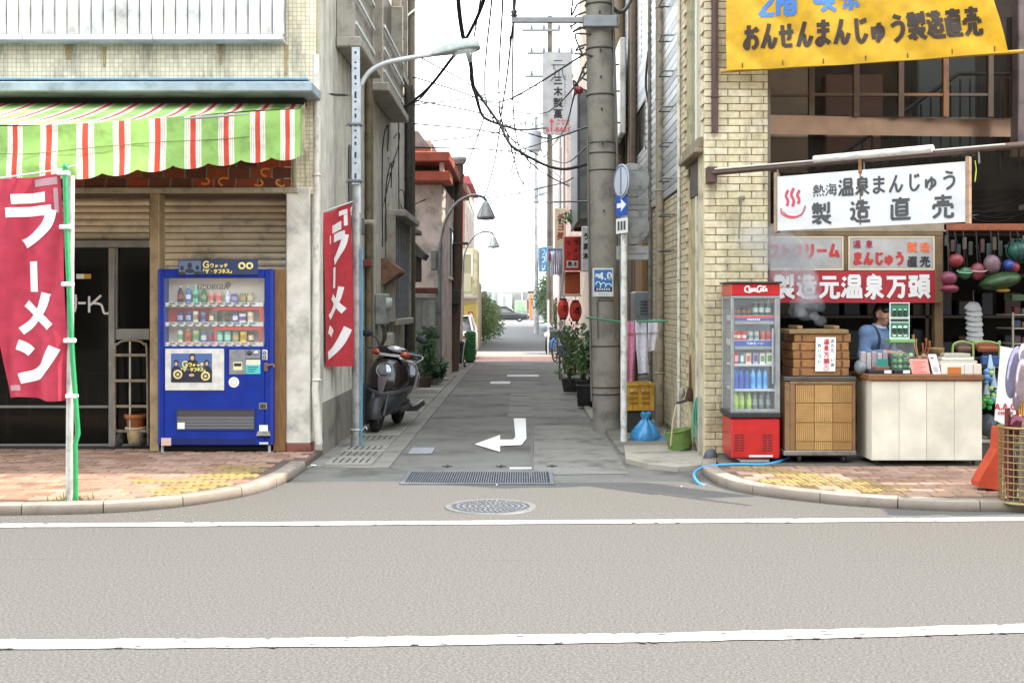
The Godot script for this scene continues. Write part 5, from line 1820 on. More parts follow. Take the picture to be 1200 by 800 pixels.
func vending_machine() -> void:
	var F := 12.0
	var v := thing("vending_machine", "blue drinks vending machine before the closed brown shutter", "vending machine", P(252, 530, F))
	var blue := mt("1a328c", 0.5, "blotch", 0.8, {"spec": 0.3})
	var grey := mt("8f9196", 0.45, "blotch", 2.0, {"metal": 0.3})
	var white := mt("d9d6cc", 0.55, "blotch", 2.0)
	var m := M.new()
	# cabinet as a frame round the display
	pb(m, 184, 315, 192, 521.5, F, 0.66, 0.012)
	pb(m, 309.5, 315, 320, 521.5, F, 0.66, 0.012)
	pb(m, 192, 315, 309.5, 325.5, F, 0.66, 0.006)
	pb(m, 192, 406, 309.5, 521.5, F, 0.66, 0.006)
	m.bx(P(192, 406, F + 0.3), P(309.5, 325.5, F + 0.3) - V(0, 0, 0.36))
	part(v, "cabinet", m, blue)
	m = M.new()
	pb(m, 184.5, 316, 187, 521, F - 0.006, 0.02, 0.003)
	pb(m, 316, 316, 319.5, 521, F - 0.006, 0.02, 0.003)
	pb(m, 187, 407.5, 316, 409, F - 0.004, 0.02, 0.002)
	part(v, "door_edge", m, mt("1d3180", 0.35))
	# display
	m = M.new()
	pb(m, 192, 325.5, 309.5, 406, F + 0.16, 0.02)
	part(v, "display_back", m, mt("d8d0bd", 0.6))
	m = M.new()
	pb(m, 195.5, 361, 247, 376.5, F + 0.15, 0.008)
	pb(m, 255, 361, 303.5, 364, F + 0.1, 0.008)
	part(v, "red_card", m, mt("c8402a", 0.6))
	m = M.new()
	pb(m, 250, 359.8, 308, 363.2, F + 0.045, 0.008)
	pb(m, 304, 363.2, 308, 376, F + 0.045, 0.008)
	pb(m, 251, 383, 308, 386.5, F + 0.045, 0.008)
	pb(m, 303.5, 386.5, 307, 401, F + 0.045, 0.008)
	pb(m, 250.5, 386.5, 253, 401, F + 0.045, 0.008)
	part(v, "price_frame", m, mt("c23a30", 0.5))
	for y in [354.2, 377.4, 400.8]:
		m = M.new()
		pb(m, 193, y, 308.5, y + 5.2, F + 0.03, 0.13, 0.004)
		var sh := part(v, "shelf", m, white)
		m = M.new()
		for k in 11:
			pb(m, 197 + k * 9.4, y + 3.2, 201 + k * 9.4, y + 4.8, F + 0.027, 0.006, 0.001)
		part(sh, "button", m, mt("3a3a3e", 0.4))
		m = M.new()
		for k in 11:
			pb(m, 198 + k * 9.4, y + 0.6, 205 + k * 9.4, y + 2.4, F + 0.027, 0.004)
		part(sh, "price_tag", m, mt(["4d5a66", "a06a6a", "566070"][int(y) % 3], 0.5))
	# sample bottles and cans: [x, height, half width, body, cap or label]
	var rows := [
		[354.2, [[211, 19, 3.4, "3b1a12", "a33c22"], [220.5, 19, 3.4, "4a6fae", "c9d3de"], [229, 20, 3.6, "6ec0a4", "3f7d5f"], [238.5, 18, 3.3, "3f6b46", "8aa06a"], [247, 12, 3.4, "d6a08c", "c06a58"], [256, 12, 3.6, "d99a86", "c46454"], [266.5, 15, 2.8, "b9cfdc", "dfe6ea"], [274.5, 10, 3.8, "5a5a92", "9a8fb0"], [284.5, 11, 3.6, "6f8a5a", "b08a52"], [293, 12, 3.4, "a59a6a", "cdbf90"]]],
		[377.4, [[211, 12, 3.2, "2c3f78", "8fa4c4"], [220.5, 12, 3.2, "2c3f78", "8fa4c4"], [229, 13, 3.2, "d6cdb8", "8a8070"], [238, 12, 2.8, "6f86ae", "3c4f7a"], [247.5, 11, 2.6, "7a6a52", "d9cfae"], [256.5, 13, 2.8, "2f5038", "1d2d22"], [266, 11, 2.9, "26442e", "6a3428"], [275.5, 11, 3.4, "43457c", "cfd0de"], [284, 10, 4.2, "d6d2cf", "5a4a86"], [293.5, 12, 3.6, "e0d8c4", "c9b48a"]]],
		[400.8, [[211, 14, 3.4, "c8d0c0", "6f9a62"], [220, 15, 3.8, "b9582a", "8a3a1c"], [229.5, 14, 3.6, "9dbb86", "5f8a52"], [238.5, 12, 3.4, "4d5f92", "c6ccd8"], [247, 11, 3.2, "4d5f92", "8a3a4a"], [257, 13, 3.8, "5fb09a", "9ad0bc"], [266.5, 13, 3.8, "5fb09a", "9ad0bc"], [276, 12, 3.6, "7f8c6a", "b89a5c"], [285, 13, 4.0, "d8b82a", "a8861a"], [294, 12, 3.2, "4a3c2c", "d6c9a0"]]],
	]
	for r in rows:
		for q in r[1]:
			var foot := P(q[0], r[0], F + 0.1)
			var s := (F + 0.1) / FPX
			var h: float = q[1] * s
			var w: float = q[2] * s
			m = M.new()
			var bottle: bool = q[1] > 14.5
			if bottle:
				m.lathe([U(0, 0), U(w * 0.9, 0), U(w, 0.005), U(w, h * 0.55), U(w * 0.9, h * 0.68), U(w * 0.4, h * 0.86), U(w * 0.4, h * 0.92)], foot, 10)
			else:
				m.lathe([U(0, 0), U(w * 0.85, 0), U(w, 0.006), U(w, h * 0.92), U(w * 0.82, h), U(w * 0.82, h), U(0, h - 0.003)], foot, 10)
			var d := part(v, "sample_bottle" if bottle else "sample_can", m, mt(q[3], 0.25))
			m = M.new()
			m.lathe([U(w * 1.02, h * 0.22), U(w * 1.02, h * (0.48 if bottle else 0.68))], foot, 10)
			part(d, "label", m, mt(q[4], 0.4))
			if bottle:
				m = M.new()
				m.lathe([U(w * 0.45, h * 0.92), U(w * 0.45, h), U(w * 0.45, h), U(0, h)], foot, 8)
				part(d, "cap", m, mt("d8d6d0", 0.4))
	m = print_text("GEORGIA", 0.07, P(249, 336, F + 0.155), false, Basis.IDENTITY, "Droid Serif")
	part(v, "display_lettering", m, mt("4a4038", 0.6))
	m = M.new()
	m.lathe([U(0.0, 0.003), U(0.03, 0.003), U(0.03, 0.0)], P(267, 333.5, F + 0.157), 16, Basis(Vector3.RIGHT, PI / 2))
	part(v, "emblem", m, mt("8d8270", 0.5))
	m = M.new()
	pb(m, 192, 325.5, 309.5, 406, F + 0.006, 0.004)
	part(v, "display_glass", m, mt("dfe6e2", 0.03, "", 1.0, {"alpha": 0.05, "spec": 0.25}))
	# topper card
	m = M.new()
	pb(m, 208.5, 304.8, 302, 322, F - 0.02, 0.012, 0.003)
	var tp := part(v, "topper_card", m, mt("27355a", 0.45))
	var yel := mt("e2d26a", 0.5)
	var k1 := F / FPX
	m = M.new()
	ink(m, "G", on_board(P(237.5, 306, F - 0.021), Vector3.RIGHT, Vector3.DOWN), 7.6 * k1, 0.2, Vector2.ZERO)
	ink(m, "ウォッチ", on_board(P(245.5, 308.3, F - 0.021), Vector3.RIGHT, Vector3.DOWN), 5.2 * k1, 0.19, U(5.4 * k1, 0))
	ink(m, "「ザ・タフネス」", on_board(P(235, 315, F - 0.021), Vector3.RIGHT, Vector3.DOWN), 5.2 * k1, 0.19, U(4.85 * k1, 0))
	part(tp, "lettering", m, yel)
	m = M.new()
	for x in [283.0, 292.0]:
		m.ring(P(x, 311.5, F - 0.021), Vector3.BACK, 3.2 * k1, 1.3 * k1, 18, 6)
	part(tp, "watch_picture", m, mt("ded08a", 0.4))
	m = M.new()
	pb(m, 209.2, 305.4, 235, 321.4, F - 0.0215, 0.002)
	part(tp, "photo_panel", m, mt("5d6a86", 0.5))
	m = M.new()
	for q in [[213, 314, 2.2], [222, 311, 2.8], [231, 313.5, 2.2]]:
		m.ell(P(q[0], q[1], F - 0.022), V(q[2], q[2] * 1.3, 0.4) * k1, 10)
		m.ell(P(q[0], q[1] + 6.3, F - 0.022), V(q[2] * 2, q[2] * 1.0, 0.4) * k1, 10)
	part(tp, "photo_figures", m, mt("2a2d3a", 0.6))
	# poster panel
	m = M.new()
	pb(m, 193, 408.5, 262, 457.5, F - 0.012, 0.02, 0.005)
	var pp := part(v, "poster_frame", m, mt("d6d3c8", 0.6, "blotch", 2.0))
	m = M.new()
	pb(m, 200, 414, 248, 448, F - 0.015, 0.006)
	part(pp, "poster", m, mt("4a6496", 0.4))
	m = M.new()
	pb(m, 200, 434, 248, 448, F - 0.0155, 0.006)
	for q in [[206, 425, 3.0], [225, 418, 3.6], [242, 425, 3.0]]:
		m.ell(P(q[0], q[1], F - 0.017), V(q[2], q[2] * 1.2, 0.3) * k1, 12)
		m.ell(P(q[0], q[1] + 10, F - 0.017), V(q[2] * 2.0, q[2] * 2.2, 0.3) * k1, 12)
	part(pp, "poster_figures", m, mt("1f2230", 0.5))
	m = M.new()
	for q in [[206, 426.4, 1.9], [225, 419.4, 2.3], [242, 426.2, 1.9], [224, 439.5, 3.4]]:
		m.ell(P(q[0], q[1], F - 0.02), V(q[2], q[2] * (0.5 if q[2] > 3 else 1.2), 0.3) * k1, 12)
	part(pp, "poster_faces", m, mt("c2957c", 0.5))
	m = M.new()
	ink(m, "G", on_board(P(213, 423, F - 0.021), Vector3.RIGHT, Vector3.DOWN), 7.0 * k1, 0.2, Vector2.ZERO)
	ink(m, "ウォッチ", on_board(P(220, 424.5, F - 0.021), Vector3.RIGHT, Vector3.DOWN), 5.0 * k1, 0.2, U(4.6 * k1, 0))
	ink(m, "「ザ・タフネス」", on_board(P(210, 430.5, F - 0.021), Vector3.RIGHT, Vector3.DOWN), 4.6 * k1, 0.2, U(4.0 * k1, 0))
	part(pp, "poster_lettering", m, yel)
	m = M.new()
	for x in [208.0, 240.5]:
		m.lathe([U(0, 0.003), U(5.4 * k1, 0.003), U(5.4 * k1, 0)], P(x, 438.5 if x < 220 else 440.5, F - 0.019), 20, Basis(Vector3.RIGHT, PI / 2))
	part(pp, "watch_picture", m, mt("d9c88a", 0.4))
	m = M.new()
	for x in [208.0, 240.5]:
		m.ring(P(x, 438.5 if x < 220 else 440.5, F - 0.0235), Vector3.BACK, 2.6 * k1, 0.8 * k1, 16, 5)
	part(pp, "watch_dial", m, mt("3a3420", 0.4))
	# coin panel, stickers, lock
	m = M.new()
	pb(m, 268, 409.5, 287.5, 439, F - 0.012, 0.02, 0.006)
	pb(m, 287.4, 409.5, 304.5, 420.5, F - 0.012, 0.02, 0.006)
	var cp := part(v, "coin_panel", m, grey)
	m = M.new()
	m.lathe([U(0, 0.012), U(3.0 * k1, 0.01), U(3.2 * k1, 0)], P(292, 413, F - 0.013), 14, Basis(Vector3.RIGHT, PI / 2))
	part(cp, "coin_slot", m, mt("3c3d40", 0.4))
	m = M.new()
	m.lathe([U(0, 0.012), U(2.4 * k1, 0.01), U(2.8 * k1, 0)], P(299.5, 413.3, F - 0.013), 14, Basis(Vector3.RIGHT, PI / 2))
	part(cp, "return_lever", m, mt("b6b8ba", 0.3, "", 1.0, {"metal": 0.5}))
	m = M.new()
	pb(m, 273, 424, 283.5, 433.5, F - 0.014, 0.004)
	part(cp, "note_slot", m, mt("d6cf9a", 0.5))
	m = M.new()
	pb(m, 274, 425.5, 282.5, 429, F - 0.0165, 0.004)
	part(cp, "slot_mouth", m, mt("26262a", 0.5))
	m = M.new()
	pb(m, 288, 421.2, 304.8, 427.5, F - 0.0015, 0.004)
	part(v, "sticker", m, mt("d5cdb6", 0.6))
	m = M.new()
	pb(m, 288, 427.6, 304.8, 438, F - 0.0015, 0.004)
	var st := part(v, "sticker", m, mt("4fb8b4", 0.5))
	m = M.new()
	for k in 3:
		pb(m, 290, 429.5 + k * 2.6, 302 - k * 2, 430.6 + k * 2.6, F - 0.004, 0.003)
	part(st, "print", m, mt("2b6c72", 0.5))
	m = M.new()
	pb(m, 306.5, 409.5, 313, 422, F - 0.01, 0.02, 0.008)
	part(v, "lock_plate", m, mt("c2c3c2", 0.4, "", 1.0, {"metal": 0.4}))
	m = M.new()
	m.ring(P(309.7, 413.5, F - 0.012), Vector3.BACK, 1.6 * k1, 0.5 * k1, 12, 5)
	m.ring(P(309.7, 418.5, F - 0.012), Vector3.BACK, 1.6 * k1, 0.5 * k1, 12, 5)
	part(v, "lock", m, mt("6d5f52", 0.4, "", 1.0, {"metal": 0.4}))
	m = M.new()
	pb(m, 309, 425, 313.5, 435, F - 0.01, 0.015, 0.004)
	m.tube([P(312, 428, F - 0.03), P(320, 427, F - 0.03), P(321, 430, F - 0.03)], 0.012, 6)
	part(v, "handle", m, mt("7a5a4a", 0.5, "grime", 2.0))
	m = M.new()
	m.lathe([U(0, 0.003), U(6.1 * k1, 0.003), U(6.1 * k1, 0)], P(273.8, 447.8, F - 0.001), 24, Basis(Vector3.RIGHT, PI / 2))
	var disc := part(v, "round_sticker", m, mt("dddbd2", 0.5))
	m = M.new()
	m.ring(P(273.8, 447.8, F - 0.004), Vector3.BACK, 3.2 * k1, 0.4 * k1, 20, 4)
	part(disc, "print", m, mt("c8b9a0", 0.5))
	# pick-up slot
	m = M.new()
	pb(m, 205.5, 478.5, 299, 480.5, F - 0.008, 0.02)
	pb(m, 205.5, 503, 299, 504.5, F - 0.008, 0.02)
	pb(m, 205.5, 480.5, 207, 503, F - 0.008, 0.02)
	pb(m, 297.5, 480.5, 299, 503, F - 0.008, 0.02)
	part(v, "pick_up_slot", m, mt("1b2a66", 0.4))
	m = M.new()
	pb(m, 207, 480.5, 297.5, 488, F - 0.0035, 0.008)
	part(v, "slot_opening", m, mt("3d3b3a", 0.6))
	m = M.new()
	for k in 4:
		pb(m, 207, 488.1 + k * 3.75, 297.5, 491.4 + k * 3.75, F - 0.005, 0.01, 0.002)
	part(v, "slot_flap", m, mt("6f6e6c", 0.35, "", 1.0, {"metal": 0.3}))
	m = M.new()
	pb(m, 207.5, 495, 216, 502.5, F - 0.008, 0.003)
	part(v, "sticker", m, mt("d8d6ce", 0.6))
	m = M.new()
	pb(m, 303, 472, 312.5, 479.5, F - 0.006, 0.012, 0.003)
	part(v, "coin_return", m, mt("8d8678", 0.4, "", 1.0, {"metal": 0.4}))
	m = M.new()
	pb(m, 304.5, 473.3, 311, 478.3, F - 0.009, 0.008)
	part(v, "coin_hole", m, mt("3c3834", 0.5))
	m = M.new()
	pb(m, 303.5, 498, 313.5, 505, F - 0.004, 0.004)
	part(v, "sticker", m, mt("e0dfda", 0.6))
	m = M.new()
	m.prism(PackedVector2Array([U(0, 0), U(0.145, 0), U(0.13, 0.045), U(0.02, 0.045)]), P(299.5, 510.5, F - 0.04), Vector3.RIGHT, Vector3.UP, 0.04)
	part(v, "ashtray", m, mt("a8a7a2", 0.4, "grime", 2.0, {"metal": 0.4}))
	m = M.new()
	pb(m, 303.5, 518, 314, 520.5, F - 0.004, 0.004)
	part(v, "maker_plate", m, mt("c3c4c8", 0.4))
	m = M.new()
	pb(m, 188.5, 513, 200, 522, F - 0.007, 0.004)
	part(v, "sticker", m, mt("c9a898", 0.6))
	for k in 46:
		m = M.new()
		pb(m, 202 + k * 2.12, 513.5, 203.1 + k * 2.12, 520.5, F - 0.001, 0.002)
		part(v, "vent_slot", m, mt("10162c", 0.8))
	m = M.new()
	pb(m, 190, 522, 316, 527, F + 0.08, 0.5)
	part(v, "underside", m, mt("151518", 0.9))
	for x in [190.0, 315.5]:
		m = M.new()
		m.cyl(P(x, 531, F + 0.04), P(x, 521, F + 0.04), 0.014, 8)
		m.lathe([U(0.045, 0), U(0.045, 0.012), U(0.045, 0.012), U(0.0, 0.02)], P(x, 531, F + 0.03) , 12)
		part(v, "foot", m, mt("a9aaa6", 0.4, "", 1.0, {"metal": 0.5}))

# a banner's cloth hung between four corners, with folds
func cloth_fn(tl: Vector3, tr: Vector3, br: Vector3, bl: Vector3, waves: Callable) -> Callable:
	return func(s: float, t: float) -> Vector3:
		return tl.lerp(tr, s).lerp(bl.lerp(br, s), t) + waves.call(s, t)

func left_things() -> void:
	var m: M
	# nearer banner
	var D := 9.12
	var f := thing("ramen_banner", "tall red cloth banner with white lettering on a pole at the kerb", "banner", P(82, 587, D))
	var red := mt("b93448", 0.8, "", 1.0, {"back": 0.5, "over": ["blotch", 1.6]})
	var wav := func(s, t): return V(0.02 * sin(t * 5.0 + 1.0) * (1 - s) - 0.015 * t * sin(s * 3.0), 0.012 * sin(s * 6.0) * t, 0.04 * absf(sin(s * 6.0 + t * 4.0 - 0.6)) + 0.04 * sin(s * 7.0 + t * 3.0) * (1 - s * 0.7) + 0.03 * sin(s * 13.0 - t * 2.0) * t)
	across = 6
	var cf := cloth_fn(P(-18, 213, D), P(72.5, 204, D), P(82, 468, D), P(12, 466, D), wav)
	m = M.new()
	m.grid(30, 60, func(s, t): return cf.call(s, t))
	part(f, "cloth", m, red)
	var lay := func(p: Vector2, l: float) -> Vector3:
		var q: Vector3 = cf.call(p.x, p.y)
		return q + V(0, 0, l + 0.001)
	m = M.new()
	for q in [["ラ", 0.12, 0.055, 0.86, 0.26, 17], ["丨", 0.32, 0.37, 0.5, 0.155, 26], ["メ", 0.24, 0.50, 0.68, 0.215, 17], ["ン", 0.14, 0.705, 0.80, 0.24, 20]]:
		var k := 0
		for s in glyphs[q[0]].split("|"):
			var pts := stroke_points(s, 0.01)
			var fine := []
			for i in pts.size() - 1:
				for j in 3:
					fine.append(pts[i].lerp(pts[i + 1], j / 3.0))
			fine.append(pts[-1])
			var tr := func(p: Vector2, l: float) -> Vector3: return lay.call(U(q[1] + p.x * q[3], q[2] + p.y * q[4]), l)
			ribbon(m, fine, q[5] * 0.01, tr, 0.002 + 0.001 * k)
			k += 1
	part(f, "lettering", m, mt("dcd4d2", 0.8))
	for q in [[0.62, 0.012, 0.96, 0.045], [0.9, 0.06, 0.96, 0.17], [0.03, 0.945, 0.25, 0.97]]:
		m = M.new()
		m.grid(4, 4, func(s, t): return lay.call(U(lerpf(q[0], q[2], s), lerpf(q[1], q[3], t)), 0.002))
		part(f, "small_print", m, mt("d8a8ae", 0.8, "cells", 14.0))
	m = M.new()
	m.cyl(P(80.5, 588, D - 0.0), P(83, 206, D + 0.02), 0.026, 10)
	part(f, "pole", m, mt("c3c2bd", 0.5, "grime", 1.2))
	m = M.new()
	m.tube([P(88.5, 587, D - 0.04), P(87.5, 520, D - 0.05), P(91, 508, D - 0.05), P(84.5, 420, D - 0.05), P(78.5, 300, D - 0.05), P(75.5, 195, D - 0.05)], 0.02, 8)
	part(f, "green_pole", m, mt("2f9458", 0.4, "blotch", 3.0))
	m = M.new()
	m.tube([P(-30, 213, D - 0.02), P(75, 198, D - 0.05), P(86, 193.5, D - 0.05)], 0.007, 6)
	part(f, "top_rod", m, mt("d3d2cc", 0.4))
	m = M.new()
	m.ell(P(76, 195, D - 0.05), V(0.024, 0.03, 0.024), 8)
	part(f, "clamp", m, mt("2f9458", 0.4))
	for y in [203.0, 266.0, 333.0, 399.0, 464.0]:
		m = M.new()
		m.box(P(lerpf(74, 84, (y - 200) / 270), y, D - 0.045), V(0.085, 0.036, 0.06), 0.008)
		part(f, "strap", m, mt("d9d8d3", 0.5))
	m = M.new()
	for i in 26:
		var a := rng.randf() * TAU
		var r := rng.randf() * 0.22
		m.tri(P(84, 588, D) + V(cos(a) * r, -0.02, sin(a) * r * 0.4), P(84, 588, D) + V(cos(a) * r + 0.02, -0.015, sin(a) * r * 0.4), P(84, 588, D) + V(cos(a) * r + rng.randf_range(-0.03, 0.04), rng.randf_range(0.03, 0.1), sin(a) * r * 0.4))
	tag(solo("weeds", m, mt("6d7c3c", 0.8), "small tuft of weeds at the foot of the near banner's pole", "weeds"), "", "", "", "stuff")
	# folded hand cart by the door
	var h := thing("hand_truck", "folded rusty hand truck leaning by the glass shop door", "hand truck", P(152, 523, 12.3))
	var rust := mt("8d7f6c", 0.7, "grime", 3.0, {"metal": 0.3})
	m = M.new()
	m.tube(curve3([P(134, 521, 12.3), P(134, 415, 12.38), P(138, 403, 12.39), P(146, 399, 12.39), P(160, 399, 12.39), P(168, 403, 12.39), P(172, 415, 12.38), P(173, 521, 12.3)]), 0.013, 8)
	part(h, "frame", m, rust)
	for y in [416.0, 446.0, 476.0, 505.0]:
		m = M.new()
		m.box(P(153, y, 12.34), V(0.34, 0.03, 0.012), 0.004)
		part(h, "cross_bar", m, rust)
	m = M.new()
	m.cyl(P(152, 505, 12.33), P(152, 400, 12.38), 0.011, 8)
	part(h, "centre_bar", m, mt("b3ab9a", 0.6, "grime", 3.0))
	for x in [140.0, 167.0]:
		m = M.new()
		m.ring(P(x, 515, 12.25), Vector3.RIGHT, 0.055, 0.02, 16, 6)
		part(h, "wheel", m, mt("2c2926", 0.8))
	# flower pots behind the truck
	var pot := thing("flower_pot", "terracotta flower pot stacked on a cream pot behind the hand truck", "flower pot", P(158, 521, 12.42))
	part(pot, "lower_pot", M.new().lathe([U(0, 0), U(0.075, 0), U(0.1, 0.15), U(0.11, 0.15), U(0.11, 0.17), U(0.09, 0.17)], P(159, 519, 12.42), 16), mt("c4ad84", 0.8, "grime", 2.0))
	part(pot, "upper_pot", M.new().lathe([U(0, 0), U(0.08, 0), U(0.1, 0.12), U(0.12, 0.12), U(0.12, 0.16), U(0.1, 0.16)], P(159, 503, 12.42), 16), mt("9a5a30", 0.8, "grime", 2.0))
	# the second banner, by the lamp post
	var g := thing("alley_banner", "narrow red banner with white lettering beside the lamp post in the alley", "banner", P(395, 430, 12.6))
	var wav2 := func(s, t): return V(0.03 * sin(s * 6.0 + t * 2.0), 0.0, 0.02 * sin(t * 4.0 + s * 3.0))
	var cf2 := cloth_fn(P(378, 250, 12.35), P(411, 238, 12.95), P(411.5, 429, 12.95), P(378, 430, 12.35), wav2)
	m = M.new()
	m.grid(16, 40, func(s, t): return cf2.call(s, t))
	part(g, "cloth", m, mt("b02c34", 0.8, "", 1.0, {"back": 0.4, "over": ["blotch", 1.6]}))
	m = M.new()
	for q in [["ラ", 0.0, 0.08, 0.98, 0.27, 19], ["丨", 0.1, 0.36, 0.6, 0.15, 26], ["メ", 0.02, 0.48, 0.92, 0.22, 19], ["ン", -0.04, 0.7, 1.0, 0.26, 21]]:
		var k := 0
		for s in glyphs[q[0]].split("|"):
			var tr := func(p: Vector2, l: float) -> Vector3: return cf2.call(q[1] + p.x * q[3], q[2] + p.y * q[4]) + V(l + 0.001, 0, 0)
			ribbon(m, stroke_points(s, 0.01), q[5] * 0.01, tr, 0.002 + 0.001 * k)
			k += 1
	m.grid(2, 3, func(s, t): return cf2.call(lerpf(0.62, 0.92, s), lerpf(0.03, 0.06, t)) + V(0.004, 0, 0))
	m.grid(2, 6, func(s, t): return cf2.call(lerpf(0.82, 0.92, s), lerpf(0.062, 0.13, t)) + V(0.004, 0, 0))
	part(g, "lettering", m, mt("d6cfcc", 0.8))
	m = M.new()
	m.tube([P(376, 249, 12.33), P(413, 236, 12.98)], 0.008, 6)
	part(g, "rod", m, mt("bdbcb6", 0.5))
	across = 1
	# the lamp post at the alley's mouth
	var lp := thing("street_lamp", "silver street lamp at the alley's left corner with a long curved arm", "street lamp", P(417, 526, 13.0))
	var steel := mt("b2b5b5", 0.4, "grime", 0.9, {"metal": 0.45})
	m = M.new()
	m.lathe([U(0.062, 0.0), U(0.062, 0.5), U(0.055, 0.52), U(0.05, 3.1)], P(418, 526, 13.0), 14)
	part(lp, "pole", m, steel)
	m = M.new()
	m.tube(curve3([P(420.5, 250, 12.98), P(420.5, 115, 12.98), P(424, 98, 12.98), P(433, 84, 12.98), P(448, 75, 12.98), P(470, 69.5, 12.98), P(512, 63, 12.98)]), 0.026, 10)
	part(lp, "arm", m, mt("c3c6c5", 0.4, "blotch", 1.0, {"metal": 0.3}))
	m = M.new()
	var hd := P(506, 64, 12.98)
	var ax := (P(562, 56, 12.98) - hd).normalized()
	var up := V(0, 0, 1).cross(ax).normalized()
	var rows := []
	for q in [[0.0, 0.04, 0.045, 0.0], [0.06, 0.06, 0.06, 0.0], [0.2, 0.085, 0.1, 0.008], [0.34, 0.105, 0.14, 0.015], [0.46, 0.1, 0.14, 0.015], [0.52, 0.07, 0.1, 0.01], [0.535, 0.01, 0.02, 0.0]]:
		var row := PackedVector3Array()
		for j in 14:
			var a := TAU * j / 14
			var yy := sin(a)
			row.append(hd + ax * q[0] + up * (q[3] + maxf(yy, -0.25) * q[1]) + V(0, 0, cos(a) * q[2]))
		rows.append(row)
	m.sheet(rows, true)
	part(lp, "lamp_hood", m, mt("a9b3ad", 0.4, "blotch", 1.5))
	m = M.new()
	m.ell(hd + ax * 0.36 - up * 0.02, V(0.14, 0.115, 0.12), 16, Basis(ax, up, ax.cross(up)))
	part(lp, "lamp_glass", m, mt("b9bcb8", 0.15, "", 1.0, {"alpha": 0.5}))
	m = M.new()
	var c0 := P(411.5, 216, 12.93)
	var c1 := P(421.5, 55, 12.93)
	m.bx(V(c0.x, c0.y, c0.z), V(c1.x, c1.y, c0.z - 0.006), 0.001).bx(V(c0.x, c0.y, c0.z), V(c0.x + 0.006, c1.y, c0.z - 0.05), 0.001)
	var ang := part(lp, "slotted_angle", m, mt("c6cdd3", 0.4, "blotch", 1.5, {"metal": 0.3}))
	m = M.new()
	for q in [[60, 3], [72, 2], [79, 2], [88, 5], [97, 2], [107, 8], [118, 2], [127, 2], [133, 5], [146, 2], [152, 2], [160, 2], [166, 4], [178, 7], [190, 2], [203, 6]]:
		pb(m, 415.2, q[0], 417.6, q[0] + q[1], 12.928, 0.003)
	part(ang, "slot", m, mt("33383c", 0.8))
	for y in [146.0, 212.0]:
		m = M.new()
		m.box(P(416, y, 12.97), V(0.15, 0.03, 0.12), 0.008)
		for x in [406.0, 426.0]:
			m.cyl(P(x, y + 1, 12.97) , P(x, y + 1, 12.9), 0.014, 6)
		part(lp, "clamp", m, mt("77797a", 0.5, "", 1.0, {"metal": 0.5}))
	m = M.new()
	m.tube([P(423.5, 526, 12.93), P(424, 440, 12.94), P(424, 290, 12.94)], 0.01, 6)
	part(lp, "blue_cord", m, mt("3d8fb8", 0.5))
	m = M.new()
	m.ring(P(418, 503, 13.0), Vector3.UP, 0.066, 0.008, 14, 5)
	m.tube(curve3([P(424, 505, 12.93), P(428, 500, 12.9), P(430, 503, 12.9)]), 0.006, 5)
	part(lp, "string", m, mt("c9c9c5", 0.7))

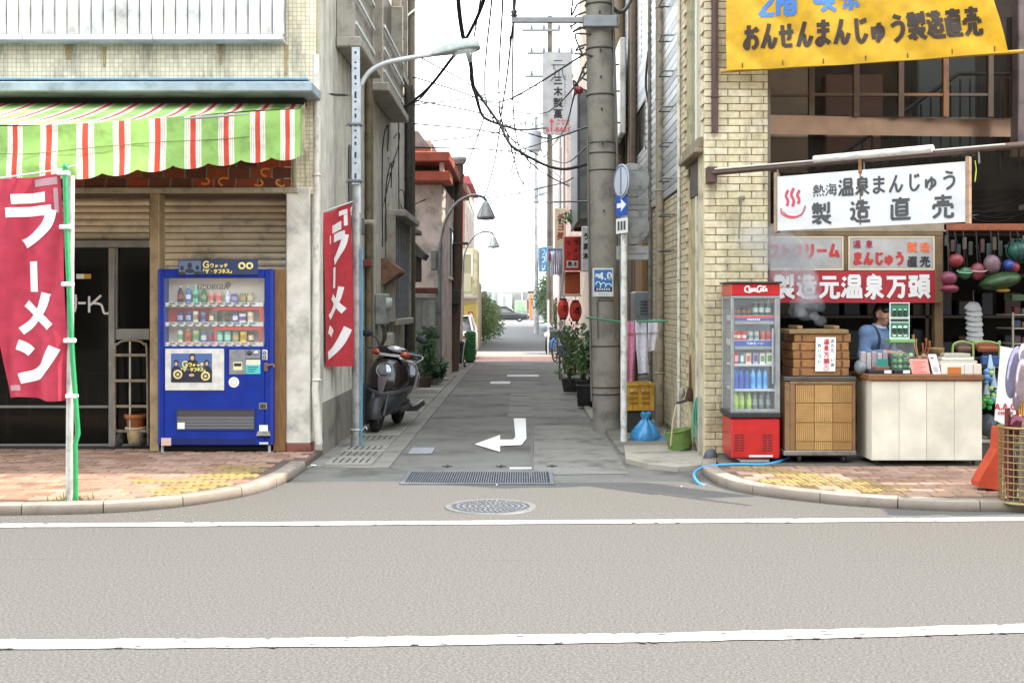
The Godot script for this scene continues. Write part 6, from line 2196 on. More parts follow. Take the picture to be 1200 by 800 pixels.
func scooter() -> void:
	# heads along its own +Z; then stands a little turned beside the lamp post
	var s := thing("scooter", "dark maroon motor scooter parked facing out beside the lamp post", "scooter", Vector3.ZERO)
	var body := mt("12080c", 0.2, "", 1.0, {"coat": 0.25})
	var silver := mt("77797a", 0.25, "", 1.0, {"metal": 0.5})
	var black := mt("1c1c1d", 0.6)
	var dark := mt("2f3032", 0.55)
	var m := M.new()
	# front cowl: rows up the height, each a bowed section
	var sec := [[0.40, 0.10, 0.50, 0.30], [0.46, 0.20, 0.52, 0.24], [0.56, 0.245, 0.53, 0.2], [0.66, 0.25, 0.515, 0.17], [0.76, 0.24, 0.48, 0.15], [0.84, 0.215, 0.43, 0.13], [0.90, 0.17, 0.36, 0.12], [0.925, 0.10, 0.28, 0.12]]
	var rows := []
	for q in sec:
		var row := PackedVector3Array()
		for j in 13:
			var a := -1.0 + j / 6.0
			row.append(V(q[1] * sin(a * PI / 2), q[0], lerpf(q[2], q[3], pow(absf(a), 2.2))))
		rows.append(row)
	m.sheet(rows, false, true)
	rows = []
	for q in sec:
		rows.append(PackedVector3Array([V(-q[1], q[0], q[3]), V(0, q[0], q[3] - 0.06), V(q[1], q[0], q[3])]))
	m.sheet(rows)
	part(s, "front_cowl", m, body)
	# silver chin sweeping round below
	m = M.new()
	rows = []
	for q in [[0.36, 0.17, 0.46, 0.1], [0.42, 0.235, 0.535, 0.12], [0.475, 0.262, 0.55, 0.13], [0.5, 0.262, 0.545, 0.13]]:
		var row := PackedVector3Array()
		for j in 15:
			var a := -1.0 + j / 7.0
			row.append(V(q[1] * sin(a * PI / 2), q[0] + absf(a) * 0.1, lerpf(q[2], q[3], pow(absf(a), 2.2))))
		rows.append(row)
	m.sheet(rows, false, true)
	part(s, "chin", m, mt("5c5e60", 0.3, "", 1.0, {"metal": 0.3}))
	m = M.new()
	rows = []
	for q in [[0.17, 0.11, 0.50, 0.3], [0.24, 0.17, 0.56, 0.2], [0.34, 0.225, 0.57, 0.14], [0.44, 0.25, 0.54, 0.12]]:
		var row := PackedVector3Array()
		for j in 13:
			var a := -1.0 + j / 6.0
			row.append(V(q[1] * sin(a * PI / 2), q[0] + absf(a) * 0.07, lerpf(q[2], q[3], pow(absf(a), 2.4))))
		rows.append(row)
	m.sheet(rows, false, true)
	part(s, "skirt", m, mt("2c2e30", 0.4))
	m = M.new()
	m.box(V(0, 0.32, 0.15), V(0.36, 0.2, 0.5), 0.06)
	m.box(V(0, 0.28, -0.1), V(0.42, 0.1, 0.55), 0.03)
	part(s, "under_cowl", m, dark)
	# headlight and its long silver tongue
	m = M.new()
	m.ell(V(0, 0.775, 0.462), V(0.098, 0.08, 0.034), 18, Basis(Vector3.RIGHT, -0.45))
	var hl := part(s, "headlight", m, mt("aeb4b8", 0.08, "cells", 9.0, {"metal": 0.6}))
	m = M.new()
	m.ring(V(0, 0.775, 0.464), V(0, 0.43, 0.9), 0.098, 0.009, 22, 6)
	part(hl, "rim", m, silver)
	m = M.new()
	rows = []
	for q in [[0.7, 0.06, 0.525], [0.62, 0.05, 0.542], [0.54, 0.035, 0.548], [0.485, 0.022, 0.556]]:
		rows.append(PackedVector3Array([V(-q[1], q[0], q[2] - 0.012), V(0, q[0], q[2] + 0.006), V(q[1], q[0], q[2] - 0.012)]))
	m.sheet(rows)
	part(s, "tongue", m, mt("6b6064", 0.3, "", 1.0, {"metal": 0.3}))
	# handlebar cowl
	m = M.new()
	m.ell(V(0, 1.0, 0.2), V(0.21, 0.07, 0.12), 18)
	part(s, "handlebar_cowl", m, body)
	m = M.new()
	m.ell(V(0.04, 1.035, 0.25), V(0.1, 0.04, 0.07), 12)
	part(s, "visor", m, mt("b7b9bb", 0.2, "", 1.0, {"metal": 0.3}))
	m = M.new()
	rows = []
	for q in [[0.975, 0.20], [0.955, 0.205], [0.94, 0.19]]:
		var row := PackedVector3Array()
		for j in 11:
			var a := -1.0 + j / 5.0
			row.append(V(q[1] * sin(a * PI / 2), q[0], 0.2 + 0.125 * cos(a * PI / 2)))
		rows.append(row)
	m.sheet(rows, false, true)
	part(s, "trim_strip", m, mt("c4c7c8", 0.2, "", 1.0, {"metal": 0.4}))
	for sx in [-1, 1]:
		m = M.new()
		m.ell(V(0.175 * sx, 0.975, 0.255), V(0.07, 0.042, 0.055), 12, Basis(Vector3.UP, 0.5 * sx))
		part(s, "indicator", m, mt("98381a", 0.2))
		m = M.new()
		m.cyl(V(0.18 * sx, 1.0, 0.15), V(0.34 * sx, 0.99, 0.08), 0.017, 8)
		part(s, "grip", m, black)
		m = M.new()
		m.tube([V(0.2 * sx, 0.995, 0.19), V(0.36 * sx, 0.98, 0.15)], 0.008, 6)
		part(s, "brake_lever", m, silver)
		m = M.new()
		m.tube(curve3([V(0.16 * sx, 1.03, 0.17), V(0.2 * sx, 1.12, 0.17), V(0.29 * sx, 1.18, 0.16)]), 0.009, 6)
		var mi := part(s, "mirror_stalk", m, black)
		m = M.new()
		m.ell(V(0.335 * sx, 1.19, 0.16), V(0.075, 0.05, 0.03), 12, Basis(V(0, 0, 1), -0.25 * sx))
		part(mi, "mirror", m, black)
		m = M.new()
		m.cyl(V(0.085 * sx, 0.22, 0.62), V(0.085 * sx, 0.5, 0.5), 0.026, 8)
		part(s, "fork", m, dark)
	for z in [0.56, -0.55]:
		m = M.new()
		m.ring(V(0, 0.21, z), Vector3.RIGHT, 0.16, 0.052, 24, 10)
		var w := part(s, "wheel", m, mt("191919", 0.85))
		m = M.new()
		m.ring(V(0, 0.21, z), Vector3.RIGHT, 0.115, 0.015, 20, 6).cyl(V(-0.05, 0.21, z), V(0.05, 0.21, z), 0.04, 12)
		for k in 3:
			var a := TAU * k / 3 + 0.4
			m.cyl(V(0, 0.21, z), V(0, 0.21 + cos(a) * 0.115, z + sin(a) * 0.115), 0.02, 6)
		part(w, "rim", m, mt("85888a", 0.35, "", 1.0, {"metal": 0.5}))
	m = M.new()
	rows = []
	for i in 9:
		var a := -0.5 + i * 0.27
		var row := PackedVector3Array()
		for j in 7:
			var b := -1.0 + j / 3.0
			row.append(V(0.085 * b, 0.21 + cos(a) * (0.245 - 0.05 * b * b), 0.6 + sin(a) * (0.245 - 0.05 * b * b)))
		rows.append(row)
	m.sheet(rows)
	part(s, "fender", m, mt("262628", 0.5))
	# floorboard, rear body, seat
	m = M.new()
	m.box(V(0, 0.36, 0.0), V(0.4, 0.06, 0.5), 0.025)
	part(s, "floorboard", m, black)
	m = M.new()
	rows = []
	for q in [[-0.12, 0.17, 0.34, 0.68], [-0.3, 0.2, 0.36, 0.74], [-0.6, 0.21, 0.42, 0.76], [-0.85, 0.16, 0.5, 0.76], [-0.98, 0.07, 0.6, 0.72]]:
		var row := PackedVector3Array()
		for j in 14:
			var a := TAU * j / 14
			row.append(V(cos(a) * q[1], (q[2] + q[3]) / 2 + sin(a) * (q[3] - q[2]) / 2, q[0]))
		rows.append(row)
	m.sheet(rows, true)
	m.fan(rows[0], Vector3.BACK)
	m.fan(rows[-1], Vector3.FORWARD)
	part(s, "rear_body", m, body)
	m = M.new()
	rows = []
	for q in [[-0.05, 0.1, 0.74], [-0.12, 0.14, 0.79], [-0.4, 0.15, 0.79], [-0.55, 0.15, 0.83], [-0.85, 0.12, 0.84], [-0.92, 0.05, 0.8]]:
		rows.append(PackedVector3Array([V(-q[1], 0.7, q[0]), V(-q[1], q[2] - 0.03, q[0]), V(-q[1] * 0.6, q[2], q[0]), V(q[1] * 0.6, q[2], q[0]), V(q[1], q[2] - 0.03, q[0]), V(q[1], 0.7, q[0])]))
	m.sheet(rows, false, true)
	part(s, "seat", m, black)
	m = M.new()
	m.tube(curve3([V(0.14, 0.82, -0.6), V(0.17, 0.88, -0.85), V(0.0, 0.9, -1.02), V(-0.17, 0.88, -0.85), V(-0.14, 0.82, -0.6)]), 0.014, 6)
	part(s, "grab_rail", m, silver)
	# silver inner leg shield and side trim on the near side
	m = M.new()
	m.tube(curve3([V(0.13, 0.9, 0.2), V(0.27, 0.88, 0.16), V(0.31, 0.78, 0.1), V(0.3, 0.62, 0.06), V(0.27, 0.5, 0.05)]), 0.016, 6)
	part(s, "leg_shield_rim", m, mt("9a9c9d", 0.25, "", 1.0, {"metal": 0.4}))
	m = M.new()
	m.box(V(0.25, 0.78, 0.1), V(0.09, 0.16, 0.1), 0.03)
	part(s, "glove_lid", m, mt("a9a8b4", 0.25))
	m = M.new()
	m.tube([V(0.16, 0.24, -0.3), V(0.2, 0.24, -0.55), V(0.2, 0.27, -0.95)], [0.03, 0.05, 0.05], 10)
	part(s, "silencer", m, mt("3c3c3c", 0.4, "", 1.0, {"metal": 0.5}))
	m = M.new()
	m.cyl(V(-0.12, 0.25, 0.0), V(-0.24, 0.01, 0.05), 0.012, 6)
	part(s, "side_stand", m, dark)
	m = M.new()
	m.box(V(0, 0.64, -0.99), V(0.16, 0.08, 0.05), 0.02)
	part(s, "tail_light", m, mt("8a1a18", 0.2))
	s.position = V(-1.70, 0.025, -14.95)
	s.rotation = V(0, -0.13, deg_to_rad(-7.0))
	s.scale = V(1.04, 0.97, 1.0)

func poles() -> void:
	var m: M
	var D := 14.8
	var conc := mt("9c978d", 0.85, "grime", 0.6, {"over": ["fine", 1.4], "bump": 0.15})
	var dark := mt("3b3a37", 0.7)
	var u := thing("utility_pole", "big round concrete utility pole on the alley's right edge", "utility pole", P(712, 506, D))
	var foot := P(712, 508, D)
	var head := P(698, -160, D)
	m = M.new()
	m.tube([foot, foot.lerp(head, 0.5), head], [0.182, 0.168, 0.152], 28)
	part(u, "shaft", m, conc)
	var on := func(y: float) -> Vector3: return foot.lerp(head, (508.0 - y) / 668.0)
	for q in [[453, 0.182], [461, 0.182], [405, 0.18], [200, 0.17], [180, 0.17], [168, 0.168], [112, 0.166], [58, 0.164], [6, 0.162]]:
		m = M.new()
		m.ring(on.call(q[0]), head - foot, q[1] + 0.001, 0.009 if q[0] > 150 else 0.012, 28, 6)
		part(u, "band", m, mt("57554f", 0.6, "grime", 2.0, {"metal": 0.4}))
	m = M.new()
	for y in [62.0, 18.0, 93.0, 130.0, 170.0, 248.0]:
		m.cyl(on.call(y) + V(0, 0, 0.1), on.call(y) + V(0.0, 0, 0.22), 0.012, 6)
		m.cyl(on.call(y + 14) + V(0.1, 0, 0), on.call(y + 14) + V(0.24, 0, 0.02), 0.01, 6)
	part(u, "step_bolt", m, dark)
	m = M.new()
	for q in [[702, 350], [722, 348]]:
		m.tube([on.call(354.0) + V((q[0] - 712) * 0.0106, 0, 0.175), on.call(396.0) + V((q[0] - 712) * 0.0106, 0, 0.18)], 0.008, 5)
	m.tube([on.call(353.0) + V(-0.1, 0, 0.15), on.call(352.0) + V(0, 0, 0.18), on.call(353.0) + V(0.1, 0, 0.15)], 0.008, 5)
	part(u, "hatch_rim", m, mt("5d5a53", 0.8))
	m = M.new()
	var ay: float = on.call(28.0).y
	m.box(V(0.52, ay + 0.0, -D + 0.2), V(1.3, 0.065, 0.065), 0.004).box(V(on.call(28.0).x, ay - 0.02, -D + 0.21), V(0.42, 0.14, 0.09), 0.01)
	part(u, "cross_arm", m, mt("8d9092", 0.5, "blotch", 1.5, {"metal": 0.5}))
	m = M.new()
	m.lathe([U(0.02, 0), U(0.045, 0.02), U(0.03, 0.05), U(0.045, 0.07), U(0.02, 0.1)], V(-0.1, ay + 0.03, -D + 0.2), 10)
	part(u, "insulator", m, mt("5a5855", 0.3))
	m = M.new()
	for k in 12:
		var y := -30.0 + k * 12.0
		var c: Vector3 = on.call(y) + V(-0.2 - rng.randf() * 0.09, 0, rng.randf_range(-0.1, 0.15))
		m.tube(curve3([c, c + V(rng.randf_range(-0.12, 0.02), rng.randf_range(-0.14, 0.1), 0), c + V(rng.randf_range(-0.1, 0.1), rng.randf_range(-0.3, 0.0), 0.05)]), 0.012, 5)
		m.tube([c, c + V(0.15, rng.randf_range(-0.1, 0.1), 0)], 0.012, 5)
	part(u, "cable_coil", m, dark)
	m = M.new()
	m.tube(curve3([on.call(160.0) + V(-0.17, 0, 0.05), on.call(300.0) + V(-0.185, 0, 0.04), on.call(470.0) + V(-0.19, 0, 0.03)]), 0.014, 6)
	m.tube(curve3([on.call(-60.0) + V(0.16, 0, 0.05), on.call(90.0) + V(0.18, 0, 0.04), on.call(470.0) + V(0.195, 0, 0.02)]), 0.02, 6)
	part(u, "conduit", m, mt("6d6a62", 0.7))
	m = M.new()
	m.ell(on.call(104.0) + V(-0.26, 0, -0.1), V(0.06, 0.05, 0.1), 10)
	part(u, "red_lamp", m, mt("8d3038", 0.3))
	# sea level plate on the pole
	var tp := thing("sea_level_plate", "blue and white height above sea plate strapped to the big pole", "sign", P(707, 347, D - 0.22))
	m = M.new()
	m.bx(P(694.5, 347.5, D - 0.235), P(719, 314, D - 0.235) - V(0, 0, 0.012), 0.004)
	part(tp, "plate", m, mt("d6d8d6", 0.4, "blotch", 2.0))
	m = M.new()
	pb(m, 696.5, 316, 717.5, 336, D - 0.238, 0.004)
	var bl := part(tp, "blue_field", m, mt("2d6fa8", 0.4))
	var k := (D - 0.24) / FPX
	m = M.new()
	ink(m, "海抜", on_board(P(697.2, 320.5, D - 0.2425), Vector3.RIGHT, Vector3.DOWN), 4.4 * k, 0.16, U(4.4 * k, 0))
	m.add(print_text("4.0", 0.125, P(709.4, 323.5, D - 0.243)), Transform3D.IDENTITY)
	m.add(print_text("m", 0.07, P(715.6, 325.5, D - 0.243)), Transform3D.IDENTITY)
	for i in 3:
		var wv := []
		for j in 9:
			var a := PI * (0.1 + j / 8.0 * 1.1)
			wv.append(U(701 + i * 6.2 - cos(a) * 3.0, 334.5 - sin(a) * (4.6 - i * 1.2)))
		ribbon(m, wv, 1.0, func(p: Vector2, l: float): return P(p.x, p.y, D - 0.24 - l), 0.0)
	part(bl, "lettering", m, mt("dfe6e8", 0.5))
	m = M.new()
	pb(m, 696.5, 336.1, 717.5, 341.5, D - 0.2385, 0.004)
	part(bl, "dark_strip", m, mt("1f3350", 0.5))
	m = M.new()
	for i in 6:
		pb(m, 699 + i * 2.8, 337.4, 701 + i * 2.8, 340.2, D - 0.2435, 0.002)
	for i in 4:
		pb(m, 702 + i * 2.8, 343.5, 703.6 + i * 2.8, 345.6, D - 0.2365, 0.002)
	part(bl, "small_lettering", m, mt("a9b4ba", 0.5))

	# white post with the backs of the round signs
	var S := 13.35
	var p := thing("sign_post", "white sign post carrying grey backed round signs at the alley's right edge", "sign post", P(731, 522, S))
	m = M.new()
	m.tube([P(731, 522, S), P(731.5, 205, S)], 0.037, 12)
	part(p, "post", m, mt("d8d9d6", 0.5, "grime", 1.2))
	m = M.new()
	m.lathe([U(0.04, 0), U(0.04, 0.05), U(0.0, 0.07)], P(731.5, 207, S), 12)
	part(p, "cap", m, mt("2f5fa0", 0.4))
	var back := mt("8e908f", 0.5, "grime", 1.2, {"metal": 0.3})
	for q in [[741.5, 211.0], [741.5, 266.5]]:
		m = M.new()
		m.lathe([U(0, 0.006), U(0.185, 0.006), U(0.192, 0.0), U(0.185, -0.006), U(0, -0.006)], P(q[0], q[1], S + 0.07), 36, Basis(Vector3.RIGHT, PI / 2))
		var disc := part(p, "round_sign", m, back)
		for dy in [-12.0, 10.0]:
			m = M.new()
			m.bx(P(q[0] - 14, q[1] + dy + 1, S + 0.06), P(q[0] + 15, q[1] + dy - 1.5, S + 0.06) - V(0, 0, 0.012), 0.002)
			part(disc, "rail", m, mt("7d7f7e", 0.5, "", 1.0, {"metal": 0.4}))
			for x in [-8.0, 9.0]:
				m = M.new()
				m.box(P(q[0] + x, q[1] + dy - 2.5, S + 0.058), V(0.028, 0.028, 0.014), 0.004)
				part(disc, "bolt", m, mt("6a6c6b", 0.5))
	for q in [[734.5, 231.5, 760.5, 246.0], [722.5, 288.0, 760.5, 304.5]]:
		m = M.new()
		m.bx(P(q[0], q[3], S + 0.075), P(q[2], q[1], S + 0.075) - V(0, 0, 0.012), 0.005)
		var pl := part(p, "plate", m, back)
		m = M.new()
		m.bx(P(q[0] + 3, (q[1] + q[3]) / 2 + 1, S + 0.066), P(q[2] - 3, (q[1] + q[3]) / 2 - 1, S + 0.066) - V(0, 0, 0.008), 0.002)
		part(pl, "rail", m, mt("7d7f7e", 0.5, "", 1.0, {"metal": 0.4}))
	# signs that face the street, seen nearly edge on
	var ow := thing("one_way_sign", "blue sign with a white right arrow on the white post", "sign", P(728, 254, S - 0.05))
	var A := P(721.5, 254, S + 0.02)
	var ex := (P(735, 252, S - 0.14) - A)
	var ey := V(0, 24.5 * S / FPX, 0)
	m = M.new()
	m.prism(PackedVector2Array([U(0, 0), U(1, 0), U(1, 1), U(0, 1)]), A, ex, ey, 0.006)
	part(ow, "board", m, mt("2a4fa0", 0.4))
	m = M.new()
	var nn := ex.cross(ey).normalized()
	m.prism(PackedVector2Array([U(0.12, 0.4), U(0.5, 0.4), U(0.45, 0.2), U(0.93, 0.52), U(0.45, 0.84), U(0.5, 0.62), U(0.12, 0.62)]), A + nn * 0.002, ex, ey, 0.0)
	part(ow, "arrow", m, mt("d9dde2", 0.4))
	var sp := thing("small_plate", "small white plate with dark lettering below the blue arrow sign", "sign", P(728, 274, S - 0.05))
	m = M.new()
	var B := P(722, 274, S + 0.02)
	var ey2 := V(0, 17.5 * S / FPX, 0)
	m.prism(PackedVector2Array([U(0, 0), U(1, 0), U(1, 1), U(0, 1)]), B, ex, ey2, 0.006)
	part(sp, "board", m, mt("cfcfca", 0.5))
	m = M.new()
	for i in 3:
		m.prism(PackedVector2Array([U(0.14 + i * 0.26, 0.2), U(0.32 + i * 0.26, 0.2), U(0.32 + i * 0.26, 0.8), U(0.14 + i * 0.26, 0.8)]), B + nn * 0.002, ex, ey2, 0.0)
	part(sp, "lettering", m, mt("46464a", 0.6))
	var np := thing("round_front_sign", "round blue and white sign seen edge on at the top of the white post", "sign", P(726, 232, S - 0.03))
	m = M.new()
	var ed := V(cos(1.2), 0, sin(1.2))
	var en := ed.cross(Vector3.UP)
	m.lathe([U(0, 0.006), U(0.19, 0.006), U(0.19, -0.006), U(0, -0.006)], P(728.5, 212, S - 0.06), 32, Basis(ed, en, Vector3.DOWN))
	part(np, "disc", m, mt("b9bfc4", 0.4))
	m = M.new()
	m.ring(P(728.5, 212, S - 0.06) + en * 0.006, en, 0.172, 0.01, 30, 5)
	m.box(P(728.5, 212, S - 0.06) + en * 0.008, V(0.03, 0.3, 0.012), 0.003, Basis(ed, Vector3.UP, en))
	part(np, "print", m, mt("6f7f9a", 0.4))

	# lamps and poles down the left side
	var steel := mt("8b8d8c", 0.5, "grime", 0.8, {"metal": 0.3})
	for q in [[514.0, 450.0, 23.6, "bell shaped alley lamp on a curved arm before the pink house"], [541.0, 420.0, 35.2, "second bell shaped alley lamp, farther down on the left"]]:
		var L: float = q[2]
		var sc := 23.6 / L
		var lp := thing("bell_lamp", q[3], "street lamp", P(q[0], q[1], L) * V(1, 0, 1), "bell lamps of the alley")
		var b0 := P(q[0], q[1], L) * V(1, 0, 1)
		m = M.new()
		m.tube([b0, b0 + V(0, 2.2, 0), b0 + V(0.03, 2.8, 0)], [0.065, 0.06, 0.05], 10)
		part(lp, "pole", m, steel)
		m = M.new()
		m.tube(curve3([b0 + V(0.03, 2.8, 0), b0 + V(0.12, 3.2, 0), b0 + V(0.33, 3.55, 0), b0 + V(0.62, 3.72, 0), b0 + V(0.86, 3.7, 0), b0 + V(0.95, 3.6, 0)]), 0.03, 8)
		part(lp, "arm", m, steel)
		m = M.new()
		var lc := b0 + V(0.93, 3.28, 0)
		m.lathe([U(0.03, 0.34), U(0.07, 0.3), U(0.08, 0.27), U(0.15, 0.12), U(0.19, 0.03), U(0.19, 0.0), U(0.16, -0.03), U(0.1, -0.04), U(0, -0.045)], lc, 16)
		var sh := part(lp, "shade", m, mt("b3b6b5", 0.4, "blotch", 2.0, {"metal": 0.2}))
		m = M.new()
		for j in 4:
			var a := TAU * j / 4 + 0.5
			m.tube([lc + V(cos(a) * 0.075, 0.28, sin(a) * 0.075), lc + V(cos(a) * 0.155, 0.12, sin(a) * 0.155), lc + V(cos(a) * 0.196, 0.01, sin(a) * 0.196)], 0.006, 4)
		part(sh, "rib", m, mt("85888a", 0.4))
		m = M.new()
		m.box(b0 + V(-0.1, 2.45, 0), V(0.12, 0.4, 0.16), 0.015)
		part(lp, "switch_box", m, mt("7f807b", 0.5, "grime", 1.0))
	var w := thing("wooden_pole", "weathered brown wooden utility pole beside the pink house", "utility pole", P(532, 434, 28.0) * V(1, 0, 1))
	var w0 := P(531, 434, 28) * V(1, 0, 1)
	m = M.new()
	m.tube([w0, w0 + V(0.1, 2.6, 0), w0 + V(0.14, 4.9, 0)], [0.13, 0.12, 0.1], 12)
	part(w, "shaft", m, mt("675446", 0.9, "wood", 1.0, {"vec": V(4, 0.3, 4)}))
	m = M.new()
	m.tube([w0 + V(-0.14, 0, 0.1), w0 + V(-0.1, 4.0, 0.1)], 0.035, 8)
	part(w, "conduit", m, mt("57544d", 0.7))
	m = M.new()
	m.lathe([U(0.13, 0), U(0.17, 0.08), U(0.19, 0.14), U(0.15, 0.18), U(0, 0.19)], w0 + V(0.14, 4.86, 0), 14)
	part(w, "cap", m, mt("9a9d9c", 0.5))
	m = M.new()
	m.box(w0 + V(0.02, 1.75, 0.14), V(0.3, 0.35, 0.14), 0.02)
	m.ring(w0 + V(0, 1.55, 0.16), Vector3.BACK, 0.12, 0.03, 14, 6)
	part(w, "cable_box", m, mt("3b3936", 0.7))
	m = M.new()
	m.box(w0 + V(0.18, 3.0, 0.1), V(0.36, 0.06, 0.06), 0.01).box(w0 + V(-0.1, 4.2, 0.1), V(0.3, 0.3, 0.16), 0.02)
	part(w, "bracket", m, mt("4f4b45", 0.7))
	for q in [[560.0, 47.0, 0.1, 3.6, "8d8a82", "thin grey concrete pole before the far hedge", 0], [644.5, 39.0, 0.115, 11.0, "6a665f", "dark slim utility pole carrying the tall white sign", 3], [628.5, 66.0, 0.14, 12.0, "9da0a0", "pale far utility pole with insulators beside the blue cloth", 3]]:
		var c := thing("alley_pole", q[5], "utility pole", P(q[0], 400, q[1]) * V(1, 0, 1))
		var c0 := P(q[0], 400, q[1]) * V(1, 0, 1)
		m = M.new()
		m.tube([c0, c0 + V(0, q[3], 0)], [q[2], q[2] * 0.75], 12)
		part(c, "shaft", m, mt(q[4], 0.85, "grime", 0.5))
		for j in q[6]:
			m = M.new()
			var y: float = q[3] - 0.5 - j * 0.75
			m.box(c0 + V(rng.randf_range(-0.3, 0.3), y, 0.15), V(rng.randf_range(0.8, 1.8), 0.08, 0.08), 0.01)
			var arm := part(c, "cross_arm", m, mt("77797a", 0.6))
			m = M.new()
			for e in [-0.6, -0.2, 0.3, 0.7]:
				m.lathe([U(0.03, 0), U(0.06, 0.03), U(0.04, 0.08), U(0.06, 0.12), U(0.0, 0.16)], c0 + V(e, y + 0.04, 0.15), 8)
			part(arm, "insulator", m, mt("6f7275", 0.3))
		if q[6] == 0: continue
		m = M.new()
		m.lathe([U(0.0, 0), U(0.2, 0), U(0.22, 0.05), U(0.22, 0.6), U(0.18, 0.65), U(0, 0.66)], c0 + V(0.35 if q[0] < 630 else -0.5, q[3] - 4.4, 0.0), 14)
		part(c, "transformer", m, mt("9a9ea4", 0.5))

func signs() -> void:
	var m: M
	var k: float
	# tall white sign on the dark slim pole
	var D := 38.7
	k = D / FPX
	var s := thing("confectioner_sign", "tall white sign with black brush lettering and a red arrow high over the alley", "sign", P(653, 157, D))
	m = M.new()
	m.prism(PackedVector2Array([U(-0.48, 0.06), U(-0.42, 0), U(0.42, 0), U(0.48, 0.06), U(0.48, 2.55), U(0.42, 2.62), U(-0.42, 2.62), U(-0.48, 2.55)]), P(653.3, 157, D), Vector3.RIGHT, Vector3.UP, 0.2)
	part(s, "board", m, mt("a6a8a8", 0.7, "blotch", 0.4))
	var cyl := func(x: float, y: float) -> Callable: return on_board(P(x, y, D - 0.003), Vector3.RIGHT, Vector3.DOWN)
	m = M.new()
	ink(m, "三木製菓", cyl.call(648.5, 88.5), 11.0 * k, 0.16, U(0.0, 13.0 * k))
	for q in ["4,2 14,2", "1,7 18,7", "4,7 4,12", "~6,12 5,20 0,26", "10,12 10,24", "~14,12 15,20 18,25"]:
		ribbon(m, stroke_points(q, k), 0.9 * k, cyl.call(645, 69), 0.003 + q.length() * 0.0004)
	part(s, "lettering", m, mt("1c1d22", 0.7))
	m = M.new()
	for i in 12:
		pb(m, 661.3, 88.5 + i * 3.1, 663.2 - (i % 3) * 0.4, 90.7 + i * 3.1, D - 0.003, 0.004)
	part(s, "small_lettering", m, mt("6d6f74", 0.6))
	m = M.new()
	m.prism(PackedVector2Array([U(-0.022, 0), U(0.022, 0), U(0.022, 0.16), U(0.09, 0.14), U(0, 0.28), U(-0.09, 0.14), U(-0.022, 0.16)]), P(646.5, 148.5, D - 0.006), Vector3.RIGHT, Vector3.UP, 0.004)
	for q in [["~1,1 4,0 5,3|0,6 5,5", 652], ["~0,2 3,0 6,2|2,3 2,7|4,3 4,7", 657.5], ["0,1 6,1|1,4 5,4|3,0 3,7|0,7 6,7", 663]]:
		for t in q[0].split("|"):
			ribbon(m, stroke_points(t, 0.85 * k), 0.8 * k, cyl.call(q[1], 140.5), 0.003 + t.length() * 0.0003)
	m.add(print_text("81-8461", 0.22, P(654, 151.8, D - 0.006)), Transform3D.IDENTITY)
	part(s, "red_lettering", m, mt("b8323a", 0.5))
	# signs down the right side: [name, label, x0, y0, x1, y1, D, board, ink, text, cell px, th]
	var rows := [
		["beige_sign", "beige upright sign with brown lettering behind the plant on the right", 650.0, 244.0, 663.5, 310.0, 33.2, "d3bfa0", "8a3a2a", "チヨ美", 9.0, 11.0, 652.5, 250.0, 0.16],
		["red_sign", "red restaurant sign with dark lettering hung over the lanterns", 661.5, 277.0, 680.0, 317.0, 26.0, "cc2a20", "4a1512", "ラメン", 7.5, 9.0, 671.0, 280.0, 0.18],
		["calligraphy_sign", "narrow white sign with black brush lettering beside the red restaurant sign", 682.0, 265.0, 692.0, 318.0, 22.5, "d3d3cf", "26262a", "うま木", 7.5, 11.5, 683.0, 273.0, 0.2],
	]
	for q in rows:
		var T := thing(q[0], q[1], "sign", P((q[2] + q[4]) / 2, q[5], q[6]))
		m = M.new()
		m.bx(P(q[2], q[5], q[6]), P(q[4], q[3], q[6]) - V(0, 0, 0.14), 0.012)
		part(T, "board", m, mt(q[7], 0.5, "blotch", 1.0))
		m = M.new()
		ink(m, q[9], on_board(P(q[12], q[13], q[6] - 0.002), Vector3.RIGHT, Vector3.DOWN), q[10] * q[6] / FPX, q[14], U(0, q[11] * q[6] / FPX))
		if q[0] == "red_sign":
			ink(m, "ラフ", on_board(P(663.5, 282, q[6] - 0.002), Vector3.RIGHT, Vector3.DOWN), 5.5 * q[6] / FPX, 0.18, U(0, 13.0 * q[6] / FPX))
		part(T, "lettering", m, mt(q[8], 0.6))
		m = M.new()
		m.tube([P(q[4], q[3] + 6, q[6]) - V(0, 0, 0.07), P(q[4], q[3] + 6, q[6]) + V(1.7 - P(q[4], 0, q[6]).x, 0, -0.07)], 0.015, 6)
		part(T, "bracket", m, mt("5d5b56", 0.6))
		if q[0] == "red_sign":
			m = M.new()
			pb(m, 664, 305.5, 677.5, 313.5, q[6] - 0.004, 0.004)
			var wl := part(T, "white_label", m, mt("d6d3cb", 0.5))
			m = M.new()
			ink(m, "美木", on_board(P(665.0, 306.3, q[6] - 0.005), Vector3.RIGHT, Vector3.DOWN), 5.8 * q[6] / FPX, 0.15, U(6.3 * q[6] / FPX, 0))
			part(wl, "lettering", m, mt("2c2a2a", 0.6))
			m = M.new()
			pb(m, 659.5, 276, 661.3, 318, q[6] + 0.02, 0.16)
			pb(m, 680.2, 276, 682, 318, q[6] + 0.02, 0.16)
			part(T, "edge", m, mt("c3bdb2", 0.5))
	var os := thing("orange_sign", "orange lower signboard hung below the red restaurant sign", "sign", P(671, 346, 26.2))
	m = M.new()
	m.bx(P(662.5, 344.5, 26.2), P(680, 318, 26.2) - V(0, 0, 0.12), 0.012)
	part(os, "board", m, mt("b8551f", 0.5, "blotch", 1.5))
	m = M.new()
	m.bx(P(659, 347, 26.1), P(681, 344.8, 26.1) - V(0, 0, 0.3), 0.006)
	part(os, "tray", m, mt("b9b4aa", 0.6))
	m = M.new()
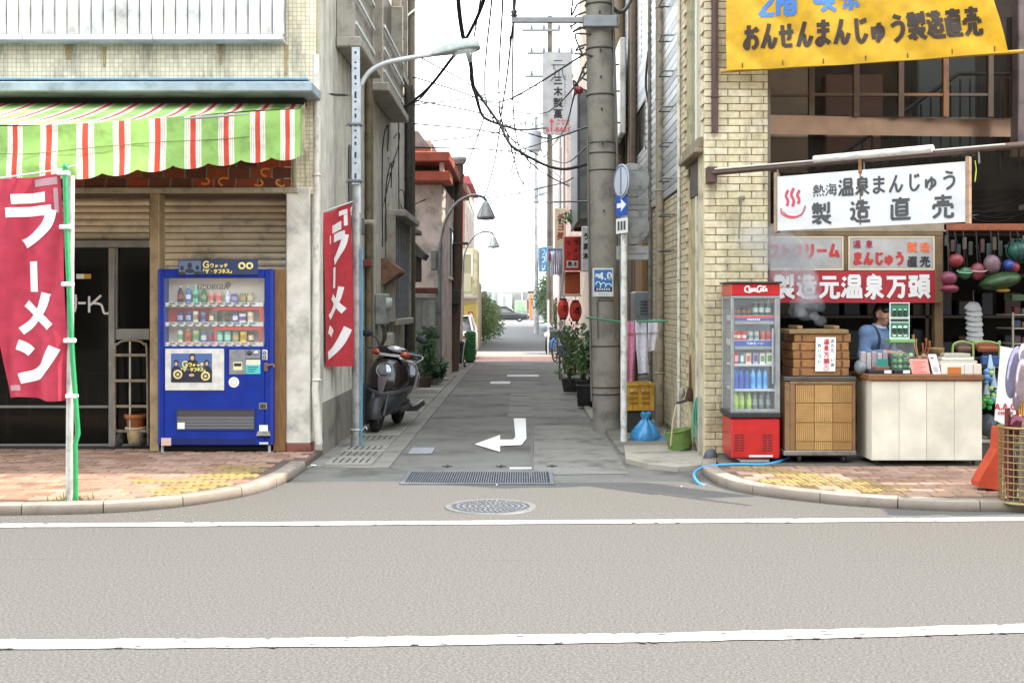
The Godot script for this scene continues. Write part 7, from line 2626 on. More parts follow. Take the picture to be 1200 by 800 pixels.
	m.prism(PackedVector2Array([U(0, 0), U(0.07, 0.0), U(0.13, 0.48), U(0.07, 0.48)]), P(656, 345, 26.3), Vector3.RIGHT, Vector3.UP, 0.3)
	part(os, "side", m, mt("b3aea3", 0.6))
	# hanging cloths: blue banner, red cloth, shirts on a rail
	var bb := thing("blue_banner", "small blue cloth banner with white lettering beside the hanging shirts", "banner", P(637, 319, 36.5))
	var cb := cloth_fn(P(631, 291, 36.5), P(643, 289.5, 36.5), P(643, 318, 36.5), P(631.5, 319, 36.5), func(u, v): return V(0, 0, 0.03 * sin(u * 8 + v * 3)))
	m = M.new()
	m.grid(10, 12, func(u, v): return cb.call(u, v))
	part(bb, "cloth", m, mt("3f8fc6", 0.8, "", 1.0, {"back": 0.4}))
	m = M.new()
	var j := 0
	for t in ["30,8 60,8|~60,8 55,22 35,30", "~30,38 60,40 55,55 34,60", "34,68 34,90|~34,90 55,88 62,74", "75,20 75,60"]:
		for e in t.split("|"):
			ribbon(m, stroke_points(e, 0.01), 0.07, func(p: Vector2, l: float): return cb.call(p.x, p.y) + V(0, 0, 0.01 + l), 0.004 * j)
			j += 1
	part(bb, "lettering", m, mt("d6e4ec", 0.7))
	m = M.new()
	m.cyl(P(630, 290.5, 36.5), P(652, 288.5, 36.5), 0.015, 6)
	part(bb, "rod", m, mt("a6a6a2", 0.5))
	var L := 29.0
	var rail := thing("laundry_rail", "rail sticking out over the alley with a row of shirts on hangers", "rail", P(653, 291, L))
	m = M.new()
	m.cyl(P(642, 292, L), P(663, 292, L), 0.02, 8)
	m.cyl(P(663, 292, L), P(663, 292, L) + V(0.75, 0, 0), 0.015, 6)
	part(rail, "rod", m, mt("5d7f9a", 0.5))
	for i in 8:
		var x := 644.0 + i * 2.3
		var c := ["b02f50", "eeeef4", "f2f0f4", "b4b4d0", "e4e0f0", "f4f2f6", "c0bcd8", "eeecf4"][i] as String
		var sh := thing("shirt", ["dark red shirt at the left end of the laundry rail", "pale grey shirt second on the laundry rail", "white shirt third on the laundry rail", "lilac grey shirt fourth on the laundry rail", "pale lilac shirt fifth on the laundry rail", "white shirt sixth on the laundry rail", "violet grey shirt seventh on the laundry rail", "pale shirt at the right end of the laundry rail"][i], "shirt", P(x, 325, L), "shirts on the laundry rail")
		m = M.new()
		var len := 30.0 if i > 0 else 12.0
		m.grid(4, 10, func(u, v): return P(x - 1.3 + u * 2.6 + sin(v * 5 + i) * 0.25, 293 + v * len + sin(u * 3 + i) * 1.4, L) + V(0, 0, 0.22 * sin(u * PI + i * 0.4) * minf(v * 4, 1)))
		part(sh, "body", m, mt(c, 0.85, "", 1.0, {"back": 0.35}))
		m = M.new()
		m.ring(P(x, 292.3, L), V(0, 0.2, 1), 0.035, 0.006, 10, 4)
		part(sh, "hanger", m, mt("8d8f90", 0.4))
	# red paper lanterns
	for q in [[660.0, 362.0, 0.125, "bright red paper lantern, the left one of two under the orange sign"], [674.5, 364.0, 0.135, "red paper lantern with dark marks, the right one of two under the orange sign"]]:
		var ln := thing("paper_lantern", q[3], "lantern", P(q[0], 376, 26.4), "red lanterns under the orange sign")
		var c := P(q[0], q[1], 26.4)
		m = M.new()
		var prof := []
		for i in 25:
			var t := -1.0 + i / 12.0
			prof.append(U(q[2] * sqrt(1.0 - 0.72 * t * t) * (1.0 + 0.02 * (i % 2)), t * 0.21))
		m.lathe(prof, c, 20)
		var bd := part(ln, "paper", m, mt("f2432c", 0.6, "", 1.0, {"back": 0.6}))
		m = M.new()
		m.lathe([U(0.0, 0.235), U(0.075, 0.235), U(0.075, 0.235), U(0.075, 0.2)], c, 14)
		m.lathe([U(0.075, -0.2), U(0.075, -0.235), U(0.075, -0.235), U(0, -0.235)], c, 14)
		part(ln, "rim", m, mt("1e1a18", 0.6))
		m = M.new()
		ink(m, "酒", func(p: Vector2, l: float): return c + V(sin(p.x / q[2]) * (q[2] * (1.005) + l), -p.y, cos(p.x / q[2]) * (q[2] * 1.005 + l)), 0.14, 0.12, Vector2.ZERO, U(-0.06, -0.08))
		part(bd, "lettering", m, mt("3a1512", 0.6) if q[0] > 670 else mt("8a1a14", 0.6))
		m = M.new()
		m.cyl(c + V(0, 0.235, 0), c + V(0, 0.36, 0), 0.006, 5)
		part(ln, "cord", m, mt("2a2826", 0.6))

func stall() -> void:
	var m: M
	var F := 11.2
	var k := F / FPX
	# ---- drinks cooler
	var c := thing("drinks_cooler", "tall glass fronted drinks cooler with red base by the brick pier", "cooler", P(886, 541, F))
	var red := mt("b81a1c", 0.35, "blotch", 1.0, {"coat": 0.3})
	var alu := mt("a5a8a8", 0.35, "blotch", 1.5, {"metal": 0.5})
	var dp := 0.52
	m = M.new()
	pb(m, 857, 490, 914.5, 537.5, F, dp, 0.015)
	var base := part(c, "base", m, red)
	for q in [[861.0, 509.0], [894.0, 509.0]]:
		for i in 7:
			for j in 2:
				m = M.new()
				pb(m, q[0] + j * 6.2, q[1] + i * 3.0, q[0] + 5.2 + j * 6.2, q[1] + 1.7 + i * 3.0, F - 0.001, 0.004)
				part(base, "vent_slot", m, mt("5a0d0e", 0.6))
	m = M.new()
	pb(m, 878, 533, 906, 535.5, F - 0.003, 0.004)
	part(base, "maker_plate", m, mt("c9c3bd", 0.4))
	m = M.new()
	pb(m, 855.5, 483.5, 915.5, 489.8, F - 0.012, dp + 0.02, 0.008)
	part(c, "black_band", m, mt("232323", 0.5))
	m = M.new()
	pb(m, 857, 332, 914.5, 346.5, F, dp, 0.008)
	var hd := part(c, "header", m, red)
	m = M.new()
	var sc := [
		"~18,2 8,4 2,14 4,24 12,24|~18,2 20,6 16,9", "~26,12 21,14 21,22 26,22 28,15 26,12", "~36,13 31,14 31,22 37,21", "~40,17 46,14 44,12 40,15 41,23 48,20", "50,17 54,16", "~72,2 60,3 54,14 57,25 66,23",
		"~74,12 69,14 69,22 74,22 76,15 74,12", "~84,2 79,14 80,24 84,21", "~94,13 88,14 87,22 93,20|~94,12 92,20 97,23", "~8,26 22,29 40,22 52,26 66,28", "~72,2 84,5 90,2"]
	for i in sc.size():
		for t in sc[i].split("|"):
			ribbon(m, stroke_points(t, 0.28 * k), (0.95 if i > 8 else 1.35) * k, on_board(P(872.5, 334.5, F - 0.001), Vector3.RIGHT, Vector3.DOWN), 0.002 + i * 0.0005)
	part(hd, "lettering", m, mt("e6e3df", 0.4))
	m = M.new()
	pb(m, 855, 329.8, 917, 332, F - 0.02, dp + 0.04, 0.004)
	part(c, "top", m, mt("33312f", 0.5))
	m = M.new()
	pb(m, 857, 346.6, 914.5, 349.5, F, dp, 0.003)
	pb(m, 857, 349.6, 860.5, 483.4, F, 0.05, 0.004)
	pb(m, 908.5, 349.6, 914.5, 483.4, F, 0.05, 0.004)
	pb(m, 860.6, 479.5, 908.4, 483.4, F, 0.05, 0.004)
	for x in [857.0, 912.5]:
		m.bx(P(x, 483.4, F) - V(0, 0, dp), P(x + 2, 349.6, F) - V(0, 0, dp - 0.03), 0.003)
	part(c, "frame", m, alu)
	m = M.new()
	m.bx(P(859.2, 483.3, F) - V(0, 0, dp - 0.004), P(912.4, 349.6, F) - V(0, 0, dp - 0.016))
	part(c, "back", m, mt("8f9494", 0.5))
	m = M.new()
	m.bx(P(857.2, 483.3, F) - V(0, 0, dp - 0.031), P(857.8, 349.6, F) - V(0, 0, 0.051)).bx(P(913.8, 483.3, F) - V(0, 0, dp - 0.031), P(914.3, 349.6, F) - V(0, 0, 0.051))
	part(c, "side_glass", m, mt("dde4e2", 0.03, "", 1.0, {"alpha": 0.05, "spec": 0.25}))
	m = M.new()
	pb(m, 860.6, 349.6, 908.4, 479.4, F - 0.0, 0.006)
	part(c, "door_glass", m, mt("dde4e2", 0.03, "", 1.0, {"alpha": 0.05, "spec": 0.25}))
	m = M.new()
	pb(m, 905, 385, 907.2, 450, F - 0.02, 0.02, 0.006)
	part(c, "handle", m, alu)
	for q in [[370.0, 376.0, "2b4a92", "c23030"], [399.0, 405.5, "2b4a92", ""], [427.0, 429.0, "", ""], [456.5, 458.3, "", ""]]:
		m = M.new()
		pb(m, 860.8, q[0] - 0.6, 908.2, q[1], F + 0.03, dp - 0.08, 0.002)
		var sh := part(c, "shelf", m, mt("c3c7c7", 0.3, "", 1.0, {"metal": 0.3}))
		if q[2]:
			m = M.new()
			pb(m, 861.2, q[0] + (2.6 if q[3] else 0.0), 907.8, q[1] - 0.3, F + 0.026, 0.004)
			part(sh, "strip", m, mt(q[2], 0.4))
			if q[3]:
				m = M.new()
				pb(m, 861.2, q[0] - 0.3, 907.8, q[0] + 2.4, F + 0.026, 0.004)
				part(sh, "strip", m, mt(q[3], 0.4))
			m = M.new()
			if q[0] > 380:
				ink(m, "つめた〜い".replace("〜", "ー"), on_board(P(874.5, 400.2, F + 0.0255), Vector3.RIGHT, Vector3.DOWN), 3.9 * k, 0.16, U(4.2 * k, 0))
			else:
				for i in 7:
					pb(m, 876 + i * 2.2, 373.2, 877.4 + i * 2.2, 375.2, F + 0.0252, 0.002)
			part(sh, "lettering", m, mt("cfd5e0", 0.5))
		m = M.new()
		pb(m, 861, q[1] + 0.3, 908, q[1] + 4.0, F + 0.02, 0.012, 0.003)
		if q[0] < 410: part(c, "shelf_rail", m, alu)
	# drinks: [x, half width, height, body, label, kind] on each shelf
	var stock := [
		[369.6, [[865.5, 2.6, 12, "3a1a16", "7a4a28"], [871.5, 2.6, 12, "3a1a16", "7a4a28"], [877.7, 2.6, 12, "3a1a16", "7a4a28"], [885.5, 3.2, 16, "3d4a42", "a9b8a6"], [892.5, 3.2, 16, "3d4a42", "a9b8a6"], [900, 3.2, 16, "3d4a42", "a9b8a6"]]],
		[398.6, [[865.0, 3.2, 11, "b8261e", "d8c0b4"], [872.0, 3.2, 11, "b8261e", "d8c0b4"], [880, 2.8, 10.5, "a9b3ae", "6f7f78"], [887, 2.8, 10.5, "a9b3ae", "6f7f78"], [894.5, 2.8, 10.5, "c06058", "a83c34"], [901.2, 2.8, 10.5, "c06058", "a83c34"]]],
		[426.6, [[862.8, 2.6, 14, "b03038", "d9b0b0"], [869.5, 2.4, 13.5, "5f8f9a", "cfd9dc"], [877, 3.2, 13.5, "d6c3b0", "b0604a"], [885.5, 3.2, 14, "9f94b8", "4f4a70"], [893.3, 3.2, 13.5, "d9d6cc", "5f8f4a"], [901.5, 3.4, 14, "d9d6cc", "5f8f4a"]]],
		[456.0, [[862.5, 3.0, 25, "2f5fb0", "2a4fa8"], [868.6, 3.0, 25, "2f5fb0", "2a4fa8"], [875.5, 3.0, 25, "2f5fb0", "2a4fa8"], [882.8, 3.0, 25, "5fa8d8", "3f8fd0"], [890, 3.0, 25, "5fa8d8", "3f8fd0"], [897.3, 3.0, 25, "5fa8d8", "3f8fd0"]]],
		[479.0, [[862.5, 3.0, 20, "8fae4a", "a3bf52"], [869.5, 3.0, 20, "8fae4a", "a3bf52"], [878, 3.0, 20, "8fae4a", "a3bf52"], [885, 2.9, 20, "5f6668", "7f888a"], [892.3, 2.9, 20, "5f6668", "7f888a"], [900.5, 2.9, 20, "5f6668", "7f888a"]]],
	]
	for r in stock:
		for q in r[1]:
			for row in 2:
				var foot := P(q[0], r[0], F + 0.09) - V(0, 0, row * 0.09)
				var w: float = q[1] * k
				var h: float = q[2] * k
				m = M.new()
				if r[0] > 410 and r[0] < 430:
					m.box(foot + V(0, h / 2, 0), V(w * 2, h, w * 1.8), 0.004)
				elif q[2] < 15 and r[0] < 440:
					m.lathe([U(0, 0), U(w * 0.85, 0), U(w, 0.006), U(w, h * 0.93), U(w * 0.8, h), U(w * 0.8, h), U(0, h - 0.002)], foot, 10)
				else:
					m.lathe([U(0, 0), U(w * 0.92, 0), U(w, 0.006), U(w, h * 0.6), U(w * 0.85, h * 0.76), U(w * 0.42, h * 0.88), U(w * 0.42, h * 0.91)], foot, 10)
				var d := part(c, "drink_carton" if r[0] > 410 and r[0] < 430 else "drink_can" if q[2] < 15 else "drink_bottle", m, mt(q[3], 0.25))
				m = M.new()
				if r[0] > 410 and r[0] < 430:
					m.box(foot + V(0, h * 0.5, w * 0.9), V(w * 1.4, h * 0.5, 0.004))
				else:
					m.lathe([U(w * 1.015, h * 0.25), U(w * 1.015, h * 0.58)], foot, 10)
					if q[2] > 15: m.lathe([U(w * 0.5, h * 0.91), U(w * 0.5, h), U(w * 0.5, h), U(0, h)], foot, 8)
				part(d, "label", m, mt(q[4] if q[2] < 15 or r[0] < 400 else q[4], 0.4))
	m = M.new()
	pb(m, 868, 537.6, 902, 541.5, F + 0.05, dp - 0.1, 0.004)
	part(c, "foot", m, mt("c9c7c0", 0.6))

	# ---- wheeled cart with the steamer
	var t := thing("steamer_cart", "wheeled cart with bamboo slat panels carrying the wooden steamer", "cart", P(962, 541, F))
	var wood := mt("94714a", 0.65, "wood", 1.0, {"vec": V(1.0, 6, 6)})
	m = M.new()
	pb(m, 920, 446, 1003, 528, F + 0.02, 0.62, 0.01)
	part(t, "body", m, mt("8d6b46", 0.7, "blotch", 0.8))
	m = M.new()
	pb(m, 919, 441.5, 1004, 446.5, F, 0.66, 0.006)
	part(t, "top", m, mt("55524e", 0.4, "grime", 1.5, {"metal": 0.4}))
	m = M.new()
	pb(m, 926, 446.7, 1003, 450.5, F, 0.02, 0.004)
	pb(m, 920.5, 450.6, 926, 528, F + 0.0, 0.02, 0.004)
	pb(m, 926.1, 450.6, 932, 528, F, 0.02, 0.004)
	pb(m, 999.5, 450.6, 1003, 528, F, 0.02, 0.004)
	part(t, "frame", m, mt("80603c", 0.65, "grime", 1.0))
	m = M.new()
	pb(m, 919, 528.1, 1004, 534, F - 0.01, 0.66, 0.008)
	part(t, "bottom_tray", m, mt("8a8078", 0.5, "grime", 1.0, {"metal": 0.3}))
	var xs := [932.4, 954.6, 976.3, 999.2]
	var ys := [450.8, 472.4, 495.3, 517.6, 527.8]
	for r in 4:
		for q in 3:
			m = M.new()
			var vert := (r + q) % 2 == 0
			pb(m, xs[q] + 0.3, ys[r] + 0.3, xs[q + 1] - 0.3, ys[r + 1] - 0.3, F + 0.012, 0.006)
			var n := 9
			for i in n:
				var a := float(i) / n
				var b := float(i + 0.8) / n
				if vert:
					pb(m, lerpf(xs[q] + 0.5, xs[q + 1] - 0.5, a), ys[r] + 0.5, lerpf(xs[q] + 0.5, xs[q + 1] - 0.5, b), ys[r + 1] - 0.5, F + 0.004, 0.01, 0.002)
				else:
					pb(m, xs[q] + 0.5, lerpf(ys[r] + 0.5, ys[r + 1] - 0.5, a), xs[q + 1] - 0.5, lerpf(ys[r] + 0.5, ys[r + 1] - 0.5, b), F + 0.004, 0.01, 0.002)
			part(t, "slat_panel", m, mt(["b0884e", "a67e46", "ba9258"][(r * 3 + q * 2) % 3], 0.6, "blotch", 1.2))
	for q in [[938, 0.05], [990, 0.05], [938, 0.55], [990, 0.55]]:
		m = M.new()
		m.ring(P(q[0], 539, F) - V(0, -0.012, q[1]), Vector3.RIGHT, 0.028, 0.014, 14, 6)
		m.box(P(q[0], 535.5, F) - V(0, 0, q[1]), V(0.05, 0.03, 0.05), 0.006)
		part(t, "caster", m, mt("1f1f20", 0.6))
	# the stack of wooden steamer trays
	var sw := mt("a8743e", 0.65, "wood", 1.0, {"vec": V(1.2, 7, 7)})
	for i in 5:
		var y0 := 391.2 + i * 10.0
		var tr := thing("steamer_tray", ["top wooden steamer tray of the stack on the cart", "second wooden steamer tray from the top of the stack", "middle wooden steamer tray of the stack", "fourth wooden steamer tray, one above the bottom", "bottom wooden steamer tray resting on the cart"][i], "steamer", P(962, y0 + 9.5, F + 0.08), "stacked steamer trays")
		m = M.new()
		var off := rng.randf_range(-1.5, 1.5)
		pb(m, 930 + off, y0, 996 + off, y0 + 9.3, F + 0.08, 0.025, 0.005)
		m.bx(P(930 + off, y0 + 9.3, F + 0.08) - V(0, 0, 0.47), P(996 + off, y0, F + 0.08) - V(0, 0, 0.445), 0.005)
		part(tr, "side", m, sw if i % 2 else mt("9c6a38", 0.65, "wood", 1.0, {"vec": V(1.2, 7, 7)}))
		m = M.new()
		for x in [930.0, 992.5]:
			m.bx(P(x + off, y0 + 9.3, F + 0.105), P(x + off + 3.5, y0, F + 0.105) - V(0, 0, 0.42), 0.004)
		part(tr, "end", m, mt("855a30", 0.7, "grime", 1.5))
		m = M.new()
		for x in [938.0, 986.0]:
			pb(m, x + off, y0 + 1.0, x + off + 2.2, y0 + 8.0, F + 0.074, 0.006, 0.001)
		part(tr, "peg", m, mt("4f3620", 0.7))
	var ld := thing("wooden_cover", "flat wooden lid on top of the steaming stack", "lid", P(960, 391, F + 0.1))
	m = M.new()
	pb(m, 925, 386, 995, 391, F + 0.06, 0.5, 0.005)
	part(ld, "board", m, mt("8f744a", 0.7, "wood", 1.0, {"vec": V(1.2, 7, 7)}))
	m = M.new()
	for x in [935.0, 978.0]:
		pb(m, x, 381.5, x + 6, 385.9, F + 0.1, 0.4, 0.004)
	part(ld, "batten", m, mt("80673f", 0.7))
	# written card
	var pc := thing("paper_notice", "white paper notice with red and black brush writing on the steamer", "notice", P(968, 435, F + 0.06))
	m = M.new()
	m.grid(4, 6, func(u, v): return P(956.5 + u * 23.5 - v * 0.8, 395 + v * 40, F + 0.062 - 0.006 * sin(v * 3.0)), true)
	part(pc, "paper", m, mt("dedcd6", 0.7))
	m = M.new()
	ink(m, "温泉万頭", on_board(P(965.5, 397, F + 0.053), Vector3.RIGHT, Vector3.DOWN), 6.4 * k, 0.15, U(0, 7.6 * k))
	for q in ["~0,0 1,4 0,7", "~3,-1 4,3 3,6", "~6,0 7,4 6,7", "~-2,6 0,10 6,10 9,6"]:
		ribbon(m, stroke_points(q, 0.6 * k), 0.6 * k, on_board(P(966.5, 427.5, F + 0.052), Vector3.RIGHT, Vector3.DOWN), 0.003)
	part(pc, "red_lettering", m, mt("b3242c", 0.6))
	m = M.new()
	ink(m, "あたたかいお".replace("あ", "お"), on_board(P(973.8, 397, F + 0.053), Vector3.RIGHT, Vector3.DOWN), 4.6 * k, 0.13, U(0, 5.6 * k))
	ink(m, "おいしい".replace("し", "つ"), on_board(P(958.3, 402, F + 0.053), Vector3.RIGHT, Vector3.DOWN), 4.6 * k, 0.13, U(0, 6.4 * k))
	part(pc, "black_lettering", m, mt("2b2a2c", 0.6))
	# steam
	var steam := Node3D.new()
	steam.name = "steam"
	add_child(steam)
	tag(steam, "white steam rising from the wooden steamer", "steam", "", "stuff")
	for i in 40:
		var t1 := i / 39.0
		var q := [951 - 40 * t1 + rng.randf_range(-24, 24) * (0.5 + t1), 376 - 100 * t1 + rng.randf_range(-4, 4), rng.randf_range(0.12, 0.26) * (0.6 + t1), rng.randf_range(0.12, 0.26) * (0.6 + t1), lerpf(1.7, 1.5, t1) * rng.randf_range(0.6, 1.2)]
		var fv := FogVolume.new()
		fv.name = "puff"
		fv.shape = RenderingServer.FOG_VOLUME_SHAPE_ELLIPSOID
		fv.size = V(q[2], q[3], 0.2)
		fv.rotation.z = rng.randf_range(-0.8, 0.8)
		fv.position = P(q[0], q[1], 11.42 + rng.randf_range(-0.12, 0.12))
		var fm := FogMaterial.new()
		fm.albedo = Color(1.0, 0.99, 0.99)
		fm.density = q[4]
		fv.material = fm
		steam.add_child(fv, true)

	# ---- white counter
	var C := 11.05
	var ct := thing("counter", "cream panelled shop counter with a brown wooden top", "counter", P(1087, 545, C))
	m = M.new()
	m.bx(P(1022, 539.5, C + 0.012), P(1151.5, 446, C + 0.012) - V(0, 0, 0.5), 0.004)
	part(ct, "body", m, mt("c9c2ae", 0.6))
	var seams := [1022.3, 1054.2, 1086.4, 1119.0, 1151.3]
	for i in 4:
		m = M.new()
		pb(m, seams[i] + 0.15, 446.2, seams[i + 1] - 0.15, 539.3, C, 0.011, 0.003)
		part(ct, "panel", m, mt(["d8d1bd", "dbd4c1", "d5ceb9", "d9d2be"][i], 0.55, "blotch", 0.5))
	m = M.new()
	m.bx(P(1018.5, 445.8, C - 0.03), P(1153.5, 438.7, C - 0.03) - V(0, 0, 0.56), 0.008)
	part(ct, "top", m, mt("8d5c34", 0.5, "wood", 1.0, {"vec": V(1.0, 6, 6)}))
	for q in [[1030, 0.06], [1144, 0.06], [1030, 0.42], [1144, 0.42]]:
		m = M.new()
		m.ring(P(q[0], 542.3, C) - V(0, 0, q[1]), Vector3.RIGHT, 0.017, 0.01, 12, 6)
		m.box(P(q[0], 540, C) - V(0, 0, q[1]), V(0.04, 0.016, 0.04), 0.004)
		part(ct, "caster", m, mt("1f1f20", 0.6))
	hose_at_kerb()

func hose_at_kerb() -> void:
	var m := M.new()
	m.tube(curve3([P(925, 536, 11.4), P(900, 543.5, 11.15), P(862, 544, 11.1), P(832, 546, 11.0), P(818, 550, 10.85), P(813.5, 557, 10.55), P(820, 564, 10.35) - V(0, 0.02, 0), P(836, 564.5, 10.4) - V(0, 0.045, 0)], 8), 0.013, 8)
	solo("water_hose", m, mt("3f8fc4", 0.4), "blue water hose trailing from under the cooler to the kerb", "hose")

func boxy(called: String, label: String, cat: String, x0: float, y0: float, x1: float, y1: float, D: float, depth: float, mat: Material, bev := 0.006, group := "") -> MeshInstance3D:
	var m := M.new()
	pb(m, x0, y0, x1, y1, D, depth, bev)
	return solo(called, m, mat, label, cat, group)

func shop_goods() -> void:
	var m: M
	# ---- boards over the counter
	var B := 11.98
	var k := B / FPX
	var bd := thing("menu_board", "brown framed sign board with two grey panels above the stall", "sign", P(1000, 355, B))
	m = M.new()
	pb(m, 897, 271.7, 1096, 355, B + 0.02, 0.06)
	part(bd, "backing", m, mt("5d4a30", 0.7))
	m = M.new()
	pb(m, 897, 271.7, 1105, 276.3, B, 0.05, 0.005)
	pb(m, 989.5, 276.4, 994, 316.8, B, 0.05, 0.004)
	pb(m, 1096.5, 276.4, 1105, 355, B, 0.05, 0.005)
	part(bd, "frame", m, mt("6d5636", 0.55, "grime", 1.0))
	for q in [[898.0, 276.6, 989.0, 316.5], [994.5, 276.6, 1096.0, 316.5]]:
		m = M.new()
		pb(m, q[0], q[1], q[2], q[1] + 1.8, B + 0.006, 0.02)
		pb(m, q[0], q[3] - 1.8, q[2], q[3], B + 0.006, 0.02)
		pb(m, q[0], q[1] + 1.8, q[0] + 1.8, q[3] - 1.8, B + 0.006, 0.02)
		pb(m, q[2] - 1.8, q[1] + 1.8, q[2], q[3] - 1.8, B + 0.006, 0.02)
		part(bd, "panel_edge", m, mt("c9b998", 0.5))
		m = M.new()
		pb(m, q[0] + 1.8, q[1] + 1.8, q[2] - 1.8, q[3] - 1.8, B + 0.012, 0.01)
		part(bd, "panel", m, mt("aaa6a2", 0.4, "blotch", 0.8))
	m = M.new()
	ink(m, "フトクリーム", on_board(P(899.5, 284.5, B + 0.011), Vector3.RIGHT, Vector3.DOWN), 18.0 * k, 0.2, U(14.2 * k, 0), Vector2.ZERO, 0.78)
	ink(m, "まんじゅう", on_board(P(999.5, 294.5, B + 0.011), Vector3.RIGHT, Vector3.DOWN), 16.0 * k, 0.2, U(12.2 * k, 0), Vector2.ZERO, 0.76)
	part(bd, "red_lettering", m, mt("ab2a22", 0.5))
	m = M.new()
	ink(m, "温泉", on_board(P(1000, 281.5, B + 0.011), Vector3.RIGHT, Vector3.DOWN), 9.0 * k, 0.14, U(14.5 * k, 0))
	part(bd, "crimson_lettering", m, mt("8d1f38", 0.5))
	m = M.new()
	ink(m, "製造", on_board(P(1063.5, 283.5, B + 0.011), Vector3.RIGHT, Vector3.DOWN), 12.0 * k, 0.14, U(14.8 * k, 0))
	part(bd, "orange_lettering", m, mt("cf5f2a", 0.5))
	m = M.new()
	ink(m, "直売", on_board(P(1063.5, 300, B + 0.011), Vector3.RIGHT, Vector3.DOWN), 12.5 * k, 0.16, U(14.5 * k, 0))
	part(bd, "black_lettering", m, mt("2a2a2c", 0.5))
	m = M.new()
	pb(m, 897.2, 317.2, 1096.3, 354.6, B + 0.004, 0.014)
	var rb := part(bd, "red_band", m, mt("a8202c", 0.5, "blotch", 0.8))
	m = M.new()
	ink(m, "製造元温泉万頭", on_board(P(907, 321.5, B + 0.003), Vector3.RIGHT, Vector3.DOWN), 28.0 * k, 0.15, U(26.3 * k, 0), Vector2.ZERO, 0.88)
	part(rb, "lettering", m, mt("d9d6d2", 0.5))

	# ---- white hanging sign on the slanting bar
	var A := P(908, 266.5, 11.19)
	var E := P(1136, 262, 9.96)
	var ex := (E - A)
	ex.y = 0.0
	var len := ex.length()
	ex = ex.normalized()
	var n := Vector3.UP.cross(ex) * -1.0
	n = ex.cross(Vector3.UP)
	var H := 0.505
	A.y = 2.25
	var hs := thing("hanging_sign", "long white hanging sign with black lettering and a red hot spring mark", "sign", A + ex * len / 2)
	m = M.new()
	m.prism(PackedVector2Array([U(0, 0), U(len, 0), U(len, H), U(0, H)]), A, ex, Vector3.UP, 0.05)
	var board := part(hs, "board", m, mt("cdcdcb", 0.45, "blotch", 0.8))
	m = M.new()
	for e in [0.012, len - 0.012]:
		m.box(A + ex * e + V(0, H / 2 + 0.01, 0) - ex.cross(Vector3.UP) * 0.02, V(0.03, H + 0.06, 0.07), 0.006, Basis(ex, Vector3.UP, n))
	part(hs, "end_bar", m, mt("9d8168", 0.7, "grime", 4.0))
	m = M.new()
	m.box(A + ex * len * 0.47 + V(0, H + 0.04, 0) + n * 0.004, V(0.03, 0.14, 0.012), 0.003, Basis(ex, Vector3.UP, n))
	m.box(A + ex * len * 0.47 + V(0, H * 0.52, 0) + n * 0.0015, V(0.012, H * 0.98, 0.003), 0.001, Basis(ex, Vector3.UP, n))
	part(hs, "rusty_strap", m, mt("8a6038", 0.8, "grime", 4.0))
	var on := on_board(A + V(0, H, 0) + n * 0.0015, ex, Vector3.DOWN)
	m = M.new()
	ink(m, "熱海", on, 0.115, 0.09, U(0.122, 0), U(0.40, 0.1))
	ink(m, "温泉まんじゅう", on, 0.165, 0.125, U(0.157, 0), U(0.65, 0.06), 0.9)
	ink(m, "製造直売", on, 0.2, 0.125, U(0.376, 0), U(0.385, 0.265))
	part(board, "lettering", m, mt("38393b", 0.6))
	m = M.new()
	var j := 0
	for q in ["~24,6 18,20 24,34 20,46", "~40,2 33,18 40,34 36,48", "~56,8 50,20 55,32 52,42", "~4,50 8,66 36,76 62,68 72,48", "~10,60 22,70 44,74 60,70"]:
		ribbon(m, stroke_points(q, 0.0037).map(func(p): return p + U(0.055, 0.11)), 0.026 if j < 3 else 0.013, on, 0.003 + j * 0.0005)
		j += 1
	part(board, "hot_spring_mark", m, mt("b3384a", 0.6))
	# the bar and its fluorescent fitting
	var bar := thing("sign_bar", "brown steel bar slanting out from the brick pier with a white lamp fitting", "bar", P(836, 203, 11.7))
	m = M.new()
	var b0 := P(833, 202.5, 11.72)
	var b1 := P(1215, 168.5, 9.6)
	m.tube([b0, b1], 0.03, 4)
	part(bar, "beam", m, mt("5a463f", 0.5, "grime", 2.0, {"metal": 0.2}))
	m = M.new()
	m.box(P(834, 205, 11.73), V(0.1, 0.16, 0.1), 0.008)
	part(bar, "bracket", m, mt("4f3830", 0.6, "grime", 2.0))
	m = M.new()
	m.tube([P(838, 198, 11.66), P(1178, 169, 9.75)], 0.009, 6)
	part(bar, "cable", m, mt("b9b3a8", 0.6))
	m = M.new()
	m.tube([b0.lerp(b1, 0.36) + V(0, 0.035, 0.035), b0.lerp(b1, 0.72) + V(0, 0.035, 0.035)], 0.035, 10)
	part(bar, "lamp_fitting", m, mt("cfccc6", 0.5, "grime", 3.0))
	m = M.new()
	for e in [0.24, 0.52, 0.85]:
		var q := b0.lerp(b1, e)
		m.tube([q + V(0, 0.03, 0), q + V(0, -0.12, 0.01)], 0.008, 5)
	part(bar, "hook", m, mt("6d665f", 0.6))
	m = M.new()
	m.tube(curve3([P(1143, 188, 9.95), P(1144.5, 200, 9.95), P(1143, 213, 9.95), P(1144, 200, 9.94)]), 0.004, 4)
	solo("green_string", m, mt("9fb83a", 0.6), "green loop of string hanging right of the white sign", "string")

	# ---- yellow banner of the upper floor
	var yb := thing("yellow_banner", "yellow cloth banner with blue and dark lettering across the upper floor", "banner", P(1010, 85, 11.4))
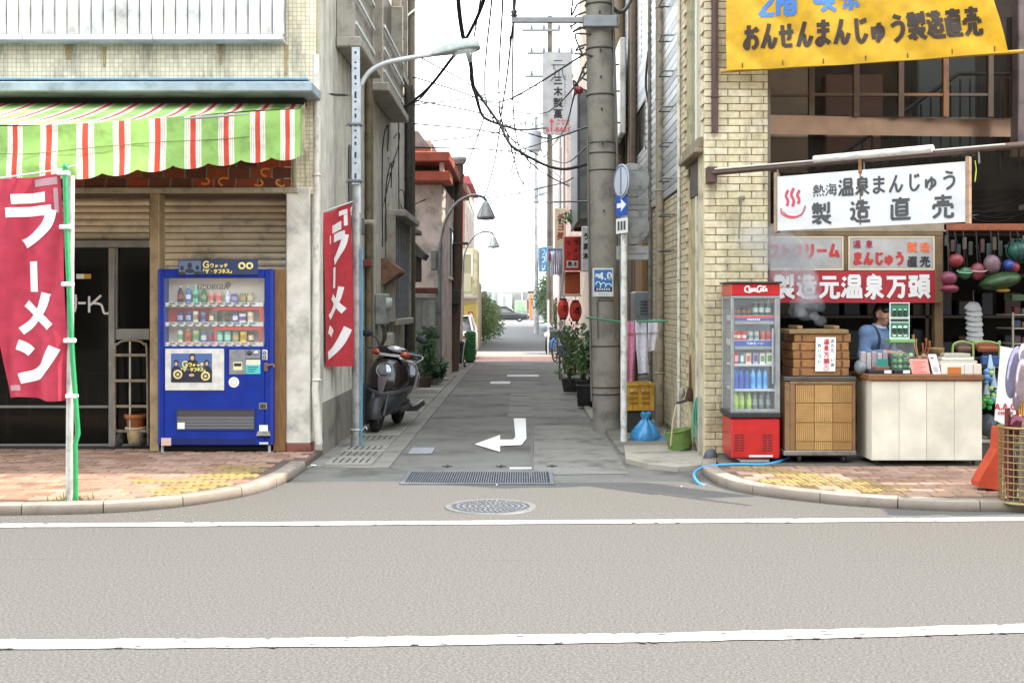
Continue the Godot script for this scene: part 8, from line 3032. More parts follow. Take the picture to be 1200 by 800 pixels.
	var cb := cloth_fn(P(850, -90, 11.62), P(1163, -120, 10.8), P(1182, 61.5, 10.8), P(851, 83, 11.62), func(u, v): return V(0.0, -0.03 * sin(u * PI) * v * 0.5, 0.05 * absf(sin(u * 9.0 + v * 5.0)) * (1 - v) + 0.035 * absf(sin((u * 1.4 - v) * 8.0)) + 0.03 * sin(u * 30.0 - v * 12.0) * v * (1 - v)) + V(-0.1 * pow(u, 6.0) * sin(v * PI), 0, 0))
	m = M.new()
	m.grid(70, 40, func(u, v): return cb.call(u, v))
	part(yb, "cloth", m, mt("d9a91e", 0.7, "", 1.0, {"back": 0.6, "over": ["blotch", 1.2]}))
	across = 5
	# where the writing runs: from a point of the photograph's view to the cloth's own measure
	var w0 := 2.55
	var fn := func(p: Vector2, l: float) -> Vector3: return cb.call(p.x / w0, p.y / 1.44) + V(0, 0, 0.004 + l)
	m = M.new()
	ink(m, "おんせんまんじゅう製造直売", fn, 0.262, 0.15, U(0.171, 0.0), U(0.155, 1.0), 0.63)
	part(yb, "dark_lettering", m, mt("33261e", 0.7))
	m = M.new()
	ink(m, "2階", fn, 0.28, 0.15, U(0.19, 0), U(0.3, 0.665), 0.68)
	part(yb, "blue_lettering", m, mt("3f74b8", 0.7))
	m = M.new()
	ink(m, "喫茶", fn, 0.28, 0.13, U(0.24, 0), U(0.85, 0.655), 0.72)
	part(yb, "blue_lettering", m, mt("3f74b8", 0.7))
	across = 1
	m = M.new()
	m.tube([P(845, 83.5, 11.68), P(1200, 60, 10.78)], 0.018, 8)
	part(yb, "bottom_bar", m, mt("a88420", 0.6))
	m = M.new()
	for i in 7:
		var u := 0.06 + i * 0.15
		var s0: Vector3 = cb.call(u, 0.955)
		m.tube([s0 + V(0, 0, 0.01), s0 + V(0.0, -0.045, 0.012)], 0.005, 4)
	part(yb, "lashing", m, mt("4a3c22", 0.8))

	# ---- on the counter
	var C := 11.1
	var y := 438.5
	boxy("cake_tray", "black cake tray with white tags at the counter's front left", "tray", 1020, 433.3, 1047.5, y, C, 0.3, mt("1f1e20", 0.4), 0.006, "black trays on the counter")
	boxy("cake_tray", "black cake tray with a white tag, nearer the pink card", "tray", 1048.5, 433.3, 1072, y, C, 0.3, mt("1f1e20", 0.4), 0.006, "black trays on the counter")
	for q in [[1037.0, "white price tag on the left black tray"], [1059.0, "white price tag on the right black tray"]]:
		boxy("price_tag", q[1], "tag", q[0], 433.8, q[0] + 8, 437.4, C - 0.012, 0.008, mt("d9d9d6", 0.5), 0.001)
	for i in 5:
		boxy("sweets_pack", ["white pack of sweets at the left end of the row on the black trays", "second white pack of sweets in the row behind the black trays", "middle white pack of sweets behind the black trays", "fourth white pack of sweets behind the teal card", "right white pack of sweets beside the green case"][i], "pack", 1010 + i * 6.3, 412 + (i % 2) * 1.5, 1015.6 + i * 6.3, 433, C + 0.14, 0.08, mt(["c9bcc0", "d3c6c4", "c0aeb4", "d0c9c6", "b9a8b0"][i], 0.4, "cells", 9.0), 0.008, "packs of sweets behind the black trays")
	boxy("teal_card", "small teal card standing before the packs of sweets", "card", 1028, 420.5, 1041, 430, C + 0.08, 0.004, mt("1f7a6c", 0.5), 0.001)
	boxy("brown_sweets", "flat brown box of sweets under the teal card", "box", 1026, 429.5, 1043, 433.2, C + 0.06, 0.14, mt("a0603c", 0.6, "cells", 12.0), 0.004)
	m = M.new()
	m.ell(P(1009, 430, 11.3), V(0.06, 0.075, 0.1), 12)
	m.ell(P(1012, 424, 11.3), V(0.03, 0.07, 0.05), 10)
	solo("plastic_bag", m, mt("8d9596", 0.3, "cells", 6.0), "crumpled grey plastic bag at the counter's left end", "bag")
	# green case and display card
	var gc := thing("sweets_case", "clear case of green wrapped sweets in the middle of the counter", "case", P(1058, 433, C + 0.2))
	m = M.new()
	pb(m, 1044, 397.5, 1073, 401.5, C + 0.12, 0.22, 0.004)
	part(gc, "lid", m, mt("6f9a62", 0.4))
	m = M.new()
	pb(m, 1044.5, 401.6, 1072.5, 433, C + 0.13, 0.2)
	part(gc, "glass", m, mt("dfeae4", 0.03, "", 1.0, {"alpha": 0.08, "spec": 0.3}))
	for i in 12:
		m = M.new()
		m.ell(P(1049 + (i % 4) * 6.2, 430 - (i / 4) * 7.0, C + 0.2), V(0.025, 0.024, 0.03), 8)
		part(gc, "sweet", m, mt(["3f8f4f", "6fae5f", "2f7a4a", "9fc08a"][(i * 5) % 4], 0.4))
	var dc := thing("display_card", "tall green picture card of drinks standing on the sweets case", "card", P(1055, 397, C + 0.16))
	m = M.new()
	pb(m, 1043, 354.5, 1066.5, 397.4, C + 0.16, 0.012, 0.003)
	part(dc, "card", m, mt("cfd8d2", 0.5))
	m = M.new()
	pb(m, 1044.3, 357.5, 1065.3, 371, C + 0.157, 0.003)
	pb(m, 1044.3, 378, 1065.3, 395, C + 0.157, 0.003)
	part(dc, "green_print", m, mt("4a9a72", 0.5, "cells", 6.0))
	m = M.new()
	pb(m, 1044.3, 355.4, 1065.3, 357.4, C + 0.157, 0.003)
	pb(m, 1044.3, 373.5, 1065.3, 376.8, C + 0.157, 0.003)
	for r in 2:
		for i in 3:
			m.lathe([U(0.016, 0), U(0.022, 0.06), U(0.022, 0.06), U(0, 0.06)], P(1048.5 + i * 6.5, 370.5 + r * 21, C + 0.157), 8)
	part(dc, "dark_print", m, mt("2a3a30", 0.5))
	m = M.new()
	for i in 3:
		m.ell(P(1048.5 + i * 6.5, 364.5, C + 0.155), V(0.022, 0.02, 0.006), 8)
		m.ell(P(1048.5 + i * 6.5, 384.0, C + 0.155), V(0.022, 0.02, 0.006), 8)
		pb(m, 1046.5 + i * 6.5, 390, 1050.5 + i * 6.5, 394, C + 0.153, 0.003)
	part(dc, "pale_print", m, mt("d8ddd6", 0.5))
	m = M.new()
	m.prism(PackedVector2Array([U(0, 0), U(0.165, 0), U(0.155, 0.14), U(-0.015, 0.14)]), P(1069.5, 437.8, C - 0.02), Vector3.RIGHT, V(0, 0.96, -0.28), 0.006)
	var pk := solo("pink_card", m, mt("d98a7c", 0.6), "salmon pink handwritten card leaning at the counter's middle", "card")
	m = M.new()
	for i in 5:
		ribbon(m, [U(0.01, 0.025 + i * 0.024), U(0.05, 0.022 + i * 0.024), U(0.09, 0.027 + i * 0.024), U(0.13 - (i % 2) * 0.03, 0.024 + i * 0.024)], 0.006, func(p: Vector2, l: float): return P(1069.5, 437.8, C - 0.02) + V(p.x, 0, 0) + V(0, 0.96, -0.28) * (0.14 - p.y) + V(0, 0, 0.003 + l), 0.001)
	part(pk, "lettering", m, mt("b8433c", 0.6))
	m = M.new()
	m.prism(PackedVector2Array([U(0.03, 0), U(0.105, 0), U(0.072, 0.185), U(0, 0.185)]), P(1090, 438, C), Vector3.RIGHT, V(0, 0.98, -0.2), 0.012)
	var mc := solo("menu_card", m, mt("dcdad5", 0.5), "white menu card leaning right of the pink card", "card")
	m = M.new()
	for i in 7:
		m.box(P(1095.5 + i * 0.45, 423.5 + i * 1.9, C - 0.004) + V(0, 0, -0.032 + i * 0.005), V(0.045, 0.004, 0.004))
	m.box(P(1094, 419.5, C - 0.002) + V(0, 0, -0.03), V(0.03, 0.018, 0.004))
	part(mc, "lettering", m, mt("8d6a60", 0.6))
	for i in 3:
		boxy("gift_box", ["white gift box with an orange label at the counter's right front", "second white gift box, right of the orange labelled one", "pale gift box at the counter's right end"][i], "box", [1104.0, 1131.0, 1141.5][i], 426.5, [1130.5, 1141.0, 1151.0][i], y, C, 0.22, mt(["d9cdb9", "cfc9c0", "d3c4b4"][i], 0.5), 0.004, "gift boxes on the counter")
	boxy("orange_label", "orange brown label on the front of the white gift box", "label", 1111, 430, 1127, 438, C - 0.003, 0.003, mt("b8682a", 0.5), 0.001)
	for i in 3:
		boxy("flat_box", ["long flat box, lowest in the back pile on the counter", "middle flat box of the back pile on the counter", "top flat box of the back pile on the counter"][i], "box", 1102 + i * 2.5, 422.5 - i * 4.2, 1146 - i * 4, 426.3 - i * 4.2, C + 0.16, 0.24, mt(["b9b2a2", "cfcabc", "a9a48f"][i], 0.5), 0.004, "flat boxes in the back pile")
	m = M.new()
	m.lathe([U(0, 0), U(0.075, 0), U(0.075, 0.035), U(0.08, 0.035), U(0.08, 0.05), U(0, 0.055)], P(1097, 413.5, 11.45), 18)
	solo("round_steamer", m, mt("9a7a4a", 0.7, "wood", 2.0), "small round wooden steamer behind the menu card", "steamer")
	boxy("steamer_shelf", "dark box shelf under the round steamer", "shelf", 1084, 413.8, 1112, 437, 11.38, 0.2, mt("3f362c", 0.7))
	var jar := thing("utensil_jar", "jar of wooden tongs and scoops behind the pink card", "jar", P(1079, 436, 11.35))
	m = M.new()
	m.lathe([U(0, 0), U(0.05, 0), U(0.055, 0.14), U(0.055, 0.14), U(0.045, 0.14), U(0.04, 0.02)], P(1079, 436, 11.35), 14)
	part(jar, "jar", m, mt("c0b8ae", 0.4))
	for q in [[1071, 392], [1074, 397], [1086, 396], [1090, 399], [1082, 402]]:
		m = M.new()
		m.tube([P(1079, 434, 11.35), P(q[0], q[1] + 8, 11.35), P(q[0] - 0.5, q[1], 11.35)], [0.006, 0.007, 0.014], 6)
		part(jar, "utensil", m, mt("a87a42" if q[0] < 1080 else "8a4a22", 0.6))
	m = M.new()
	for i in 3: m.ell(P(1078 + i * 5, 420 - (i % 2) * 2, 11.25), V(0.03, 0.03, 0.03), 10)
	solo("sweets_pile", m, mt("b08a6a", 0.6, "cells", 8.0), "little pile of wrapped sweets before the utensil jar", "sweets")
	# ---- person behind the counter
	person()
	# ---- hanging toys and goods in the shop
	var toys := [[1112, 326, 0.1, 0.085, "6f2a42", "round pink ball toy hanging left in the shop"], [1113, 338, 0.11, 0.055, "74283c", "flat pink toy just under the pink ball"], [1121, 305, 0.085, 0.08, "7f2226", "red toy hanging above the pink ball"], [1131, 320, 0.075, 0.075, "2a5a36", "green ball toy beside the pink one"], [1146, 318, 0.085, 0.1, "7a3038", "maroon toy with a pale stripe hanging in the middle"], [1163, 310, 0.1, 0.115, "6f585e", "dusky pink balloon toy, the largest ball in the row"], [1172, 329, 0.24, 0.1, "2c4822", "wide green leaf shaped toy hanging under the balls"], [1186, 313, 0.095, 0.075, "8f2228", "red and blue striped ball at the right"], [1194, 294, 0.12, 0.11, "1c5346", "teal netted ball high at the right edge"]]
	for i in 14:
		boxy("hanging_packet", NTH[i] + " small dull packet from the left, dangling over the toys", "packet", 1108 + i * 7.0, 276 + (i * 5) % 13, 1112.5 + i * 7.0, 288 + (i * 7) % 17, 11.9 + 0.1 * (i % 3), 0.02, mt(["4f4a44", "5a3a34", "3f4a4f", "6a5f4a", "3a4438"][i % 5], 0.5, "cells", 9.0), 0.004, "packets dangling over the toys")
	for q in toys:
		var T := thing("hanging_toy", q[5], "toy", P(q[0], q[1], 11.75), "toys hanging in the shop")
		m = M.new()
		m.ell(P(q[0], q[1], 11.75), V(q[2], q[3], q[2] * 0.9) * 0.85, 16, Basis(V(0, 0, 1), 0.2 if q[2] > 0.2 else 0.0))
		part(T, "body", m, mt(q[4], 0.4, "grime", 3.0))
		m = M.new()
		m.cyl(P(q[0], q[1], 11.75) + V(0.0, q[3] * 0.9, 0), P(q[0] - 2, 268, 11.75), 0.003, 4)
		m.cyl(P(q[0], q[1], 11.75) + V(0.03, q[3] * 0.85, 0), P(q[0] - 2, 268, 11.75), 0.002, 4)
		part(T, "string", m, mt("3a3834", 0.7))
		if q[0] == 1186:
			m = M.new()
			m.ell(P(1182.5, 311, 11.74), V(0.06, 0.06, 0.085), 12)
			part(T, "blue_patch", m, mt("2a3a7a", 0.3))
		if q[0] == 1146 or q[0] == 1131:
			m = M.new()
			m.ring(P(q[0], q[1] - 2, 11.75), V(0, 1, 0.25), q[2] * 0.98, 0.006, 20, 5)
			part(T, "stripe", m, mt("c0a0a0" if q[0] == 1146 else "7ab08a", 0.4))
		if q[0] == 1194:
			m = M.new()
			for i in 5: m.ring(P(1194, 294, 11.75), V(sin(i * 0.63), 0.2, cos(i * 0.63)), q[2] * 1.0, 0.004, 18, 4)
			part(T, "net", m, mt("0f4038", 0.6))
		if q[0] == 1172:
			m = M.new()
			m.ell(P(1176, 340, 11.7), V(0.07, 0.02, 0.05), 10)
			part(T, "beak", m, mt("a8882a", 0.4))
	var hats := thing("hat_column", "column of white patterned paper hats hanging behind the counter", "hats", P(1141, 400, 11.9))
	for i in 7:
		m = M.new()
		m.lathe([U(0.0, 0.05), U(0.05, 0.045), U(0.078, 0.0), U(0.084, -0.012)], P(1141 + (i % 2) * 0.8 + i * 0.3, 360 + i * 6.0, 11.9), 14, Basis(Vector3.RIGHT, 0.35))
		part(hats, "hat", m, mt("c9c9c6" if i % 2 else "bdbdba", 0.6, "cells", 5.0))
	m = M.new()
	m.cyl(P(1141, 340, 11.95), P(1143, 404, 11.95), 0.004, 4)
	part(hats, "cord", m, mt("55524c", 0.7))
	# wire stand with trays and net bags
	var ws := thing("wire_stand", "green wire display stand at the counter's right end", "stand", P(1145, 520, 11.5))
	var gw := mt("7f9a52", 0.4)
	m = M.new()
	for q in [[1117.0, 1141.0, 430.0], [1141.0, 1172.0, 520.0]]:
		m.tube(curve3([P(q[0], q[2], 11.5), P(q[0], 408, 11.5), P(q[0] + 3, 402, 11.5), P((q[0] + q[1]) / 2, 400, 11.5), P(q[1] - 2, 403, 11.5), P(q[1], 409, 11.5), P(q[1], q[2], 11.5)]), 0.011, 6)
	m.cyl(P(1117, 430, 11.5), P(1172, 430, 11.5), 0.008, 6)
	part(ws, "wire", m, gw)
	for q in [[1120.0, 1138.0, "7a5a4a"], [1144.0, 1170.0, "b0603a"]]:
		m = M.new()
		m.box(P((q[0] + q[1]) / 2, 407, 11.55), V((q[1] - q[0]) * 0.0081, 0.07, 0.12), 0.02, Basis(Vector3.RIGHT, 0.4))
		part(ws, "tray", m, mt(q[2], 0.6, "cells", 12.0))
	for i in 3:
		var q := [[1157.0, 470.0, "3fae5f"], [1165.0, 462.0, "5fa8a0"], [1161.0, 440.0, "5f8fc0"]][i] as Array
		var nb := thing("net_bag", ["net bag of green balls low on the wire stand", "net bag of pale teal balls on the wire stand", "net bag of blue toys near the top of the wire stand"][i], "bag", P(q[0], q[1] + 9, 11.4), "net bags on the wire stand")
		for b in 9:
			m = M.new()
			m.ell(P(q[0] + rng.randf_range(-5, 5), q[1] + rng.randf_range(-7, 8), 11.42 + rng.randf_range(-0.03, 0.03)), Vector3.ONE * rng.randf_range(0.02, 0.034), 8)
			part(nb, "ball", m, mt(q[2] if b % 3 else "b8c860", 0.25))
		m = M.new()
		m.tube([P(q[0], q[1] - 8, 11.42), P(q[0], q[1] - 24, 11.42), P(q[0] + 1, 424, 11.45)], [0.035, 0.01, 0.006], 6)
		part(nb, "neck", m, mt("9fb4c0", 0.3))
	boxy("blue_ribbon", "blue and violet ribbon box at the top of the net bags", "ribbon", 1152, 417, 1172, 428, 11.42, 0.06, mt("4a6aa8", 0.4, "cells", 7.0))
	boxy("floor_tray", "low pale tray with a grey bag under the wire stand", "tray", 1148, 515, 1170, 519, 11.5, 0.3, mt("b3ada0", 0.6))
	m = M.new()
	m.ell(P(1158, 498, 11.6), V(0.09, 0.11, 0.1), 12)
	m.ell(P(1163, 508, 11.55), V(0.06, 0.05, 0.08), 10)
	solo("grey_bag", m, mt("6d767c", 0.35, "cells", 6.0), "grey plastic bag resting on the tray under the wire stand", "bag")
	# shelves at the right and the dim back of the shop
	var sh := thing("side_shelf", "pale metal shelf with small goods at the right edge of the shop", "shelf", P(1210, 545, 11.9))
	var sf := mt("9a9280", 0.5, "", 1.0, {"metal": 0.2})
	m = M.new()
	for x in [1187.0, 1236.0]:
		pb(m, x, 366, x + 2, 540, 11.9, 0.02)
	for yy in [368.0, 384.0, 402.0, 425.0, 450.0]:
		pb(m, 1187, yy, 1238, yy + 1.5, 11.91, 0.4)
	part(sh, "frame", m, sf)
	for r in 4:
		for i in 5:
			m = M.new()
			var yy: float = [368.0, 384.0, 402.0, 425.0][r]
			pb(m, 1189.5 + i * 9, yy - 9 + (i % 2) * 2, 1197 + i * 9, yy - 0.2, 11.95, 0.08, 0.006)
			part(sh, "goods", m, mt(["6d3a34", "7a7a6a", "3f5a6a", "8a6a3a", "5a4a5a"][(i + r * 2) % 5], 0.5, "cells", 8.0))
	m = M.new()
	pb(m, 1187, 345, 1240, 352, 11.88, 0.2)
	part(sh, "top_goods", m, mt("56704a", 0.6, "cells", 8.0))
	boxy("red_cloth", "red cloth draped at the right edge behind the silver foil", "cloth", 1187, 412, 1230, 505, 10.9, 0.05, mt("8f1d18", 0.8, "blotch", 1.0))
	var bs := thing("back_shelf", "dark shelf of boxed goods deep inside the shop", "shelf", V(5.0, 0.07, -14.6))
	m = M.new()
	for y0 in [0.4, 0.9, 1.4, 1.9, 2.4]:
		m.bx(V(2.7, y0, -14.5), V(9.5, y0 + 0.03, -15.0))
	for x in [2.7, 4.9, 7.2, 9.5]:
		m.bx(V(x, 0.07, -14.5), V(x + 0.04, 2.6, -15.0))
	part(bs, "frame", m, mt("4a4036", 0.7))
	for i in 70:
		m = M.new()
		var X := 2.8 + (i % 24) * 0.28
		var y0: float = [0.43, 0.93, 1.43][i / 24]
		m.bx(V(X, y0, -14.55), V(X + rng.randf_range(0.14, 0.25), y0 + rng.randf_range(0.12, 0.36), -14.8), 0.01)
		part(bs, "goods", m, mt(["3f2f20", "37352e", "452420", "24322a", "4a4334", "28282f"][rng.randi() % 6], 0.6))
	m = M.new()
	for i in 10:
		m.tube(arc(P(1108 + i * 3, 235 + i * 2.0, 12.25), P(1200, 222 + (i * 7) % 30, 12.6), 0.05 + 0.02 * (i % 3)), 0.006, 4)
	solo("shop_cables", m, mt("4a4844", 0.6), "tangle of grey wires under the ceiling at the right of the shop", "cable")
	# ---- umbrella foil, wire basket and stand board at the right edge
	var W := 9.05
	var bk := thing("wire_basket", "round gold wire basket full of wrapped foil goods at the kerb", "basket", P(1197, 590, W))
	var gold := mt("8f7c50", 0.4, "", 1.0, {"metal": 0.5})
	var c0 := P(1197, 589, W)
	m = M.new()
	for i in 12:
		m.ring(c0 + V(0, 0.01 + i * 0.051, 0), Vector3.UP, 0.158, 0.005 if i else 0.014, 28, 5)
	m.ring(c0 + V(0, 0.575, 0), Vector3.UP, 0.162, 0.01, 28, 6)
	part(bk, "hoop", m, gold)
	m = M.new()
	for i in 22:
		var a := TAU * i / 22
		m.cyl(c0 + V(cos(a) * 0.158, 0, sin(a) * 0.158), c0 + V(cos(a) * 0.158, 0.575, sin(a) * 0.158), 0.004, 5)
	part(bk, "upright", m, gold, "", true)
	part(bk, "bottom", M.new().lathe([U(0.15, 0.0), U(0.15, 0.012), U(0.15, 0.012), U(0, 0.012)], c0, 24), mt("7a6a4a", 0.6))
	for i in 5:
		var a := TAU * i / 5 + 0.5
		var bw := c0 + V(cos(a) * 0.08, 0.02, sin(a) * 0.08)
		var fw := thing("wrapped_goods", ["pale silver wrapped stick in the gold wire basket", "grey brown wrapped stick in the gold wire basket", "dark red wrapped stick in the gold wire basket", "dull grey wrapped stick in the gold wire basket", "bright white wrapped stick in the gold wire basket"][i], "wrapped goods", bw, "wrapped goods in the wire basket")
		m = M.new()
		m.tube([bw, bw + V(rng.randf_range(-0.02, 0.02), 0.25, rng.randf_range(-0.02, 0.02)), bw + V(cos(a) * 0.03, 0.5 + 0.1 * (i % 3), sin(a) * 0.03)], [0.03, 0.045, 0.02], 7)
		part(fw, "wrapper", m, mt(["c3bdb4", "a89a8a", "8d4a4a", "b8b4ae", "d0ccc4"][i % 5], 0.2, "cells", 7.0, {"metal": 0.3}))
	var fo := thing("foil_balloon", "iridescent blue and pink foil balloon on yellow sticks over the wire basket", "balloon", c0 + V(0.0, 0.55, 0))
	m = M.new()
	for i in 5:
		m.cyl(c0 + V(-0.02 + i * 0.012, 0.4, 0.02), c0 + V(-0.03 + i * 0.016, 0.9, 0.04), 0.005, 5)
	part(fo, "stick", m, mt("c9a83a", 0.4))
	for q in [[-0.07, 0.99, 0.04, 0.06, 0.2, "a39cb8"], [-0.03, 0.93, 0.075, 0.05, 0.17, "cdb6ba"], [0.03, 0.98, 0.06, 0.06, 0.19, "7c88ac"], [0.0, 1.08, 0.05, 0.055, 0.13, "c9c3cf"], [-0.05, 0.82, 0.06, 0.035, 0.12, "b09aa8"]]:
		m = M.new()
		m.ell(c0 + V(q[0], q[1], q[2]), V(q[3], q[4], 0.04), 14, Basis(V(0, 0, 1), q[0] * 2.0))
		part(fo, "foil", m, mt(q[5], 0.12, "cells", 5.0, {"metal": 0.5}))
	m = M.new()
	m.ell(c0 + V(-0.05, 0.6, 0.06), V(0.07, 0.08, 0.05), 10)
	part(fo, "maroon_foil", m, mt("7a3a48", 0.15, "cells", 6.0, {"metal": 0.5}))
	var S := 9.5
	var sb := thing("stand_board", "orange wheeled stand board with a white poster beside the wire basket", "stand board", P(1165, 577, S))
	m = M.new()
	m.prism(PackedVector2Array([U(0, 0.03), U(0.185, 0.0), U(0.19, 0.5), U(0.165, 0.5), U(0.15, 0.33), U(0.0, 0.07)]), P(1147.5, 575, S), Vector3.RIGHT, Vector3.UP, 0.16)
	part(sb, "base", m, mt("b8401f", 0.5, "blotch", 1.5))
	m = M.new()
	m.prism(PackedVector2Array([U(0, 0.05), U(0.1, 0.0), U(0.16, 0.0), U(0.16, 0.62), U(0.05, 0.64)]), P(1167.5, 500, S), Vector3.RIGHT, Vector3.UP, 0.03)
	part(sb, "poster", m, mt("d3d0ca", 0.5))
	m = M.new()
	m.add(print_text("A.A.C", 0.066, P(1178.5, 476.5, S - 0.003)), Transform3D.IDENTITY)
	m.add(print_text("COFFEE", 0.034, P(1179, 484, S - 0.003)), Transform3D.IDENTITY)
	part(sb, "lettering", m, mt("b0283a", 0.5))
	for q in [[1149.5, 0.02], [1172.0, 0.02], [1172.0, 0.3]]:
		m = M.new()
		m.ring(P(q[0], 575.5, S) - V(0, 0, q[1]), Vector3.RIGHT, 0.018, 0.01, 12, 6)
		part(sb, "caster", m, mt("262628", 0.5))

func person() -> void:
	var p := thing("person", "person in a blue jacket and red apron working behind the counter, head bowed", "person", Vector3.ZERO)
	# joints, facing +Z, feet at the origin
	var hipL := V(0.085, 0.8, 0)
	var hipR := V(-0.085, 0.8, 0)
	var chest := V(0, 1.1, 0.04)
	var neck := V(0, 1.25, 0.07)
	var headc := V(0, 1.385, 0.125)
	var shL := V(0.165, 1.2, 0.05)
	var shR := V(-0.165, 1.2, 0.05)
	var elL := V(0.22, 0.96, 0.06)
	var elR := V(-0.22, 0.96, 0.06)
	var haL := V(0.09, 0.985, 0.28)
	var haR := V(-0.09, 1.0, 0.28)
	var body := [
		[V(0.085, 0.42, 0.02), V(0.085, 0.08, -0.01), 0.055, 0.036], [hipL, V(0.085, 0.42, 0.02), 0.08, 0.055], [V(0.085, 0.05, -0.02), V(0.09, 0.035, 0.14), 0.038, 0.028],
		[V(-0.085, 0.42, 0.02), V(-0.085, 0.08, -0.01), 0.055, 0.036], [hipR, V(-0.085, 0.42, 0.02), 0.08, 0.055], [V(-0.085, 0.05, -0.02), V(-0.09, 0.035, 0.14), 0.038, 0.028],
		[hipL, hipR, 0.1, 0.1], [V(0, 0.82, 0), V(0, 0.95, 0.01), 0.115, 0.105], [V(0, 0.95, 0.01), chest, 0.105, 0.12], [V(-0.07, 1.14, 0.05), V(0.07, 1.14, 0.05), 0.1, 0.1],
		[shL, shR, 0.062, 0.062], [chest, neck, 0.09, 0.05], [neck, V(0, 1.32, 0.1), 0.044, 0.044],
		[shL, elL, 0.05, 0.04], [elL, haL, 0.04, 0.027], [shR, elR, 0.05, 0.04], [elR, haR, 0.04, 0.027],
	]
	var m := skin(body, 0.014, 0.035)
	# head with its features, on a finer grid
	var tilt := Basis(Vector3.RIGHT, 0.28)
	var h := func(v: Vector3) -> Vector3: return headc + tilt * v
	var head := [
		[h.call(V(0, 0.02, -0.015)), h.call(V(0, 0.025, 0.01)), 0.078, 0.076], [h.call(V(0, -0.03, 0.02)), h.call(V(0, -0.07, 0.045)), 0.06, 0.034], [h.call(V(0, -0.01, -0.02)), V(0, 1.3, 0.09), 0.055, 0.045],
		[h.call(V(0, 0.005, 0.078)), h.call(V(0, -0.022, 0.094)), 0.008, 0.012], [h.call(V(-0.018, -0.05, 0.075)), h.call(V(0.018, -0.05, 0.075)), 0.008, 0.008],
		[h.call(V(-0.04, -0.01, 0.058)), h.call(V(-0.04, -0.02, 0.055)), 0.02, 0.02], [h.call(V(0.04, -0.01, 0.058)), h.call(V(0.04, -0.02, 0.055)), 0.02, 0.02],
		[h.call(V(0.078, 0.0, -0.005)), h.call(V(0.078, -0.03, 0.0)), 0.014, 0.01], [h.call(V(-0.078, 0.0, -0.005)), h.call(V(-0.078, -0.03, 0.0)), 0.014, 0.01],
	]
	m.add(skin(head, 0.006, 0.02), Transform3D.IDENTITY)
	# hands: a palm, four unequal bent fingers and a thumb from the side
	for s in [1.0, -1.0]:
		var w: Vector3 = haL if s > 0 else haR
		var d := (V(0, 1.0, 0.5) - w).normalized()
		d = (V(-0.35 * s, -0.1, 1.0)).normalized()
		var side := V(-s, 0, 0) - d * d.dot(V(-s, 0, 0))
		side = side.normalized()
		var dn: Vector3 = d.cross(side) * s
		if dn.y > 0: dn = -dn
		var hand := [[w, w + d * 0.05, 0.024, 0.022], [w + d * 0.03 - side * 0.018, w + d * 0.065 - side * 0.022, 0.016, 0.015], [w + d * 0.03 + side * 0.018, w + d * 0.065 + side * 0.022, 0.016, 0.015]]
		var ln := [0.052, 0.06, 0.056, 0.042]
		for i in 4:
			var r: Vector3 = w + d * 0.066 + side * (0.026 - i * 0.0175)
			var k1: Vector3 = r + d * ln[i] * 0.5 + dn * 0.01
			var k2: Vector3 = k1 + (d * 0.5 + dn * 0.85).normalized() * ln[i] * 0.36
			var k3: Vector3 = k2 + (d * 0.1 + dn).normalized() * ln[i] * 0.28
			hand.append([r, k1, 0.0085, 0.008]); hand.append([k1, k2, 0.008, 0.0072]); hand.append([k2, k3, 0.0072, 0.006])
		var t0: Vector3 = w + d * 0.022 + side * 0.022
		var t1: Vector3 = t0 + (d * 0.7 + side * 0.6 + dn * 0.4).normalized() * 0.034
		hand.append([t0, t1, 0.011, 0.0095]); hand.append([t1, t1 + (d + dn * 0.5).normalized() * 0.026, 0.0095, 0.008])
		m.add(skin(hand, 0.004, 0.006), Transform3D.IDENTITY)
	part(p, "body", m, mt("b98a72", 0.6, "", 1.0, {"spec": 0.35}))
	m = M.new()
	for s in [-1, 1]:
		m.ell(h.call(V(0.03 * s, 0.012, 0.07)), V(0.014, 0.006, 0.008), 8, tilt)
	part(p, "eyes", m, mt("2a211d", 0.3))
	m = M.new()
	m.ell(h.call(V(0, -0.05, 0.083)), V(0.02, 0.005, 0.005), 8, tilt)
	part(p, "mouth", m, mt("8d5248", 0.5))
	# bobbed dark hair
	m = skin([[h.call(V(0, 0.05, -0.02)), h.call(V(0, 0.045, 0.015)), 0.08, 0.07], [h.call(V(0.05, 0.0, -0.035)), h.call(V(0.055, -0.075, -0.035)), 0.042, 0.026], [h.call(V(-0.05, 0.0, -0.035)), h.call(V(-0.055, -0.075, -0.035)), 0.042, 0.026], [h.call(V(0, 0.0, -0.05)), h.call(V(0, -0.08, -0.055)), 0.06, 0.045], [h.call(V(-0.045, 0.055, 0.05)), h.call(V(0.045, 0.055, 0.05)), 0.028, 0.028]], 0.007, 0.015)
	part(p, "hair", m, mt("1e1713", 0.45))
	# jacket, trousers, apron, collar
	m = skin([[V(0, 0.78, 0), V(0, 0.95, 0.01), 0.132, 0.122], [V(0, 0.95, 0.01), chest, 0.12, 0.135], [V(-0.075, 1.13, 0.05), V(0.075, 1.13, 0.05), 0.112, 0.112], [shL, shR, 0.074, 0.074], [chest, V(0, 1.24, 0.06), 0.1, 0.06], [shL, elL, 0.064, 0.056], [elL, elL.lerp(haL, 0.75), 0.056, 0.042], [shR, elR, 0.064, 0.056], [elR, elR.lerp(haR, 0.75), 0.056, 0.042], [hipL, hipR, 0.118, 0.118]], 0.014, 0.03)
	part(p, "jacket", m, mt("6a84a6", 0.85, "blotch", 3.0))
